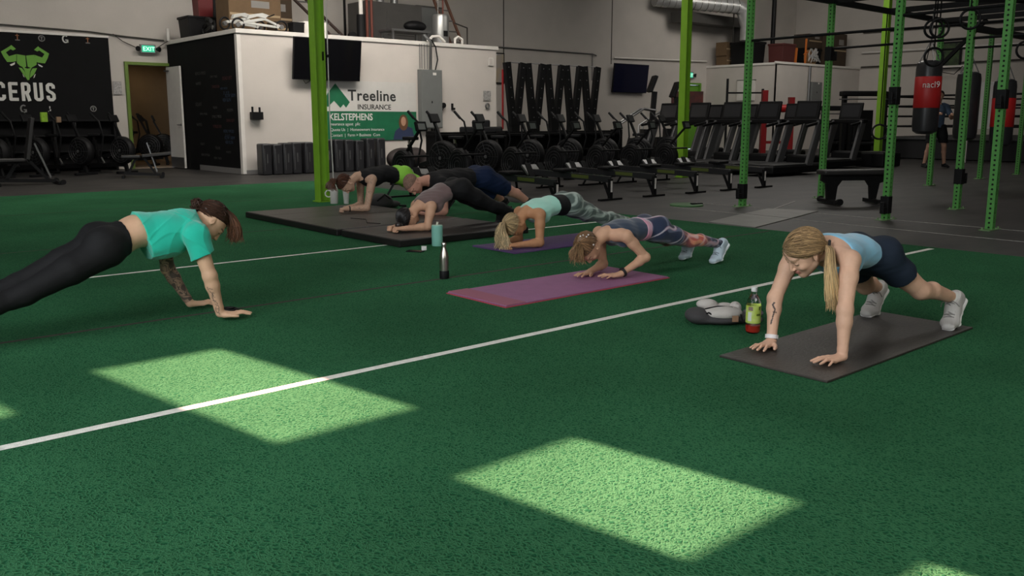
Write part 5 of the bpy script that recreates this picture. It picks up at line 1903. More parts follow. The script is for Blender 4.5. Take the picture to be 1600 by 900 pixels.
MB().box((0, -.215, .3), (.12, .02, .14)).build('control', blk2, wh)
gc = thing('steel_cabinet', 'grey steel cabinet behind the silver water heater', 'cabinet', (14.55, 20.4, ZL))
MB().box((0, 0, .6), (.9, .5, 1.2)).build('body', mat('dark_metal_cabinet', (.055, .052, .048)), gc, bevel=.01)
MB().box((0, -.26, .6), (.84, .02, 1.1)).build('door', mat('grey_panel_paint', (.13, .135, .13)), gc)
tag(MB().tube([(12.9, 18.0, ZL + .02), (13.05, 18.0, ZL + .16), (13.25, 18.0, ZL + .18), (13.4, 17.95, ZL + .04)], .035, 10).build('pipe_bend', trim_white, smooth=True), 'white bent pipe on the roof edge above the grey panel', 'pipe')
tag(MB().tube([(13.75, 18.0, ZL + .0), (13.75, 18.0, ZL + .14), (13.85, 18.0, ZL + .20), (13.98, 18.0, ZL + .14), (13.98, 18.0, ZL + .0)], .035, 10).build('pipe_bend', trim_white, smooth=True), 'white U shaped vent pipe near the right end of the roof edge', 'pipe')
tag(MB().tube([(14.55, 18.2, ZL + .55), (15.5, 18.9, ZL + .55), (15.5, 18.9, ZL + .0)], .018, 6).build('guard_rail', jm, smooth=True), 'thin dark rail standing beyond the end of the office roof', 'rail')
bpy.data.objects['guard_rail'].location = (-.65, 0, 0)
for i, (x, h) in enumerate(((12.5, 4.3), (13.35, 4.35), (14.0, 4.35))):
    tag(MB().box((x, 21.2, ZL + h / 2), (.05, .05, h)).build('roof_post', blk), ['left dark post behind the furnace', 'middle dark post behind the furnace', 'right dark post behind the water heater'][i], 'post')
m = MB(); m.cyl((7.88, 21.5, 3.0), (7.88, 21.5, 3.28), .04)
tag(m.build('junction_pipe', trim_white, smooth=True), 'short white pipe at the inner corner of the office roof', 'pipe')

# things on top of the office block on the right (z = 3.2)
ZR = 3.254
carton('upper of two cardboard boxes stacked in the far corner', (29.55, 21.2, .36), (.55, .5, .52), 0, card, z=ZR)
carton('lower of two cardboard boxes stacked in the far corner', (29.55, 21.2, 0), (.45, .5, .36), 0, card, z=ZR)
tub('large black tub on the far office block', (29.75, 20.3, 0), (.7, 1.0, .85), 0, z=ZR)
tub('dark brown tub behind the green upright on the far block', (30.38, 19.2, 0), (.8, .6, .75), 0, mat('dark_red_plastic', (.06, .012, .010), .6), z=ZR)
carton('dark cardboard box at the right end of the far block', (34.3, 19.4, 0), (1.1, .8, 1.35), 0, card2, z=ZR)
carton('tan cardboard box stacked on the far block', (33.2, 19.8, .75), (1.0, .7, .55), 0, card2, z=ZR)
tub('black tub beneath the tan box on the far block', (33.0, 19.8, 0), (1.0, .8, .72), 0, z=ZR)
cap = thing('cable_reel', 'tangle of pale cable on a tan reel on the far block', 'cable reel', (32.2, 19.05, ZR))
MB().cyl((0, -.12, .32), (0, .12, .32), .30, n=24).build('reel', mat('tan_reel', (.26, .15, .07), .7), cap, smooth=True)
m = MB()
rnd = random.Random(9)
for k in range(6):
    m.tube([(rnd.uniform(-.5, .5), -.2, rnd.uniform(.1, .7)) for _ in range(5)], .02, 6)
m.build('cable', mat('pale_cable', (.35, .34, .33), .6), cap, smooth=True)
tag(MB().bar((30.95, 18.95, ZR), (30.98, 18.95, ZR + .62), .09, .05).build('orange_mallet', mat('orange_plastic', (.45, .12, .02), .5)), 'narrow orange thing standing on the far block', 'tool')
tag(MB().bar((31.65, 18.95, ZR), (31.67, 18.95, ZR + 1.0), .06, .05).bar((31.55, 18.95, ZR + .4), (31.8, 18.95, ZR + .5), .05, .05).build('orange_mallet', mat('orange_plastic', (.45, .12, .02))), 'orange slender thing in front of the pale cable tangle', 'tool')
# ducts
du = thing('ventilation_duct', 'silver spiral air duct hanging near the ceiling in the far corner', 'duct', (28.0, 19.6, 5.2))
silver = mat('galvanised_steel', (.55, .55, .54), .35, metal=.6, noise=.3, nscale=4)
pA = hang_at(1022, -2, 33.0) - du.location; pB = hang_at(1150, 10, 34.0) - du.location; pC = hang_at(1168, 40, 34.2) - du.location
m = MB(); m.tube([pA, pA.lerp(pB, .5), pB, pB.lerp(pC, .35) + Vector((.12, -.05, .12)), pC, pC + Vector((0, 0, -.55))], .27, 20); m.build('duct', silver, du, smooth=True)
m = MB()
for k in range(14):
    p = pA.lerp(pB, k / 13)
    m.torus(p, pB - pA, .275, .012, 24, 6)
m.build('seam_rings', chrome, du, smooth=True)
d2_ = thing('ventilation_duct', 'dark flat duct under the silver air duct in the far corner', 'duct', (28.6, 21.2, 4.9))
MB().box((0, 0, 0), (4.2, .6, .35)).build('duct', mat('dark_metal_cabinet', (.055, .052, .048)), d2_)
MB().box((1.9, 0, -.6), (.35, .5, .9)).build('drop', mat('dark_metal_cabinet', (.055, .052, .048)), d2_)
for i, x in enumerate((29.6, 30.3)):
    tag(MB().cyl((x, 20.9 - .3 * i, ZR), (x, 20.9 - .3 * i, ZC), .03, n=8).build('hanger_rod', jm), ['left of two thin dark rods in the far corner', 'right of two thin dark rods in the far corner'][i], 'rod')
tag(MB().cyl((32.2, 20.8, ZR), (32.2, 20.8, ZC), .09, n=10).build('standpipe', blk, smooth=True), 'dark vertical pipe rising from the far block', 'pipe')

# things in the storage room behind the open door
sb = thing('storage_shelf', 'dark shelf unit inside the storage room', 'shelf', (7.1, 24.2, 0))
for z in (.5, 1.1, 1.7):
    MB().box((0, 0, z), (1.0, .4, .03)).build('shelf_board', blk2, sb)
for x in (-.5, .5):
    MB().box((x, 0, 1.0), (.04, .4, 2.0)).build('side', blk2, sb)
B2 = dup(B0, (7.75, 23.2, 0), 1.2, 'bike standing inside the storage room behind the open door', 'bikes in the storage room')
B3 = dup(B0, (7.35, 22.9, 0), .9, 'dark bike nearer the frame inside the storage room', 'bikes in the storage room')


# ------------------------------------------------------------------ mats
def mat_slab(name, x0, x1, y0, y1, th, material, label, cat='mat', z=0.0, bevel=.003, n=1):
    m = MB().box(((x0 + x1) / 2, (y0 + y1) / 2, z + th / 2), (x1 - x0, y1 - y0, th))
    o = m.build(name, material, bevel=bevel)
    return tag(o, label, cat)


MATZ = .010
rub = mat('worn_black_rubber', (.022, .019, .017), .48, color2=(.052, .044, .038), nscale=2.6, bump=.35, bscale=60)
mat_slab('rubber_mat', 3.50, 5.055, 1.90, 2.475, .011, rub, 'dark worn rubber mat under the blonde woman in light blue')
# purple mats
pm1 = thing('yoga_mat', 'mauve purple yoga mat with a pink edge under the woman in navy', 'mat', (4.24, 4.33, 0))
pur = mat('mauve_yoga_foam', (.30, .125, .245), .75, noise=.12, nscale=10, bump=.4, bscale=140)
m = MB(); m.box((0, 0, .008), (1.575, .60, .008)); m.build('top_layer', pur, pm1, bevel=.003)
m = MB(); m.box((0, 0, .002), (1.590, .615, .004)); m.build('bottom_layer', mat('pink_red_foam', (.42, .045, .075), .8), pm1)
MB().box((-.70, 0, .0135), (.16, .60, .004)).build('folded_end', mat('rose_foam', (.30, .10, .15), .8), pm1, bevel=.001)
pm2 = thing('yoga_mat', 'dark purple yoga mat under the blonde woman in mint', 'mat', (5.83, 5.94, 0))
MB().box((0, 0, .006), (1.78, .60, .011)).build('top_layer', mat('dark_purple_foam', (.095, .050, .155), .75, noise=.12, nscale=8, bump=.4, bscale=140), pm2, bevel=.003)
MB().box((-.86, 0, .014), (.06, .58, .003)).build('curled_end', mat('dark_purple_foam', (.095, .050, .155)), pm2)
# thick folding mats
tm = mat('black_folding_mat_vinyl', (.050, .043, .040), .42, noise=.3, nscale=3, bump=.2, bscale=40)
ends = mat('black_mat_edge', (.008, .007, .007), .5)
for i, (y0, y1) in enumerate(((6.62, 7.66), (7.70, 9.92))):
    r = thing('folding_mat', ['thick black mat under the black-haired woman in mauve', 'thick black mat between the mauve top woman and the green post'][i], 'mat', ((4.40 + 5.98) / 2, (y0 + y1) / 2, 0), -.018 if i else 0)
    MB().box((0, 0, .034), (1.58, y1 - y0, .064)).build('foam_block', ends, r, bevel=.008)
    k = 2 if i == 0 else 4
    for j in range(k):
        w_ = (y1 - y0 - .02) / k
        MB().box((0, -(y1 - y0) / 2 + .01 + w_ * (j + .5), .0665), (1.56, w_ - .008, .006)).build('panel', tm, r, bevel=.002)
m = MB(); m.tube([(4.95, 7.80, .075), (4.88, 7.95, .075), (5.05, 8.25, .075), (4.98, 8.45, .075)], .004, 6)
tag(m.build('cord', blk2, smooth=True), 'thin black cord lying on the black mats', 'cord')


# ------------------------------------------------------------------ bottles and personal things
sb_ = thing('steel_bottle', 'slim stainless steel bottle with a black base standing on the turf', 'bottle', (3.775, 5.10, 0))
st = mat('brushed_steel', (.50, .46, .42), .28, metal=1.0)
MB().lathe([(.02, .052), (.0345, .052), (.0345, .145), (.033, .165), (.026, .195), (.0165, .222), (.0145, .235), (.0145, .246)], n=32).build('body', st, sb_, smooth=True)
MB().lathe([(.02, 0), (.0345, .001), (.0358, .006), (.0358, .058), (.0347, .060), (.02, .060)], n=32).build('base', blk2, sb_, smooth=True)
MB().lathe([(.012, .244), (.0185, .245), (.0185, .262), (.016, .266), (.002, .266)], n=24).build('cap', mat('bright_steel', (.55, .54, .52)), sb_, smooth=True)
mb_ = thing('tumbler', 'mint green tumbler standing on the turf at the mat corner', 'bottle', (4.735, 6.50, 0))
mint_p = mat('mint_plastic', (.22, .50, .42), .45)
MB().lathe([(.02, 0), (.047, .001), (.050, .008), (.052, .17), (.052, .188), (.049, .190), (.048, .186), (.02, .186)], n=32).build('cup', mint_p, mb_, smooth=True)
MB().lathe([(.02, .184), (.048, .184), (.048, .194), (.02, .197)], n=28).build('lid', mat('mint_lid', (.35, .55, .45), .4), mb_, smooth=True)
MB().cyl((0, 0, .195), (.004, -.004, .222), .010, n=12).build('spout', mat('cream_plastic', (.62, .60, .48), .4), mb_, smooth=True)
# clear soda bottle
so = thing('soda_bottle', 'clear plastic soda bottle with a lime label and a little red drink left', 'bottle', (4.06, 2.66, 0))
pet = mat('clear_plastic', (.92, .95, .93), .08, trans=1.0, ior=1.25)
petprof = [(.004, .012), (.020, .006), (.030, .000), (.036, .004), (.039, .016), (.039, .050), (.038, .054), (.0395, .060), (.0395, .150), (.0390, .162), (.034, .182), (.024, .200), (.0155, .214), (.0135, .222), (.0135, .232)]
MB().lathe(petprof, n=32).build('bottle_wall', pet, so, smooth=True)
MB().lathe([(.004, .016), (.018, .010), (.029, .005), (.034, .008), (.0365, .017), (.0365, .042), (.002, .042)], n=28).build('drink', mat('red_drink', (.42, .025, .015), .25), so, smooth=True)
lab = MB().lathe([(.0402, .058), (.0404, .060), (.0404, .152), (.0402, .154)], n=36)
lab.f = lab.f[:-2]
lb_o = lab.build('wrap_label', mat('lime_label', (.42, .55, .02), .5, color2=(.50, .58, .20), nscale=25), so, smooth=True)
MB().lathe([(.002, .2295), (.0165, .230), (.0170, .234), (.0170, .250), (.0155, .253), (.002, .253)], n=24).build('cap', mat('white_plastic', (.72, .71, .70), .4), so, smooth=True)
def label_patch(h0, h1, a0, a1, material, nm, rr=.0409):
    m = MB(); n = 10
    vs = []
    for i in range(n + 1):
        t = a0 + (a1 - a0) * i / n
        for h in (h0, h1):
            vs.append((rr * math.cos(t), rr * math.sin(t), h))
    m.add(vs, [(2 * i, 2 * i + 2, 2 * i + 3, 2 * i + 1) for i in range(n)])
    return m.build(nm, material, lb_o)
vw = math.radians(229)
label_patch(.128, .150, vw - 1.0, vw - .35, mat('brown_grey_print', (.22, .16, .12), .6), 'print')
label_patch(.070, .120, vw - 1.05, vw - .5, mat('pale_print', (.60, .62, .55), .6), 'print')
label_patch(.132, .150, vw + .45, vw + .70, mat('olive_print', (.10, .14, .01), .6), 'print')
label_patch(.100, .112, vw + .15, vw + .75, mat('olive_print', (.10, .14, .01)), 'print')

# grey and white sling bag on the turf
bg = thing('sling_bag', 'grey and cream sling bag lying on the turf behind the soda bottle', 'bag', (4.10, 2.93, 0))
cream = mat('cream_fleece_fabric', (.52, .48, .45), .9, noise=.10, nscale=12, bump=.3, bscale=120)
charc = mat('charcoal_fabric', (.045, .042, .044), .85, bump=.3, bscale=150)
ex_ = unit((.755, -.656, 0)); ey_ = unit((.656, .755, 0)); ez_ = npv((0, 0, 1))
def bgp(a, b_, c): return ex_ * a + ey_ * b_ + ez_ * c
AX = [ex_, ey_, ez_]
blob([Ell(bgp(-.11, 0, .045), (.07, .09, .045), AX, .03), Ell(bgp(.02, .0, .030), (.15, .10, .035), AX, .03), Ell(bgp(.16, .02, .03), (.07, .06, .03), AX, .03)], 'base_body', charc, bg, .004, floor=.001)
blob([Ell(bgp(.03, -.01, .062), (.115, .085, .042), AX, .02)], 'front_panel', cream, bg, .004, floor=.02, wob=cloth_wob(.002, 60) if 'cloth_wob' in globals() else None)
blob([Ell(bgp(-.045, .05, .100), (.062, .04, .030), AX, .02), Ell(bgp(.06, .06, .085), (.05, .03, .022), AX, .02)], 'folded_flap', cream, bg, .004)
blob([Ell(bgp(.115, .035, .078), (.036, .040, .040), AX, .02)], 'side_pouch', cream, bg, .004)
m = MB(); m.tube([bgp(-.085, -.05, .06), bgp(-.06, -.07, .075), bgp(-.03, -.07, .055), bgp(-.02, -.085, .03)], .005, 6); m.tube([bgp(-.075, -.03, .088), bgp(0, -.03, .104), bgp(.08, -.03, .097), bgp(.125, -.06, .06), bgp(.135, -.075, .02)], .004, 6)
m.build('zip', blk2, bg, smooth=True)
blob([Cone(bgp(.18, .04, .045), bgp(.26, .03, .050), .024, .018, .01, w=ex_, q0=1.0), Cone(bgp(.17, .02, .03), bgp(.25, -.0, .02), .02, .016, .01)], 'strap_bundle', mat('mauve_grey_fabric', (.13, .10, .125), .85), bg, .004, floor=.001)
m = MB(); m.box(bgp(.085, -.095, .045), (.035, .004, .035), rz=math.radians(-41)); m.build('leather_patch', mat('tan_leather', (.30, .17, .10), .6), bg)
m = MB(); m.tube([bgp(.18, .03, .07), bgp(.20, .0, .09), bgp(.22, .02, .07), bgp(.19, -.02, .06)], .006, 6); m.build('buckle', mat('white_plastic', (.72, .71, .70)), bg, smooth=True)

# phone, glasses and earphones by the tumbler
ph = thing('phone', 'dark phone lying on the turf left of the mint tumbler', 'phone', (4.37, 6.33, 0), math.radians(-60))
MB().box((0, 0, .005), (.15, .075, .009)).build('case', blk2, ph, bevel=.003)
MB().box((0, 0, .0102), (.142, .068, .001)).build('glass', mat('dark_screen_glass', (.004, .004, .005)), ph)
ea = thing('earphone_case', 'small white earphone case standing on the dark phone', 'case', (4.43, 6.28, .0107), math.radians(-40))
MB().box((0, 0, .018), (.045, .022, .035)).build('case', mat('white_plastic', (.72, .71, .70)), ea, bevel=.007, smooth=True)
MB().box((0, 0, .0375), (.046, .023, .004)).build('lid', mat('white_plastic', (.72, .71, .70)), ea, bevel=.001)
gl = thing('hair_band', 'thin black and cream band lying on the turf below the tumbler', 'band', (4.62, 6.28, 0), .3)
MB().tube([(-.08, -.06, .004), (-.02, -.05, .006), (.05, .0, .004), (.09, .06, .005)], .005, 6).build('band', blk2, gl, smooth=True)
MB().tube([(-.01, -.044, .012), (.04, .0, .011), (.075, .04, .011)], .0035, 6).build('cream_edge', mat('cream_plastic', (.62, .60, .48)), gl, smooth=True)
lp = thing('resistance_handle', 'black oval loop lying on the turf behind the hand of the woman in teal', 'band', (2.125, 5.08, 0), .4)
MB().torus((0, 0, .009), (0, 0, 1), .042, .008, 28, 8, sx=1.25).build('loop', blk2, lp, smooth=True)
MB().bar((-.045, 0, .009), (.05, .0, .009), .010, .010).build('crossbar', blk2, lp)
# bottles at the foot of the green column
ct = thing('water_bottle', 'pale clear water bottle standing at the foot of the green column', 'bottle', (6.10, 10.78, 0))
MB().lathe([(.02, 0), (.052, .001), (.055, .01), (.055, .20), (.048, .225), (.02, .235)], n=24).build('body', mat('frosted_plastic', (.55, .53, .50), .35), ct, smooth=True)
MB().lathe([(.02, .232), (.04, .234), (.04, .262), (.02, .266)], n=20).build('lid', mat('white_plastic', (.72, .71, .70)), ct, smooth=True)
MB().torus((-.07, .03, .14), (.65, .75, 0), .045, .009, 18, 6).build('handle', mat('white_plastic', (.72, .71, .70)), ct, smooth=True)
ct2 = thing('shaker', 'tall pale shaker cup behind the water bottle at the green column', 'bottle', (6.22, 10.66, 0))
MB().lathe([(.02, 0), (.035, .001), (.045, .17), (.045, .19), (.02, .19)], n=24).build('cup', mat('frosted_plastic', (.55, .53, .50)), ct2, smooth=True)
MB().lathe([(.02, .188), (.047, .188), (.047, .225), (.02, .23)], n=20).build('lid', blk2, ct2, smooth=True)
sn = thing('jump_rope', 'black jump rope lying on the turf behind the tattooed woman', 'rope', (6.35, 9.95, 0), -.7)
MB().tube([(-.15, .0, .008), (-.05, .06, .008), (.1, .02, .008), (.05, -.05, .010), (-.08, -.03, .008), (.2, .04, .008)], .007, 6).build('rope', blk2, sn, smooth=True)
for q in ((-.2, 0), (.27, .05)):
    MB().cyl((q[0] - .05, q[1], .012), (q[0] + .05, q[1], .012), .014, n=10).build('handle', blk2, sn, smooth=True)
dp = thing('backpack', 'black bag lying on the turf behind the arms of the tattooed woman', 'bag', (6.15, 9.72, 0))
blob([Ell((0, 0, .10), (.20, .14, .11), k=.05), Ell((.22, .05, .05), (.14, .08, .05), k=.05)], 'body', charc, dp, .008, floor=.001)
MB().tube([(-.1, -.12, .12), (0, -.15, .2), (.1, -.12, .14)], .012, 6).build('strap', blk2, dp, smooth=True)
cd = tag(MB().tube([(6.25, 11.12, 4.6), (6.26, 11.10, 3.0), (6.255, 11.1, 1.2), (6.27, 11.09, .5), (6.26, 11.06, .02)], .008, 6).build('hanging_cord', trim_white, smooth=True), 'thin pale cord hanging down beside the nearest green column', 'cord')
sm_ = tag(MB().box((7.98, 3.47, .004), (.05, .02, .004)).build('tape_scrap', mat('yellow_plastic', (.6, .6, .05), .5)), 'tiny scrap on the end of the white line', 'scrap')
bpy.data.objects.remove(sm_)


# ------------------------------------------------------------------ people
def cloth_wob(amp, f, seed=0.0):
    def w(X, Y, Z):
        return amp * (np.sin(X * f + 3.1 * np.sin(Z * f * .6 + seed) + Y * f * .5) * np.sin(Y * f * .8 + Z * f * 1.1 + seed)) + 0 * X
    return w


def fold_wob(amp, f):
    def w(X, Y, Z):
        a = np.sin(f * (X * .35 + Z * 1.0 + .12 * np.sin(11 * X + 6 * Y)) + 1.2 * np.sin(9 * X + 14 * Y))
        b = np.sin(f * 1.15 * (X * .9 - Z * .45) + 1.6 * np.sin(13 * Z + 8 * Y) + 2.0)
        return -amp * (1 - np.abs(a)) ** 4 - amp * .7 * (1 - np.abs(b)) ** 4 + amp * .25 * np.sin(f * .6 * X + f * .5 * Z)
    return w


white_sole = mat('white_foam_rubber', (.80, .79, .77), .6)
lace_white = mat('white_lace', (.62, .61, .58), .8)
NOCUT = []


def stripe_noise(P, f, ph=0.0):
    """smooth pseudo random field in 0..1"""
    a = np.sin(P[:, 0] * f + 1.7 * np.sin(P[:, 2] * f * .7 + ph) + ph)
    b = np.sin(P[:, 1] * f * 1.3 + 2.1 * np.sin(P[:, 0] * f * .6 + 1.3 + ph))
    c = np.sin(P[:, 2] * f * 1.1 + 1.9 * np.sin(P[:, 1] * f * .8 + 2.2 * ph))
    return (a + b + c) / 6 + .5


def scalp_roots(P, n, seed=0, nape=-.55, low=0.0):
    """random roots over the haired part of the scalp, above the hairline"""
    rnd = random.Random(seed)
    r = []
    while len(r) < n:
        az = rnd.uniform(-math.pi, math.pi)
        el = math.asin(rnd.uniform(-.6, .995))
        a = abs(az)
        line = .52 - .05 * a if a < .9 else (.475 - (a - .9) * .82 if a < 1.6 else (-.10 - (a - 1.6) * 1.1 if a < 2.0 else nape))
        if el < line - (low if a < 2 else 0):
            continue
        r.append(P.scalp_pt(az, el))
    return r


def roots_grid(P, az0, az1, e0, e1, na, ne, seed=0):
    rnd = random.Random(seed)
    r = []
    for j in range(ne):
        e = e0 + (e1 - e0) * j / max(1, ne - 1)
        for i in range(na):
            a = az0 + (az1 - az0) * i / max(1, na - 1)
            r.append(P.scalp_pt(a + rnd.uniform(-.06, .06), e + rnd.uniform(-.05, .05)))
    return r


# --- woman with the ponytail in a high plank, nearest on the right
def build_blue():
    o = (4.45, 2.22, 0)
    J = dict(head=(3.905, 2.285, .500), face=(-.70, .34, -.63), crown=(-.45, .12, .88), neck=(4.05, 2.25, .515),
             waist=(4.32, 2.24, .475), shL=(3.985, 2.085, .480), shR=(4.01, 2.40, .485),
             elL=(3.872, 2.035, .255), wrL=(3.835, 2.015, .040), elR=(3.895, 2.43, .250), wrR=(3.835, 2.40, .040),
             hipL=(4.47, 2.155, .425), hipR=(4.48, 2.325, .430), knL=(4.69, 2.045, .245), anL=(5.02, 2.0, .165),
             knR=(4.70, 2.36, .225), anR=(5.00, 2.43, .165),
             heelL=(5.085, 1.995, .130), toeL=(4.955, 1.975, .020), tipL=(4.875, 1.96, .006),
             heelR=(5.065, 2.44, .130), toeR=(4.935, 2.43, .020), tipR=(4.855, 2.42, .006), calf=(.3, 0, 1), floor=.012)
    P = Person('blonde woman in a light blue top and navy shorts holding a high plank', o, J, S=1, build=.92, h=.0038, hs=.93,
               hands=dict(L=((-.95, .25, 0), (0, 0, 1), -1), R=((-.97, -.10, 0), (0, 0, 1), 1)), bust=.9)
    # the palms are planted: thumbs point towards each other
    def tat(Pp, C, blend):
        a, b = npv(J['elR']), npv(J['wrR'])
        ab = b - a
        t = ((Pp - a) @ ab) / (ab @ ab)
        rel = Pp - a - t[:, None] * ab
        d = np.linalg.norm(rel, axis=1)
        side = np.cross(unit(ab), npv((0, 1, 0)))
        s_ = rel @ unit((.66, -.75, 0))
        near = (d < .06) & (t > .12) & (t < .62) & (rel @ unit((-.66, -.75, 0)) > .008)
        v = (t - .12) / .5
        z1 = np.abs(s_ - (.006 - .02 * v)) < .0034
        z2 = (np.abs(s_ - (-.014 + .07 * np.abs(v - .12))) < .0045) & (v < .32)
        z3 = np.abs(v - .45) < .02
        blend((near & (z1 & (v > .3) | z2 | (z3 & (np.abs(s_ - .0) < .01)))).astype(float), (.03, .03, .035), .95)
    P.browc = (.22, .13, .07)
    P.skin((.66, .40, .28), tattoo=tat)
    top = mat('light_blue_stretch_fabric', (.20, .44, .60), .85, sheen=.3, bump=.15, bscale=300)
    navy = mat('navy_stretch_fabric', (.011, .019, .034), .8, spec=.3, bump=.15, bscale=300)
    fr = P.front
    cut_up = (lerp(J['neck'], J['waist'], .045), unit(npv(J['neck']) - npv(J['waist'])))
    shm = lerp(J['shL'], J['shR'], .5)
    garment([(P.prims('torso'), .007, [cut_up, (npv(J['shL']) + npv((.015, -.01, -.005)), unit(P.lr), .085), (npv(J['shR']) + npv((.015, .01, -.005)), unit(P.lr), .085),
                                       (lerp(J['hipL'], J['waist'], .62) * [1, 0, 1] + npv((0, 2.24, 0)), (1, 0, -.35))])],
            'tank_top', top, P.root, .004, o, wob=cloth_wob(.0012, 55))
    garment([(P.prims('torso thighL thighR'), .010, [(lerp(J['hipL'], J['waist'], .72) * [1, 0, 1] + npv((0, 2.24, 0)), (-1, 0, .35)),
                                                     (lerp(J['hipL'], J['knL'], .50), unit(npv(J['knL']) - npv(J['hipL'])) * [1, .3, 1]),
                                                     ])],
            'shorts', navy, P.root, .004, o, wob=cloth_wob(.0012, 60, 2))
    shoe = mat('pale_grey_knit', (.46, .44, .42), .85, bump=.3, bscale=400)
    P.shoes(shoe, white_sole, mat('grey_lace', (.20, .19, .18), .8), size=1.12)
    sock = mat('white_cotton', (.70, .68, .66), .9)
    for sd in 'LR':
        an, kn = npv(J['an' + sd]), npv(J['kn' + sd])
        blob([Cone(an - unit(kn - an) * .01, an + unit(kn - an) * .030, .037, .036, .01)], 'sock', sock, P.root, .004, o)
    # hair tied at the back of the head
    c, f, l, u, sc = P.hfr
    hairm = mat('ash_blonde_hair', (.36, .24, .13), .5, color2=(.20, .125, .065), nscale=55, sheen=.2)
    tie = c - f * .095 - u * .020 + l * .045
    P.hair_cap(hairm, .005, low=.008, label='ash blonde hair pulled back')
    strands(P, scalp_roots(P, 1300, 1, low=.20), tie, [], hairm, P.root, npv(o), 0, r=.0014, off=.016, c0=(.27, .175, .09), c1=(.62, .44, .23))
    tailg = [tie, npv((3.935, 2.165, .520)), npv((3.880, 2.130, .455)), npv((3.885, 2.120, .375)), npv((3.905, 2.118, .300)), npv((3.925, 2.118, .232))]
    gold = mat('golden_blonde_hair', (.60, .42, .22), .45, color2=(.34, .22, .11), nscale=55, sheen=.2)
    strands(P, [], tie, tailg, gold, P.root, npv(o), 520, r=.0013, tail_r=.027, spread_end=1.5, wave=.005, c0=(.27, .175, .09), c1=(.62, .44, .23), name='ponytail')
    m = MB()
    m.torus(tie + npv((.010, -.012, .002)) - npv(o), unit((.5, -.8, -.1)), .019, .007)
    m.build('hair_tie', mat('black_rubber_soft', (.012, .012, .013), .6), P.root, smooth=True)
    m = MB()
    a, b = npv(J['elR']), npv(J['wrR'])
    for t, rr in ((.90, .033),):
        p = lerp(a, b, t)
        ax_ = unit(b - a)
        x, y, d = basis(ax_)
        n = 28
        vs = []
        for h in (-.010, .010):
            for r_ in (rr, rr - .003):
                vs += [Vector(p - npv(o)) + d * h + (x * math.cos(6.2832 * i / n) + y * math.sin(6.2832 * i / n)) * r_ for i in range(n)]
        fs = []
        for i in range(n):
            j = (i + 1) % n
            fs += [(i, j, 2 * n + j, 2 * n + i), (n + j, n + i, 3 * n + i, 3 * n + j), (i, n + i, n + j, j), (2 * n + i, 2 * n + j, 3 * n + j, 3 * n + i)]
        m.add(vs, fs)
    m.build('wristband', mat('white_wristband', (.72, .68, .68), .5), P.root, smooth=True)
    return P


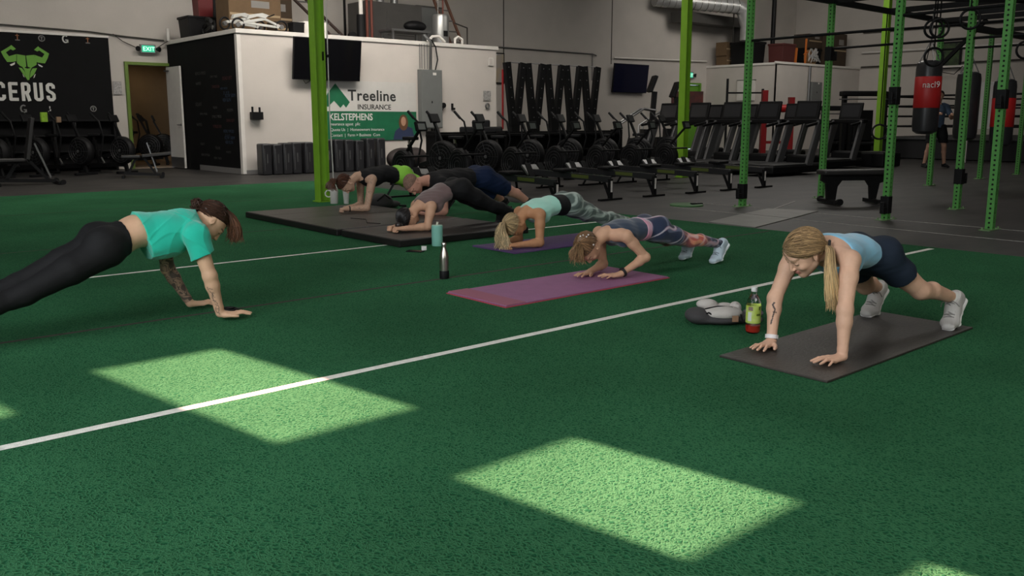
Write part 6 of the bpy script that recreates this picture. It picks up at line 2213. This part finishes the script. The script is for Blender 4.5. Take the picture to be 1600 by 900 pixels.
# --- woman in the green t-shirt on the left, high plank, facing right
def build_green():
    o = (1.42, 5.07, 0)
    J = dict(head=(2.030, 5.06, .553), face=(.42, -.16, -.90), crown=(.88, .0, .45), neck=(1.935, 5.06, .565),
             waist=(1.61, 5.07, .535), shL=(1.80, 5.225, .500), shR=(1.875, 4.885, .505),
             elL=(1.845, 5.285, .265), wrL=(1.955, 5.255, .042), elR=(1.925, 4.845, .270), wrR=(1.975, 4.850, .045),
             hipL=(1.44, 5.155, .465), hipR=(1.42, 4.975, .455), knL=(1.02, 5.19, .285), anL=(.64, 5.20, .13),
             knR=(1.00, 4.955, .270), anR=(.62, 4.95, .13),
             heelL=(.575, 5.20, .12), toeL=(.66, 5.2, .02), tipL=(.735, 5.2, .004), heelR=(.555, 4.95, .12), toeR=(.64, 4.95, .02), tipR=(.715, 4.95, .004), calf=(-.3, 0, 1))
    P = Person('woman in a teal green t-shirt and black leggings holding a high plank', o, J, build=1.0, h=.0038, hs=.95,
               hands=dict(L=((.98, -.1, 0), (0, 0, 1), 1), R=((.97, -.22, 0), (0, 0, 1), -1)), glute=1.08)

    def tat(Pp, C, blend):
        # dense sleeve on the left arm, fine line flowers on the right forearm
        a, b, w = npv(J['shL']), npv(J['elL']), npv(J['wrL'])
        for p0, p1 in ((a, b), (b, w)):
            ab = p1 - p0
            t = ((Pp - p0) @ ab) / (ab @ ab)
            d = np.linalg.norm(Pp - p0 - t[:, None] * ab, axis=1)
            near = (d < .07) & (t > .05) & (t < (1.0 if p0 is a else .93)) & (Pp[:, 1] > 5.14)
            n = stripe_noise(Pp, 75, .4)
            ring = np.abs(((n * 5) % 1) - .5) < .16
            blend((near).astype(float), (.16, .12, .10), .55)
            blend((near & (ring | (n > .62))).astype(float), (.035, .035, .035), .8)
        a, b = npv(J['elR']), npv(J['wrR'])
        ab = b - a
        t = ((Pp - a) @ ab) / (ab @ ab)
        rel = Pp - a - t[:, None] * ab
        d = np.linalg.norm(rel, axis=1)
        s_ = rel @ unit((.755, -.656, 0))
        near = (d < .06) & (t > .22) & (t < 1.0) & (rel @ unit((-.656, -.755, 0)) > .002)
        v = t
        l1 = np.abs(s_ - (-.012 + .030 * (v - .2) + .006 * np.sin(v * 18))) < .0016
        l2 = np.abs(s_ - (.012 - .02 * np.abs(np.sin(v * 9)))) < .0016
        l3 = np.abs(((v * 9) % 1) - .5 - s_ * 22) < .07
        blend((near & (l1 | (l2 & (v > .4)) | (l3 & (np.abs(s_) < .010)))).astype(float), (.04, .04, .045), .9)
    P.browc = (.06, .03, .02)
    P.skin((.60, .37, .24), tattoo=tat)
    teal = mat('teal_jersey', (.008, .44, .315), .85, sheen=.3, bump=.2, bscale=200)
    blk = mat('black_stretch_fabric', (.006, .006, .007), .75, bump=.15, bscale=250, spec=.3)
    ax_ = unit(npv(J['neck']) - npv(J['waist']))
    fr = P.front
    mid = lerp(J['waist'], J['neck'], .5)
    drape = [Ell(lerp(J['waist'], J['neck'], .38) + fr * .088, (.150, .135, .078), [ax_, P.lr, fr], .05), Cone(lerp(J['waist'], J['neck'], .82), lerp(J['waist'], J['neck'], 1.02), .068, .050, .03, w=P.lr, q0=1.4, q1=1.1)]
    sleeves = []
    for sd in 'LR':
        a, b = npv(J['sh' + sd]), npv(J['el' + sd])
        nk = lerp(J['waist'], J['neck'], .86)
        sleeves.append(([Cone(lerp(nk, a, .5), a, .062, .064, .03), Cone(a, lerp(a, b, .75), .066, .060, .02)], .006, [(lerp(a, b, .50), unit(b - a) + ax_ * .15)]))
    garment([(P.prims('torso') + drape, .014, [(lerp(J['waist'], J['neck'], 1.03), ax_), (lerp(J['waist'], J['neck'], .05), -ax_ + fr * .12)])] + sleeves,
            'tshirt', teal, P.root, .004, o, wob=fold_wob(.0042, 24))
    tor = unit(npv(J['waist']) - (npv(J['hipL']) + npv(J['hipR'])) / 2)
    garment([(P.prims('torso thighL thighR legL legR'), .006, [(lerp((npv(J['hipL']) + npv(J['hipR'])) / 2, J['waist'], .58), tor + fr * .25)])],
            'leggings', blk, P.root, .004, o, wob=cloth_wob(.0008, 70))
    P.shoes(blk, white_sole, None)
    hairm = mat('dark_brown_hair', (.040, .018, .011), .5, color2=(.018, .009, .006), nscale=50, spec=.2)
    c, f, l, u, sc = P.hfr
    P.hair_cap(hairm, .006)
    tie = c - f * .105 - u * .015
    strands(P, scalp_roots(P, 900, 2, low=.05), tie, [], hairm, P.root, npv(o), 0, r=.0016, off=.016, c0=(.040, .018, .011), c1=(.11, .050, .028))
    # loose messy bun and the tail that falls over the crown
    rnd = random.Random(4)
    m = MB()
    for k in range(34):
        a0 = rnd.uniform(0, 6.28)
        e = unit([rnd.gauss(0, 1) for _ in range(3)])
        g = unit(np.cross(e, [rnd.gauss(0, 1) for _ in range(3)]))
        R = rnd.uniform(.020, .042)
        pts = [tie + npv((-.008, 0, .018)) + (e * math.cos(a0 + t * .8) + g * math.sin(a0 + t * .8)) * R - npv(o) for t in range(6)]
        m.tube(pts, .004, 5)
    m.build('bun', mat('dark_brown_strand', (.035, .016, .010), .4, spec=.25), P.root, smooth=True, angle=80)
    # loose curls over the crown and temples
    m = MB()
    for k in range(70):
        q0 = P.scalp_pt(rnd.uniform(-2.6, 2.6), rnd.uniform(.35, 1.4), .014)
        dr = unit((tie - q0) * .6 + npv([rnd.gauss(0, .06) for _ in range(3)]))
        pts = []
        q = q0
        for t in range(8):
            q = P.on_scalp(q + dr * .012 + npv([rnd.gauss(0, .004) for _ in range(3)]), .015 + .006 * math.sin(t * 1.3 + k))
            pts.append(q - npv(o))
        m.tube(pts, [.0012, .0026, .0032, .0034, .0032, .0028, .002, .0008], 5)
    m.build('curls', MATS['dark_brown_strand'], P.root, smooth=True, angle=80)
    brn = mat('brown_hair_ends', (.13, .062, .032), .42, color2=(.035, .018, .012), nscale=50, sheen=.15)
    tg = [c + u * .085 - f * .075, c + u * .108 - f * .01 - npv((0, .03, 0)), c + u * .112 + f * .04 - npv((0, .04, 0)), c + u * .098 + f * .09 - npv((0, .04, 0)), c + u * .078 + f * .135 - npv((0, .03, 0)), c + u * .055 + f * .17 - npv((0, .03, 0))]
    strands(P, [], tie, tg, brn, P.root, npv(o), 200, r=.0015, tail_r=.024, spread_end=1.9, wave=.018, c0=(.040, .018, .011), c1=(.11, .050, .028), name='ponytail')
    return P


# --- woman in navy with patterned leggings on the near purple mat
def build_navy():
    o = (5.15, 4.33, 0)
    J = dict(head=(4.545, 4.385, .232), face=(-.12, -.08, -.98), crown=(-.98, -.05, .12), neck=(4.70, 4.37, .325),
             waist=(5.01, 4.35, .335), shL=(4.775, 4.225, .315), shR=(4.80, 4.52, .310),
             elL=(4.925, 4.165, .150), wrL=(4.700, 4.20, .048), elR=(4.83, 4.50, .070), wrR=(4.63, 4.44, .042),
             hipL=(5.19, 4.26, .315), hipR=(5.20, 4.43, .315), knL=(5.52, 4.22, .215), anL=(5.91, 4.22, .150),
             knR=(5.52, 4.45, .20), anR=(5.86, 4.50, .13),
             heelL=(5.985, 4.22, .125), toeL=(5.88, 4.21, .020), tipL=(5.80, 4.20, .004),
             heelR=(5.92, 4.50, .125), toeR=(5.84, 4.49, .020), tipR=(5.76, 4.48, .004), calf=(.2, 0, 1), floor=.014)
    P = Person('woman in a navy tank top and colourful patterned leggings on forearms', o, J, build=.86, h=.0042, hs=.95,
               hands=dict(L=((-.92, .38, 0), (0, 0, 1), -1), R=((-.98, -.12, 0), (0, 0, 1), 1)), bust=.8)
    P.skin((.60, .35, .23))
    navy = mat('navy_tank_fabric', (.022, .040, .075), .85, sheen=.3, bump=.15, bscale=250)
    ax_ = unit(npv(J['neck']) - npv(J['waist']))
    garment([(P.prims('torso'), .007, [(lerp(J['neck'], J['waist'], .02), ax_), (npv(J['shL']) + npv((-.005, -.030, 0)), P.lr, .060), (npv(J['shR']) + npv((0, .030, 0)), P.lr, .060),
                                       (lerp(J['waist'], lerp(J['hipL'], J['hipR'], .5), .35), -ax_)])], 'tank_top', navy, P.root, .0045, o, wob=cloth_wob(.0012, 60))

    def pat(Pp):
        x, y, z = Pp[:, 0], Pp[:, 1], Pp[:, 2]
        wv = np.sin(34 * x + 26 * z + 2.6 * np.sin(15 * x - 22 * z + 9 * y) + 14 * y)
        w2 = np.sin(58 * z - 30 * x + 2.2 * np.sin(24 * x + 12 * y) + 1.0)
        w3 = np.sin(95 * z + 60 * y + 40 * x + 2 * np.sin(30 * x))
        C = np.tile(npv((.010, .020, .055)), (len(Pp), 1))
        st = lambda q, a, b: np.clip((q - a) / (b - a), 0, 1)

        def bl(m, col):
            C[:] = C * (1 - m[:, None]) + npv(col) * m[:, None]
        bl(st(wv, .55, .85) * .8, (.13, .15, .24))
        bl(st(w2, .70, .90) * st(wv, -.4, .1) * .9, (.42, .16, .26))
        bl(st(w2, .86, .95) * .9, (.50, .46, .52))
        kx = J['knL'][0] + .04
        oz = np.clip(1.25 - np.abs(x - kx) / .15, 0, 1)
        bl(oz * (.75 + .25 * wv), (.70, .13, .09))
        bl(oz * st(w3, .0, .6) * .9, (.85, .36, .20))
        bl(oz * st(w2, .3, .8) * .7, (.72, .50, .48))
        oz2 = np.clip(1.1 - np.abs(x - kx - .22) / .12, 0, 1)
        bl(oz2 * st(w3, .1, .7) * .7, (.42, .40, .50))
        bl(oz2 * st(w2, .5, .9) * .7, (.55, .30, .34))
        return C
    garment([(P.prims('torso thighL thighR legL legR'), .006, [(lerp(J['waist'], lerp(J['hipL'], J['hipR'], .5), .15), ax_),
                                                              ])], 'leggings', mat('patterned_stretch_fabric', (.1, .1, .2), .75, vcol=True, sheen=.2), P.root, .0045, o, tintf=pat)
    garment([(P.prims('torso'), .0125, [(lerp(J['waist'], lerp(J['hipL'], J['hipR'], .5), .12), ax_), (lerp(J['waist'], lerp(J['hipL'], J['hipR'], .5), .38), -ax_)])],
            'waistband', mat('pink_band_fabric', (.62, .22, .32), .8, sheen=.2, color2=(.55, .40, .50), nscale=16), P.root, .0045, o)
    shoe = mat('pale_blue_knit', (.52, .62, .70), .8, bump=.3, bscale=400)
    P.shoes(shoe, mat('cool_white_foam', (.78, .82, .86), .6), mat('blue_grey_lace', (.22, .26, .30), .8), size=1.12)
    for sd in 'LR':
        an, kn = npv(J['an' + sd]), npv(J['kn' + sd])
        blob([Cone(an - unit(kn - an) * .01, an + unit(kn - an) * .025, .036, .035, .01)], 'sock', mat('black_sock_cotton', (.02, .02, .022), .9), P.root, .0045, o)
    hairm = mat('mid_brown_hair', (.20, .115, .060), .45, color2=(.085, .045, .025), nscale=50, sheen=.15)
    c, f, l, u, sc = P.hfr
    P.hair_cap(hairm, .006)
    # loose chin length hair hanging to the mat side, gathered at the crown
    tie = c + u * .10 - f * .03
    strands(P, scalp_roots(P, 520, 3), tie, [], hairm, P.root, npv(o), 0, r=.0019, off=.015, c0=(.16, .09, .045), c1=(.24, .145, .075))
    for az, sgn in ((1.2, 1), (-1.2, -1), (.3, 1)):
        pass
    m_t = [tie, tie + npv((-.035, -.02, -.02)), tie + npv((-.048, -.02, -.075)), tie + npv((-.035, -.02, -.135))]
    strands(P, [], tie, m_t, hairm, P.root, npv(o), 200, r=.0016, tail_r=.036, spread_end=2.0, wave=.012, c0=(.16, .09, .045), c1=(.24, .145, .075), name='ponytail')
    m = MB()
    rnd = random.Random(2)
    for k in range(5):
        q = P.scalp_pt(rnd.uniform(1.6, 3.0), rnd.uniform(.2, .9), .02) - npv(o)
        m.ball(q, .006)
    m.build('hair_clip', mat('pearl_bead', (.75, .72, .70), .3), P.root, smooth=True)
    m = MB()
    a, b = npv(J['elL']), npv(J['wrL'])
    x, y, d = basis(unit(b - a))
    p = Vector(lerp(a, b, .90) - npv(o))
    m.torus(p, d, .0285, .006, 28, 8)
    m.torus(p + d * .010, d, .0280, .006, 28, 8)
    tp = Vector(unit(npv((0, 0, 1)) - npv(d) * d[2]))
    m.box(p + tp * .030 + d * .005, (.026, .026, .010), rot=Matrix((d.cross(tp), d, tp)).transposed())
    m.build('watch', mat('black_rubber_soft', (.012, .012, .013), .6), P.root, smooth=True)
    return P


# --- blonde woman in mint on the far purple mat
def build_mint():
    o = (5.85, 5.9, 0)
    J = dict(head=(5.165, 5.90, .215), face=(.28, -.05, -.95), crown=(-.93, .05, -.26), neck=(5.30, 5.90, .325),
             waist=(5.615, 5.90, .365), shL=(5.345, 5.765, .305), shR=(5.36, 6.06, .305),
             elL=(5.335, 5.755, .055), wrL=(5.10, 5.80, .048), elR=(5.35, 6.06, .055), wrR=(5.11, 5.99, .048),
             hipL=(5.82, 5.815, .355), hipR=(5.83, 5.985, .355), knL=(6.20, 5.80, .215), anL=(6.56, 5.81, .155),
             knR=(6.20, 6.02, .215), anR=(6.56, 6.02, .155),
             heelL=(6.62, 5.81, .12), toeL=(6.53, 5.8, .02), tipL=(6.45, 5.8, .004), heelR=(6.62, 6.02, .12), toeR=(6.53, 6.02, .02), tipR=(6.45, 6.02, .004), calf=(.2, 0, 1), floor=.012)
    P = Person('tanned blonde woman in a mint top and grey green marbled leggings', o, J, build=.96, h=.005, hs=.95,
               hands=dict(L=((-.90, .35, 0), (.1, -.1, 1), -1, 'fist'), R=((-.92, -.30, 0), (.1, .1, 1), 1, 'fist')))
    P.skin((.50, .25, .13))
    ax_ = unit(npv(J['neck']) - npv(J['waist']))
    pel = lerp(J['hipL'], J['hipR'], .5)
    mint = mat('mint_tank_fabric', (.36, .68, .57), .85, sheen=.3, bump=.15, bscale=200)
    garment([(P.prims('torso'), .008, [(lerp(J['neck'], J['waist'], .03), ax_), (npv(J['shL']) + npv((-.005, -.030, 0)), P.lr, .066), (npv(J['shR']) + npv((0, .030, 0)), P.lr, .066),
                                       (lerp(J['waist'], pel, .05), -ax_)])], 'tank_top', mint, P.root, .005, o, wob=cloth_wob(.0014, 50))

    def pat(Pp):
        x, y, z = Pp[:, 0], Pp[:, 1], Pp[:, 2]
        wv = np.sin(30 * z + 22 * x + 3.0 * np.sin(13 * x - 20 * z + 6 * y) + 8 * y)
        w2 = np.sin(62 * z - 26 * x + 2.4 * np.sin(20 * x + 10 * y + 14 * z))
        C = np.tile(npv((.075, .105, .095)), (len(Pp), 1))
        m = np.clip((wv - .1) / .7, 0, 1) * .75
        C[:] = C * (1 - m[:, None]) + npv((.30, .37, .33)) * m[:, None]
        m = np.clip((w2 - .55) / .4, 0, 1) * .7
        C[:] = C * (1 - m[:, None]) + npv((.42, .50, .45)) * m[:, None]
        m = np.clip((-w2 - .6) / .4, 0, 1) * .6
        C[:] = C * (1 - m[:, None]) + npv((.03, .05, .045)) * m[:, None]
        return C
    garment([(P.prims('torso thighL thighR legL legR'), .007, [(lerp(J['waist'], pel, .55), unit(J['waist'] - pel))])],
            'leggings', mat('marbled_stretch_fabric', (.2, .3, .25), .75, vcol=True, sheen=.2), P.root, .005, o, tintf=pat, wob=cloth_wob(.0025, 48))
    garment([(P.prims('torso'), .012, [(lerp(J['waist'], pel, -.02), ax_), (lerp(J['waist'], pel, .62), -unit(J['waist'] - pel))])],
            'waistband', mat('black_stretch_fabric', (.014, .014, .016)), P.root, .005, o)
    P.shoes(mat('yellow_trim_knit', (.42, .44, .12), .8), white_sole, None)
    c, f, l, u, sc = P.hfr
    hairm = mat('sandy_blonde_hair', (.50, .38, .22), .45, color2=(.24, .16, .085), nscale=45, sheen=.2)
    P.hair_cap(hairm, .006)
    tie = c + u * .105 - f * .055
    strands(P, scalp_roots(P, 420, 4), tie, [], hairm, P.root, npv(o), 0, r=.0021, off=.015, c0=(.36, .26, .14), c1=(.56, .43, .26))
    tg = [tie, tie + npv((-.055, -.03, .0)), tie + npv((-.085, -.045, -.055)), tie + npv((-.075, -.05, -.12)), tie + npv((-.06, -.045, -.18)), tie + npv((-.05, -.04, -.225))]
    strands(P, [], tie, tg, hairm, P.root, npv(o), 260, r=.0017, tail_r=.034, spread_end=2.5, wave=.026, c0=(.36, .26, .14), c1=(.56, .43, .26), name='ponytail')
    return P


# --- woman in the mauve top with a black bun, on the black mats
def build_mauve():
    o = (5.45, 7.13, 0)
    z = .07
    J = dict(head=(4.845, 7.13, .200), face=(.35, -.05, -.93), crown=(-.93, 0, -.35), neck=(4.985, 7.13, .315),
             waist=(5.27, 7.13, .430), shL=(5.03, 6.995, .305), shR=(5.04, 7.27, .300),
             elL=(4.965, 6.975, .118), wrL=(4.715, 7.03, .112), elR=(4.98, 7.28, .118), wrR=(4.73, 7.19, .112),
             hipL=(5.47, 7.045, .445), hipR=(5.47, 7.215, .445), knL=(5.82, 7.00, .265), anL=(6.14, 7.00, .155),
             knR=(5.82, 7.24, .265), anR=(6.15, 7.26, .155),
             heelL=(6.20, 7.0, .12), toeL=(6.12, 7.0, .02), tipL=(6.04, 7.0, .004), heelR=(6.21, 7.26, .12), toeR=(6.13, 7.26, .02), tipR=(6.05, 7.26, .004), calf=(.3, 0, 1), floor=.07)
    del J['floor']
    P = Person('black-haired woman in a mauve sleeveless top on the black mat', o, J, build=.96, h=.0052, hs=.95,
               hands=dict(L=((-.95, .28, .05), (.1, -.1, 1), -1, 'fist'), R=((-.96, -.22, .05), (.1, .1, 1), 1, 'fist')))
    P.skin((.60, .35, .23))
    ax_ = unit(npv(J['neck']) - npv(J['waist']))
    pel = lerp(J['hipL'], J['hipR'], .5)
    garment([(P.prims('torso'), .011, [(lerp(J['neck'], J['waist'], .02), ax_), (npv(J['shL']) + npv((-.01, -.030, 0)), P.lr, .058), (npv(J['shR']) + npv((0, .030, 0)), P.lr, .058),
                                       (lerp(J['waist'], pel, .10), -ax_)])], 'tank_top', mat('mauve_fabric', (.150, .098, .096), .85, sheen=.3, bump=.15, bscale=200), P.root, .0055, o, wob=cloth_wob(.002, 50))
    blk = mat('black_stretch_fabric', (.014, .014, .016))
    garment([(P.prims('torso thighL thighR legL legR'), .008, [(lerp(J['waist'], pel, -.02), unit(J['waist'] - pel))])], 'leggings', blk, P.root, .0055, o, wob=cloth_wob(.0015, 50))
    P.shoes(blk, mat('black_rubber_soft', (.012, .012, .013)), None)
    c, f, l, u, sc = P.hfr
    hairm = mat('black_hair', (.014, .011, .011), .35, color2=(.03, .02, .018), nscale=50)
    P.hair_cap(hairm, .006)
    bun = c + u * .125 + f * .02
    strands(P, scalp_roots(P, 300, 5), c + u * .11, [], hairm, P.root, npv(o), 0, r=.002, off=.015, c0=(.010, .008, .008), c1=(.010, .008, .008))
    blob([Ell(bun, (.040, .036, .038), k=.01)], 'bun', hairm, P.root, .005, o)
    m = MB()
    m.torus(c + u * .105 + f * .01 - npv(o), u, .030, .008, 20, 8)
    m.build('hair_tie', mat('cream_scrunchie', (.5, .48, .40), .8), P.root, smooth=True)
    return P


# --- man in black t-shirt and navy shorts
def build_man():
    o = (6.55, 8.3, 0)
    J = dict(head=(5.70, 8.28, .425), face=(-.18, -.28, -.93), crown=(-.96, 0, .18), neck=(5.90, 8.30, .455),
             waist=(6.38, 8.3, .470), shL=(6.00, 8.11, .425), shR=(6.02, 8.50, .425),
             elL=(6.02, 8.13, .115), wrL=(5.74, 8.20, .050), elR=(6.03, 8.48, .055), wrR=(5.76, 8.38, .050),
             hipL=(6.70, 8.20, .455), hipR=(6.70, 8.40, .455), knL=(7.06, 8.16, .285), anL=(7.36, 8.16, .135),
             knR=(6.98, 8.42, .235), anR=(7.20, 8.46, .135),
             heelL=(7.42, 8.16, .11), toeL=(7.34, 8.16, .02), tipL=(7.26, 8.16, .004), heelR=(7.27, 8.46, .11), toeR=(7.19, 8.46, .02), tipR=(7.11, 8.46, .004), calf=(.3, 0, 1))
    J['elL'] = (6.02, 8.13, .110); J['wrL'] = (5.76, 8.19, .105); J['elR'] = (6.03, 8.48, .11); J['wrR'] = (5.78, 8.38, .105)
    P = Person('balding man in a black t-shirt and navy shorts on his forearms', o, J, female=False, male=True, build=1.14, h=.0055,
               hands=dict(L=((-.95, .28, 0), (0, 0, 1), -1, 'fist'), R=((-.96, -.22, 0), (0, 0, 1), 1, 'fist')))
    P.skin((.58, .30, .22))
    ax_ = unit(npv(J['neck']) - npv(J['waist']))
    pel = lerp(J['hipL'], J['hipR'], .5)
    sl = []
    for sd in 'LR':
        a, b = npv(J['sh' + sd]), npv(J['el' + sd])
        nk = lerp(J['waist'], J['neck'], .86)
        sl.append(([Cone(lerp(nk, a, .4), a, .075, .075, .03), Cone(a, lerp(a, b, .8), .072, .064, .02)], .004, [(lerp(a, b, .62), unit(b - a))]))
    garment([(P.prims('torso'), .016, [(lerp(J['waist'], J['neck'], .99), ax_), (lerp(J['waist'], pel, .45), -ax_)])] + sl, 'tshirt', mat('black_jersey', (.007, .007, .008), .85, spec=.3), P.root, .006, o, wob=cloth_wob(.0025, 36))
    navy = mat('navy_shorts_fabric', (.005, .013, .042), .8, spec=.25)
    pr = P.prims('torso') + [Cone(p.a, p.b, p.ra + .012, p.rb + .016, p.k) if isinstance(p, Cone) else p for p in P.prims('thighL thighR')]
    garment([(pr, .012, [(lerp(J['waist'], pel, .30), unit(J['waist'] - pel)), (lerp(J['hipL'], J['knL'], .86), unit(npv(J['knL']) - npv(J['hipL'])))])], 'shorts', navy, P.root, .006, o, wob=cloth_wob(.003, 40))
    blk = mat('black_stretch_fabric', (.014, .014, .016))
    P.shoes(blk, mat('black_rubber_soft', (.012, .012, .013)), None)
    for sd in 'LR':
        an, kn = npv(J['an' + sd]), npv(J['kn' + sd])
        blob([Cone(an - unit(kn - an) * .01, an + unit(kn - an) * .05, .045, .044, .01)], 'sock', blk, P.root, .006, o)
    P.hair_cap(mat('short_cropped_hair', (.13, .085, .060), .9, color2=(.28, .16, .12), nscale=60), .003, wobs=0)
    return P


# --- tattooed woman in black and lime shorts, at the far end of the black mats
def build_lime():
    o = (5.95, 9.1, 0)
    J = dict(head=(5.305, 9.08, .405), face=(-.10, -.1, -.98), crown=(-.95, .1, .25), neck=(5.47, 9.1, .485),
             waist=(5.85, 9.1, .505), shL=(5.585, 8.955, .450), shR=(5.60, 9.25, .450),
             elL=(5.50, 8.955, .118), wrL=(5.285, 9.03, .112), elR=(5.62, 9.29, .118), wrR=(5.42, 9.22, .112),
             hipL=(6.08, 9.01, .465), hipR=(6.08, 9.19, .465), knL=(6.42, 9.0, .30), anL=(6.75, 9.0, .14),
             knR=(6.42, 9.2, .30), anR=(6.75, 9.2, .14),
             heelL=(6.81, 9.0, .11), toeL=(6.73, 9.0, .02), tipL=(6.65, 9.0, .004), heelR=(6.81, 9.2, .11), toeR=(6.73, 9.2, .02), tipR=(6.65, 9.2, .004), calf=(.3, 0, 1))
    P = Person('tattooed woman in a black top and lime shorts beside the post', o, J, build=1.0, h=.0055,
               hands=dict(L=((-.95, .28, 0), (0, 0, 1), -1, 'fist'), R=((-.96, -.22, 0), (0, 0, 1), 1, 'fist')))

    def tat(Pp, C, blend):
        for sd in 'LR':
            for p0, p1 in ((npv(J['sh' + sd]), npv(J['el' + sd])), (npv(J['el' + sd]), npv(J['wr' + sd]))):
                ab = p1 - p0
                t = ((Pp - p0) @ ab) / (ab @ ab)
                d = np.linalg.norm(Pp - p0 - t[:, None] * ab, axis=1)
                n = stripe_noise(Pp, 60, .7)
                blend(((d < .08) & (t > -.2) & (t < .8) & (np.abs(((n * 3) % 1) - .5) < .055)).astype(float), (.16, .12, .11), .6)
    P.skin((.52, .33, .23), tattoo=tat)
    ax_ = unit(npv(J['neck']) - npv(J['waist']))
    pel = lerp(J['hipL'], J['hipR'], .5)
    garment([(P.prims('torso'), .012, [(lerp(J['neck'], J['waist'], .0), ax_), (npv(J['shL']) + npv((-.01, -.05, 0)), P.lr, .080), (npv(J['shR']) + npv((0, .05, 0)), P.lr, .080),
                                       (lerp(J['waist'], pel, .55), -ax_)])], 'tank_top', mat('black_jersey', (.013, .013, .014)), P.root, .006, o, wob=cloth_wob(.002, 40))
    pr = P.prims('torso') + P.prims('thighL thighR')
    garment([(pr, .010, [(lerp(J['waist'], pel, .52), unit(J['waist'] - pel)), (lerp(J['hipL'], J['knL'], .75), unit(npv(J['knL']) - npv(J['hipL'])))])], 'shorts', mat('lime_stretch_fabric', (.24, .55, .05), .75), P.root, .006, o)
    blk = mat('black_stretch_fabric', (.014, .014, .016))
    P.shoes(blk, mat('black_rubber_soft', (.012, .012, .013)), None)
    c, f, l, u, sc = P.hfr
    hairm = mat('auburn_hair', (.085, .034, .020), .42, color2=(.025, .012, .008), nscale=50)
    P.hair_cap(hairm, .006)
    tie = c + u * .12 - f * .03
    strands(P, scalp_roots(P, 260, 6), tie, [], hairm, P.root, npv(o), 0, r=.0024, off=.015, c0=(.070, .028, .016), c1=(.10, .04, .02))
    tg = [tie, tie + npv((-.05, -.01, .02)), tie + npv((-.085, -.02, -.02)), tie + npv((-.095, -.02, -.07)), tie + npv((-.085, -.02, -.11))]
    strands(P, [], tie, tg, hairm, P.root, npv(o), 90, r=.0026, tail_r=.038, spread_end=2.0, wave=.02, c0=(.070, .028, .016), c1=(.10, .04, .02), name='ponytail')
    m = MB()
    a, b = npv(J['elL']), npv(J['wrL'])
    m.torus(lerp(a, b, .9) - npv(o), unit(b - a), .030, .007, 20, 8)
    m.build('watch', mat('black_rubber_soft', (.012, .012, .013)), P.root, smooth=True)
    return P


# --- person training far back behind the punching bags
def build_far():
    o = (21.75, 9.4, 0)
    fx = npv((-.64, -.77, 0)); lx = npv((.77, -.64, 0))
    def w(a, b, c):
        return tuple(npv(o) + fx * a + lx * b + npv((0, 0, c)))
    J = dict(head=w(.03, 0, 1.72), face=tuple(-lx * .6 + fx * .8), crown=(0, 0, 1), neck=w(-.02, 0, 1.53),
             waist=w(0, 0, 1.15), shL=w(0, .19, 1.45), shR=w(0, -.19, 1.45),
             elL=w(.12, .27, 1.20), wrL=w(.33, .16, 1.28), elR=w(.10, -.27, 1.20), wrR=w(.32, -.14, 1.30),
             hipL=w(0, .10, .96), hipR=w(0, -.10, .96), knL=w(.05, .18, .52), anL=w(.0, .24, .09),
             knR=w(.04, -.18, .52), anR=w(-.02, -.24, .09),
             heelL=w(-.05, .25, .03), toeL=w(.09, .26, .02), tipL=w(.16, .27, .004), heelR=w(-.07, -.25, .03), toeR=w(.07, -.26, .02), tipR=w(.14, -.27, .004), calf=tuple(-fx))
    P = Person('person in a blue grey t-shirt standing far back behind the punching bags', o, J, female=False, male=True, build=1.05, h=.010,
               hands=dict(L=(tuple(fx), (0, 0, 1), -1, 'fist'), R=(tuple(fx), (0, 0, 1), 1, 'fist')))
    P.skin((.45, .26, .18))
    pel = lerp(J['hipL'], J['hipR'], .5)
    sl = []
    for sd in 'LR':
        a, b = npv(J['sh' + sd]), npv(J['el' + sd])
        sl.append(([Cone(lerp(npv(J['neck']), a, .6), a, .07, .07, .03), Cone(a, lerp(a, b, .9), .068, .062, .02)], .004, [(lerp(a, b, .75), unit(b - a))]))
    garment([(P.prims('torso'), .02, [(npv(J['neck']) - npv((0, 0, .02)), (0, 0, 1)), (pel + npv((0, 0, .0)), (0, 0, -1))])] + sl, 'tshirt', mat('blue_grey_jersey', (.05, .08, .13), .9), P.root, .010, o)
    pr = P.prims('torso') + [Cone(p.a, p.b, p.ra + .015, p.rb + .03, p.k) if isinstance(p, Cone) else p for p in P.prims('thighL thighR')]
    garment([(pr, .012, [(npv(pel) + npv((0, 0, .08)), (0, 0, 1)), (npv((0, 0, .60)), (0, 0, -1))])], 'shorts', mat('black_jersey', (.013, .013, .014)), P.root, .010, o)
    P.shoes(mat('black_stretch_fabric', (.014, .014, .016)), mat('black_rubber_soft', (.012, .012, .013)), None)
    P.hair_cap(mat('black_hair', (.014, .011, .011)), .008, wobs=0)
    return P


build_blue()
build_green()
build_navy()
build_mint()
build_mauve()
build_man()
build_lime()
build_far()
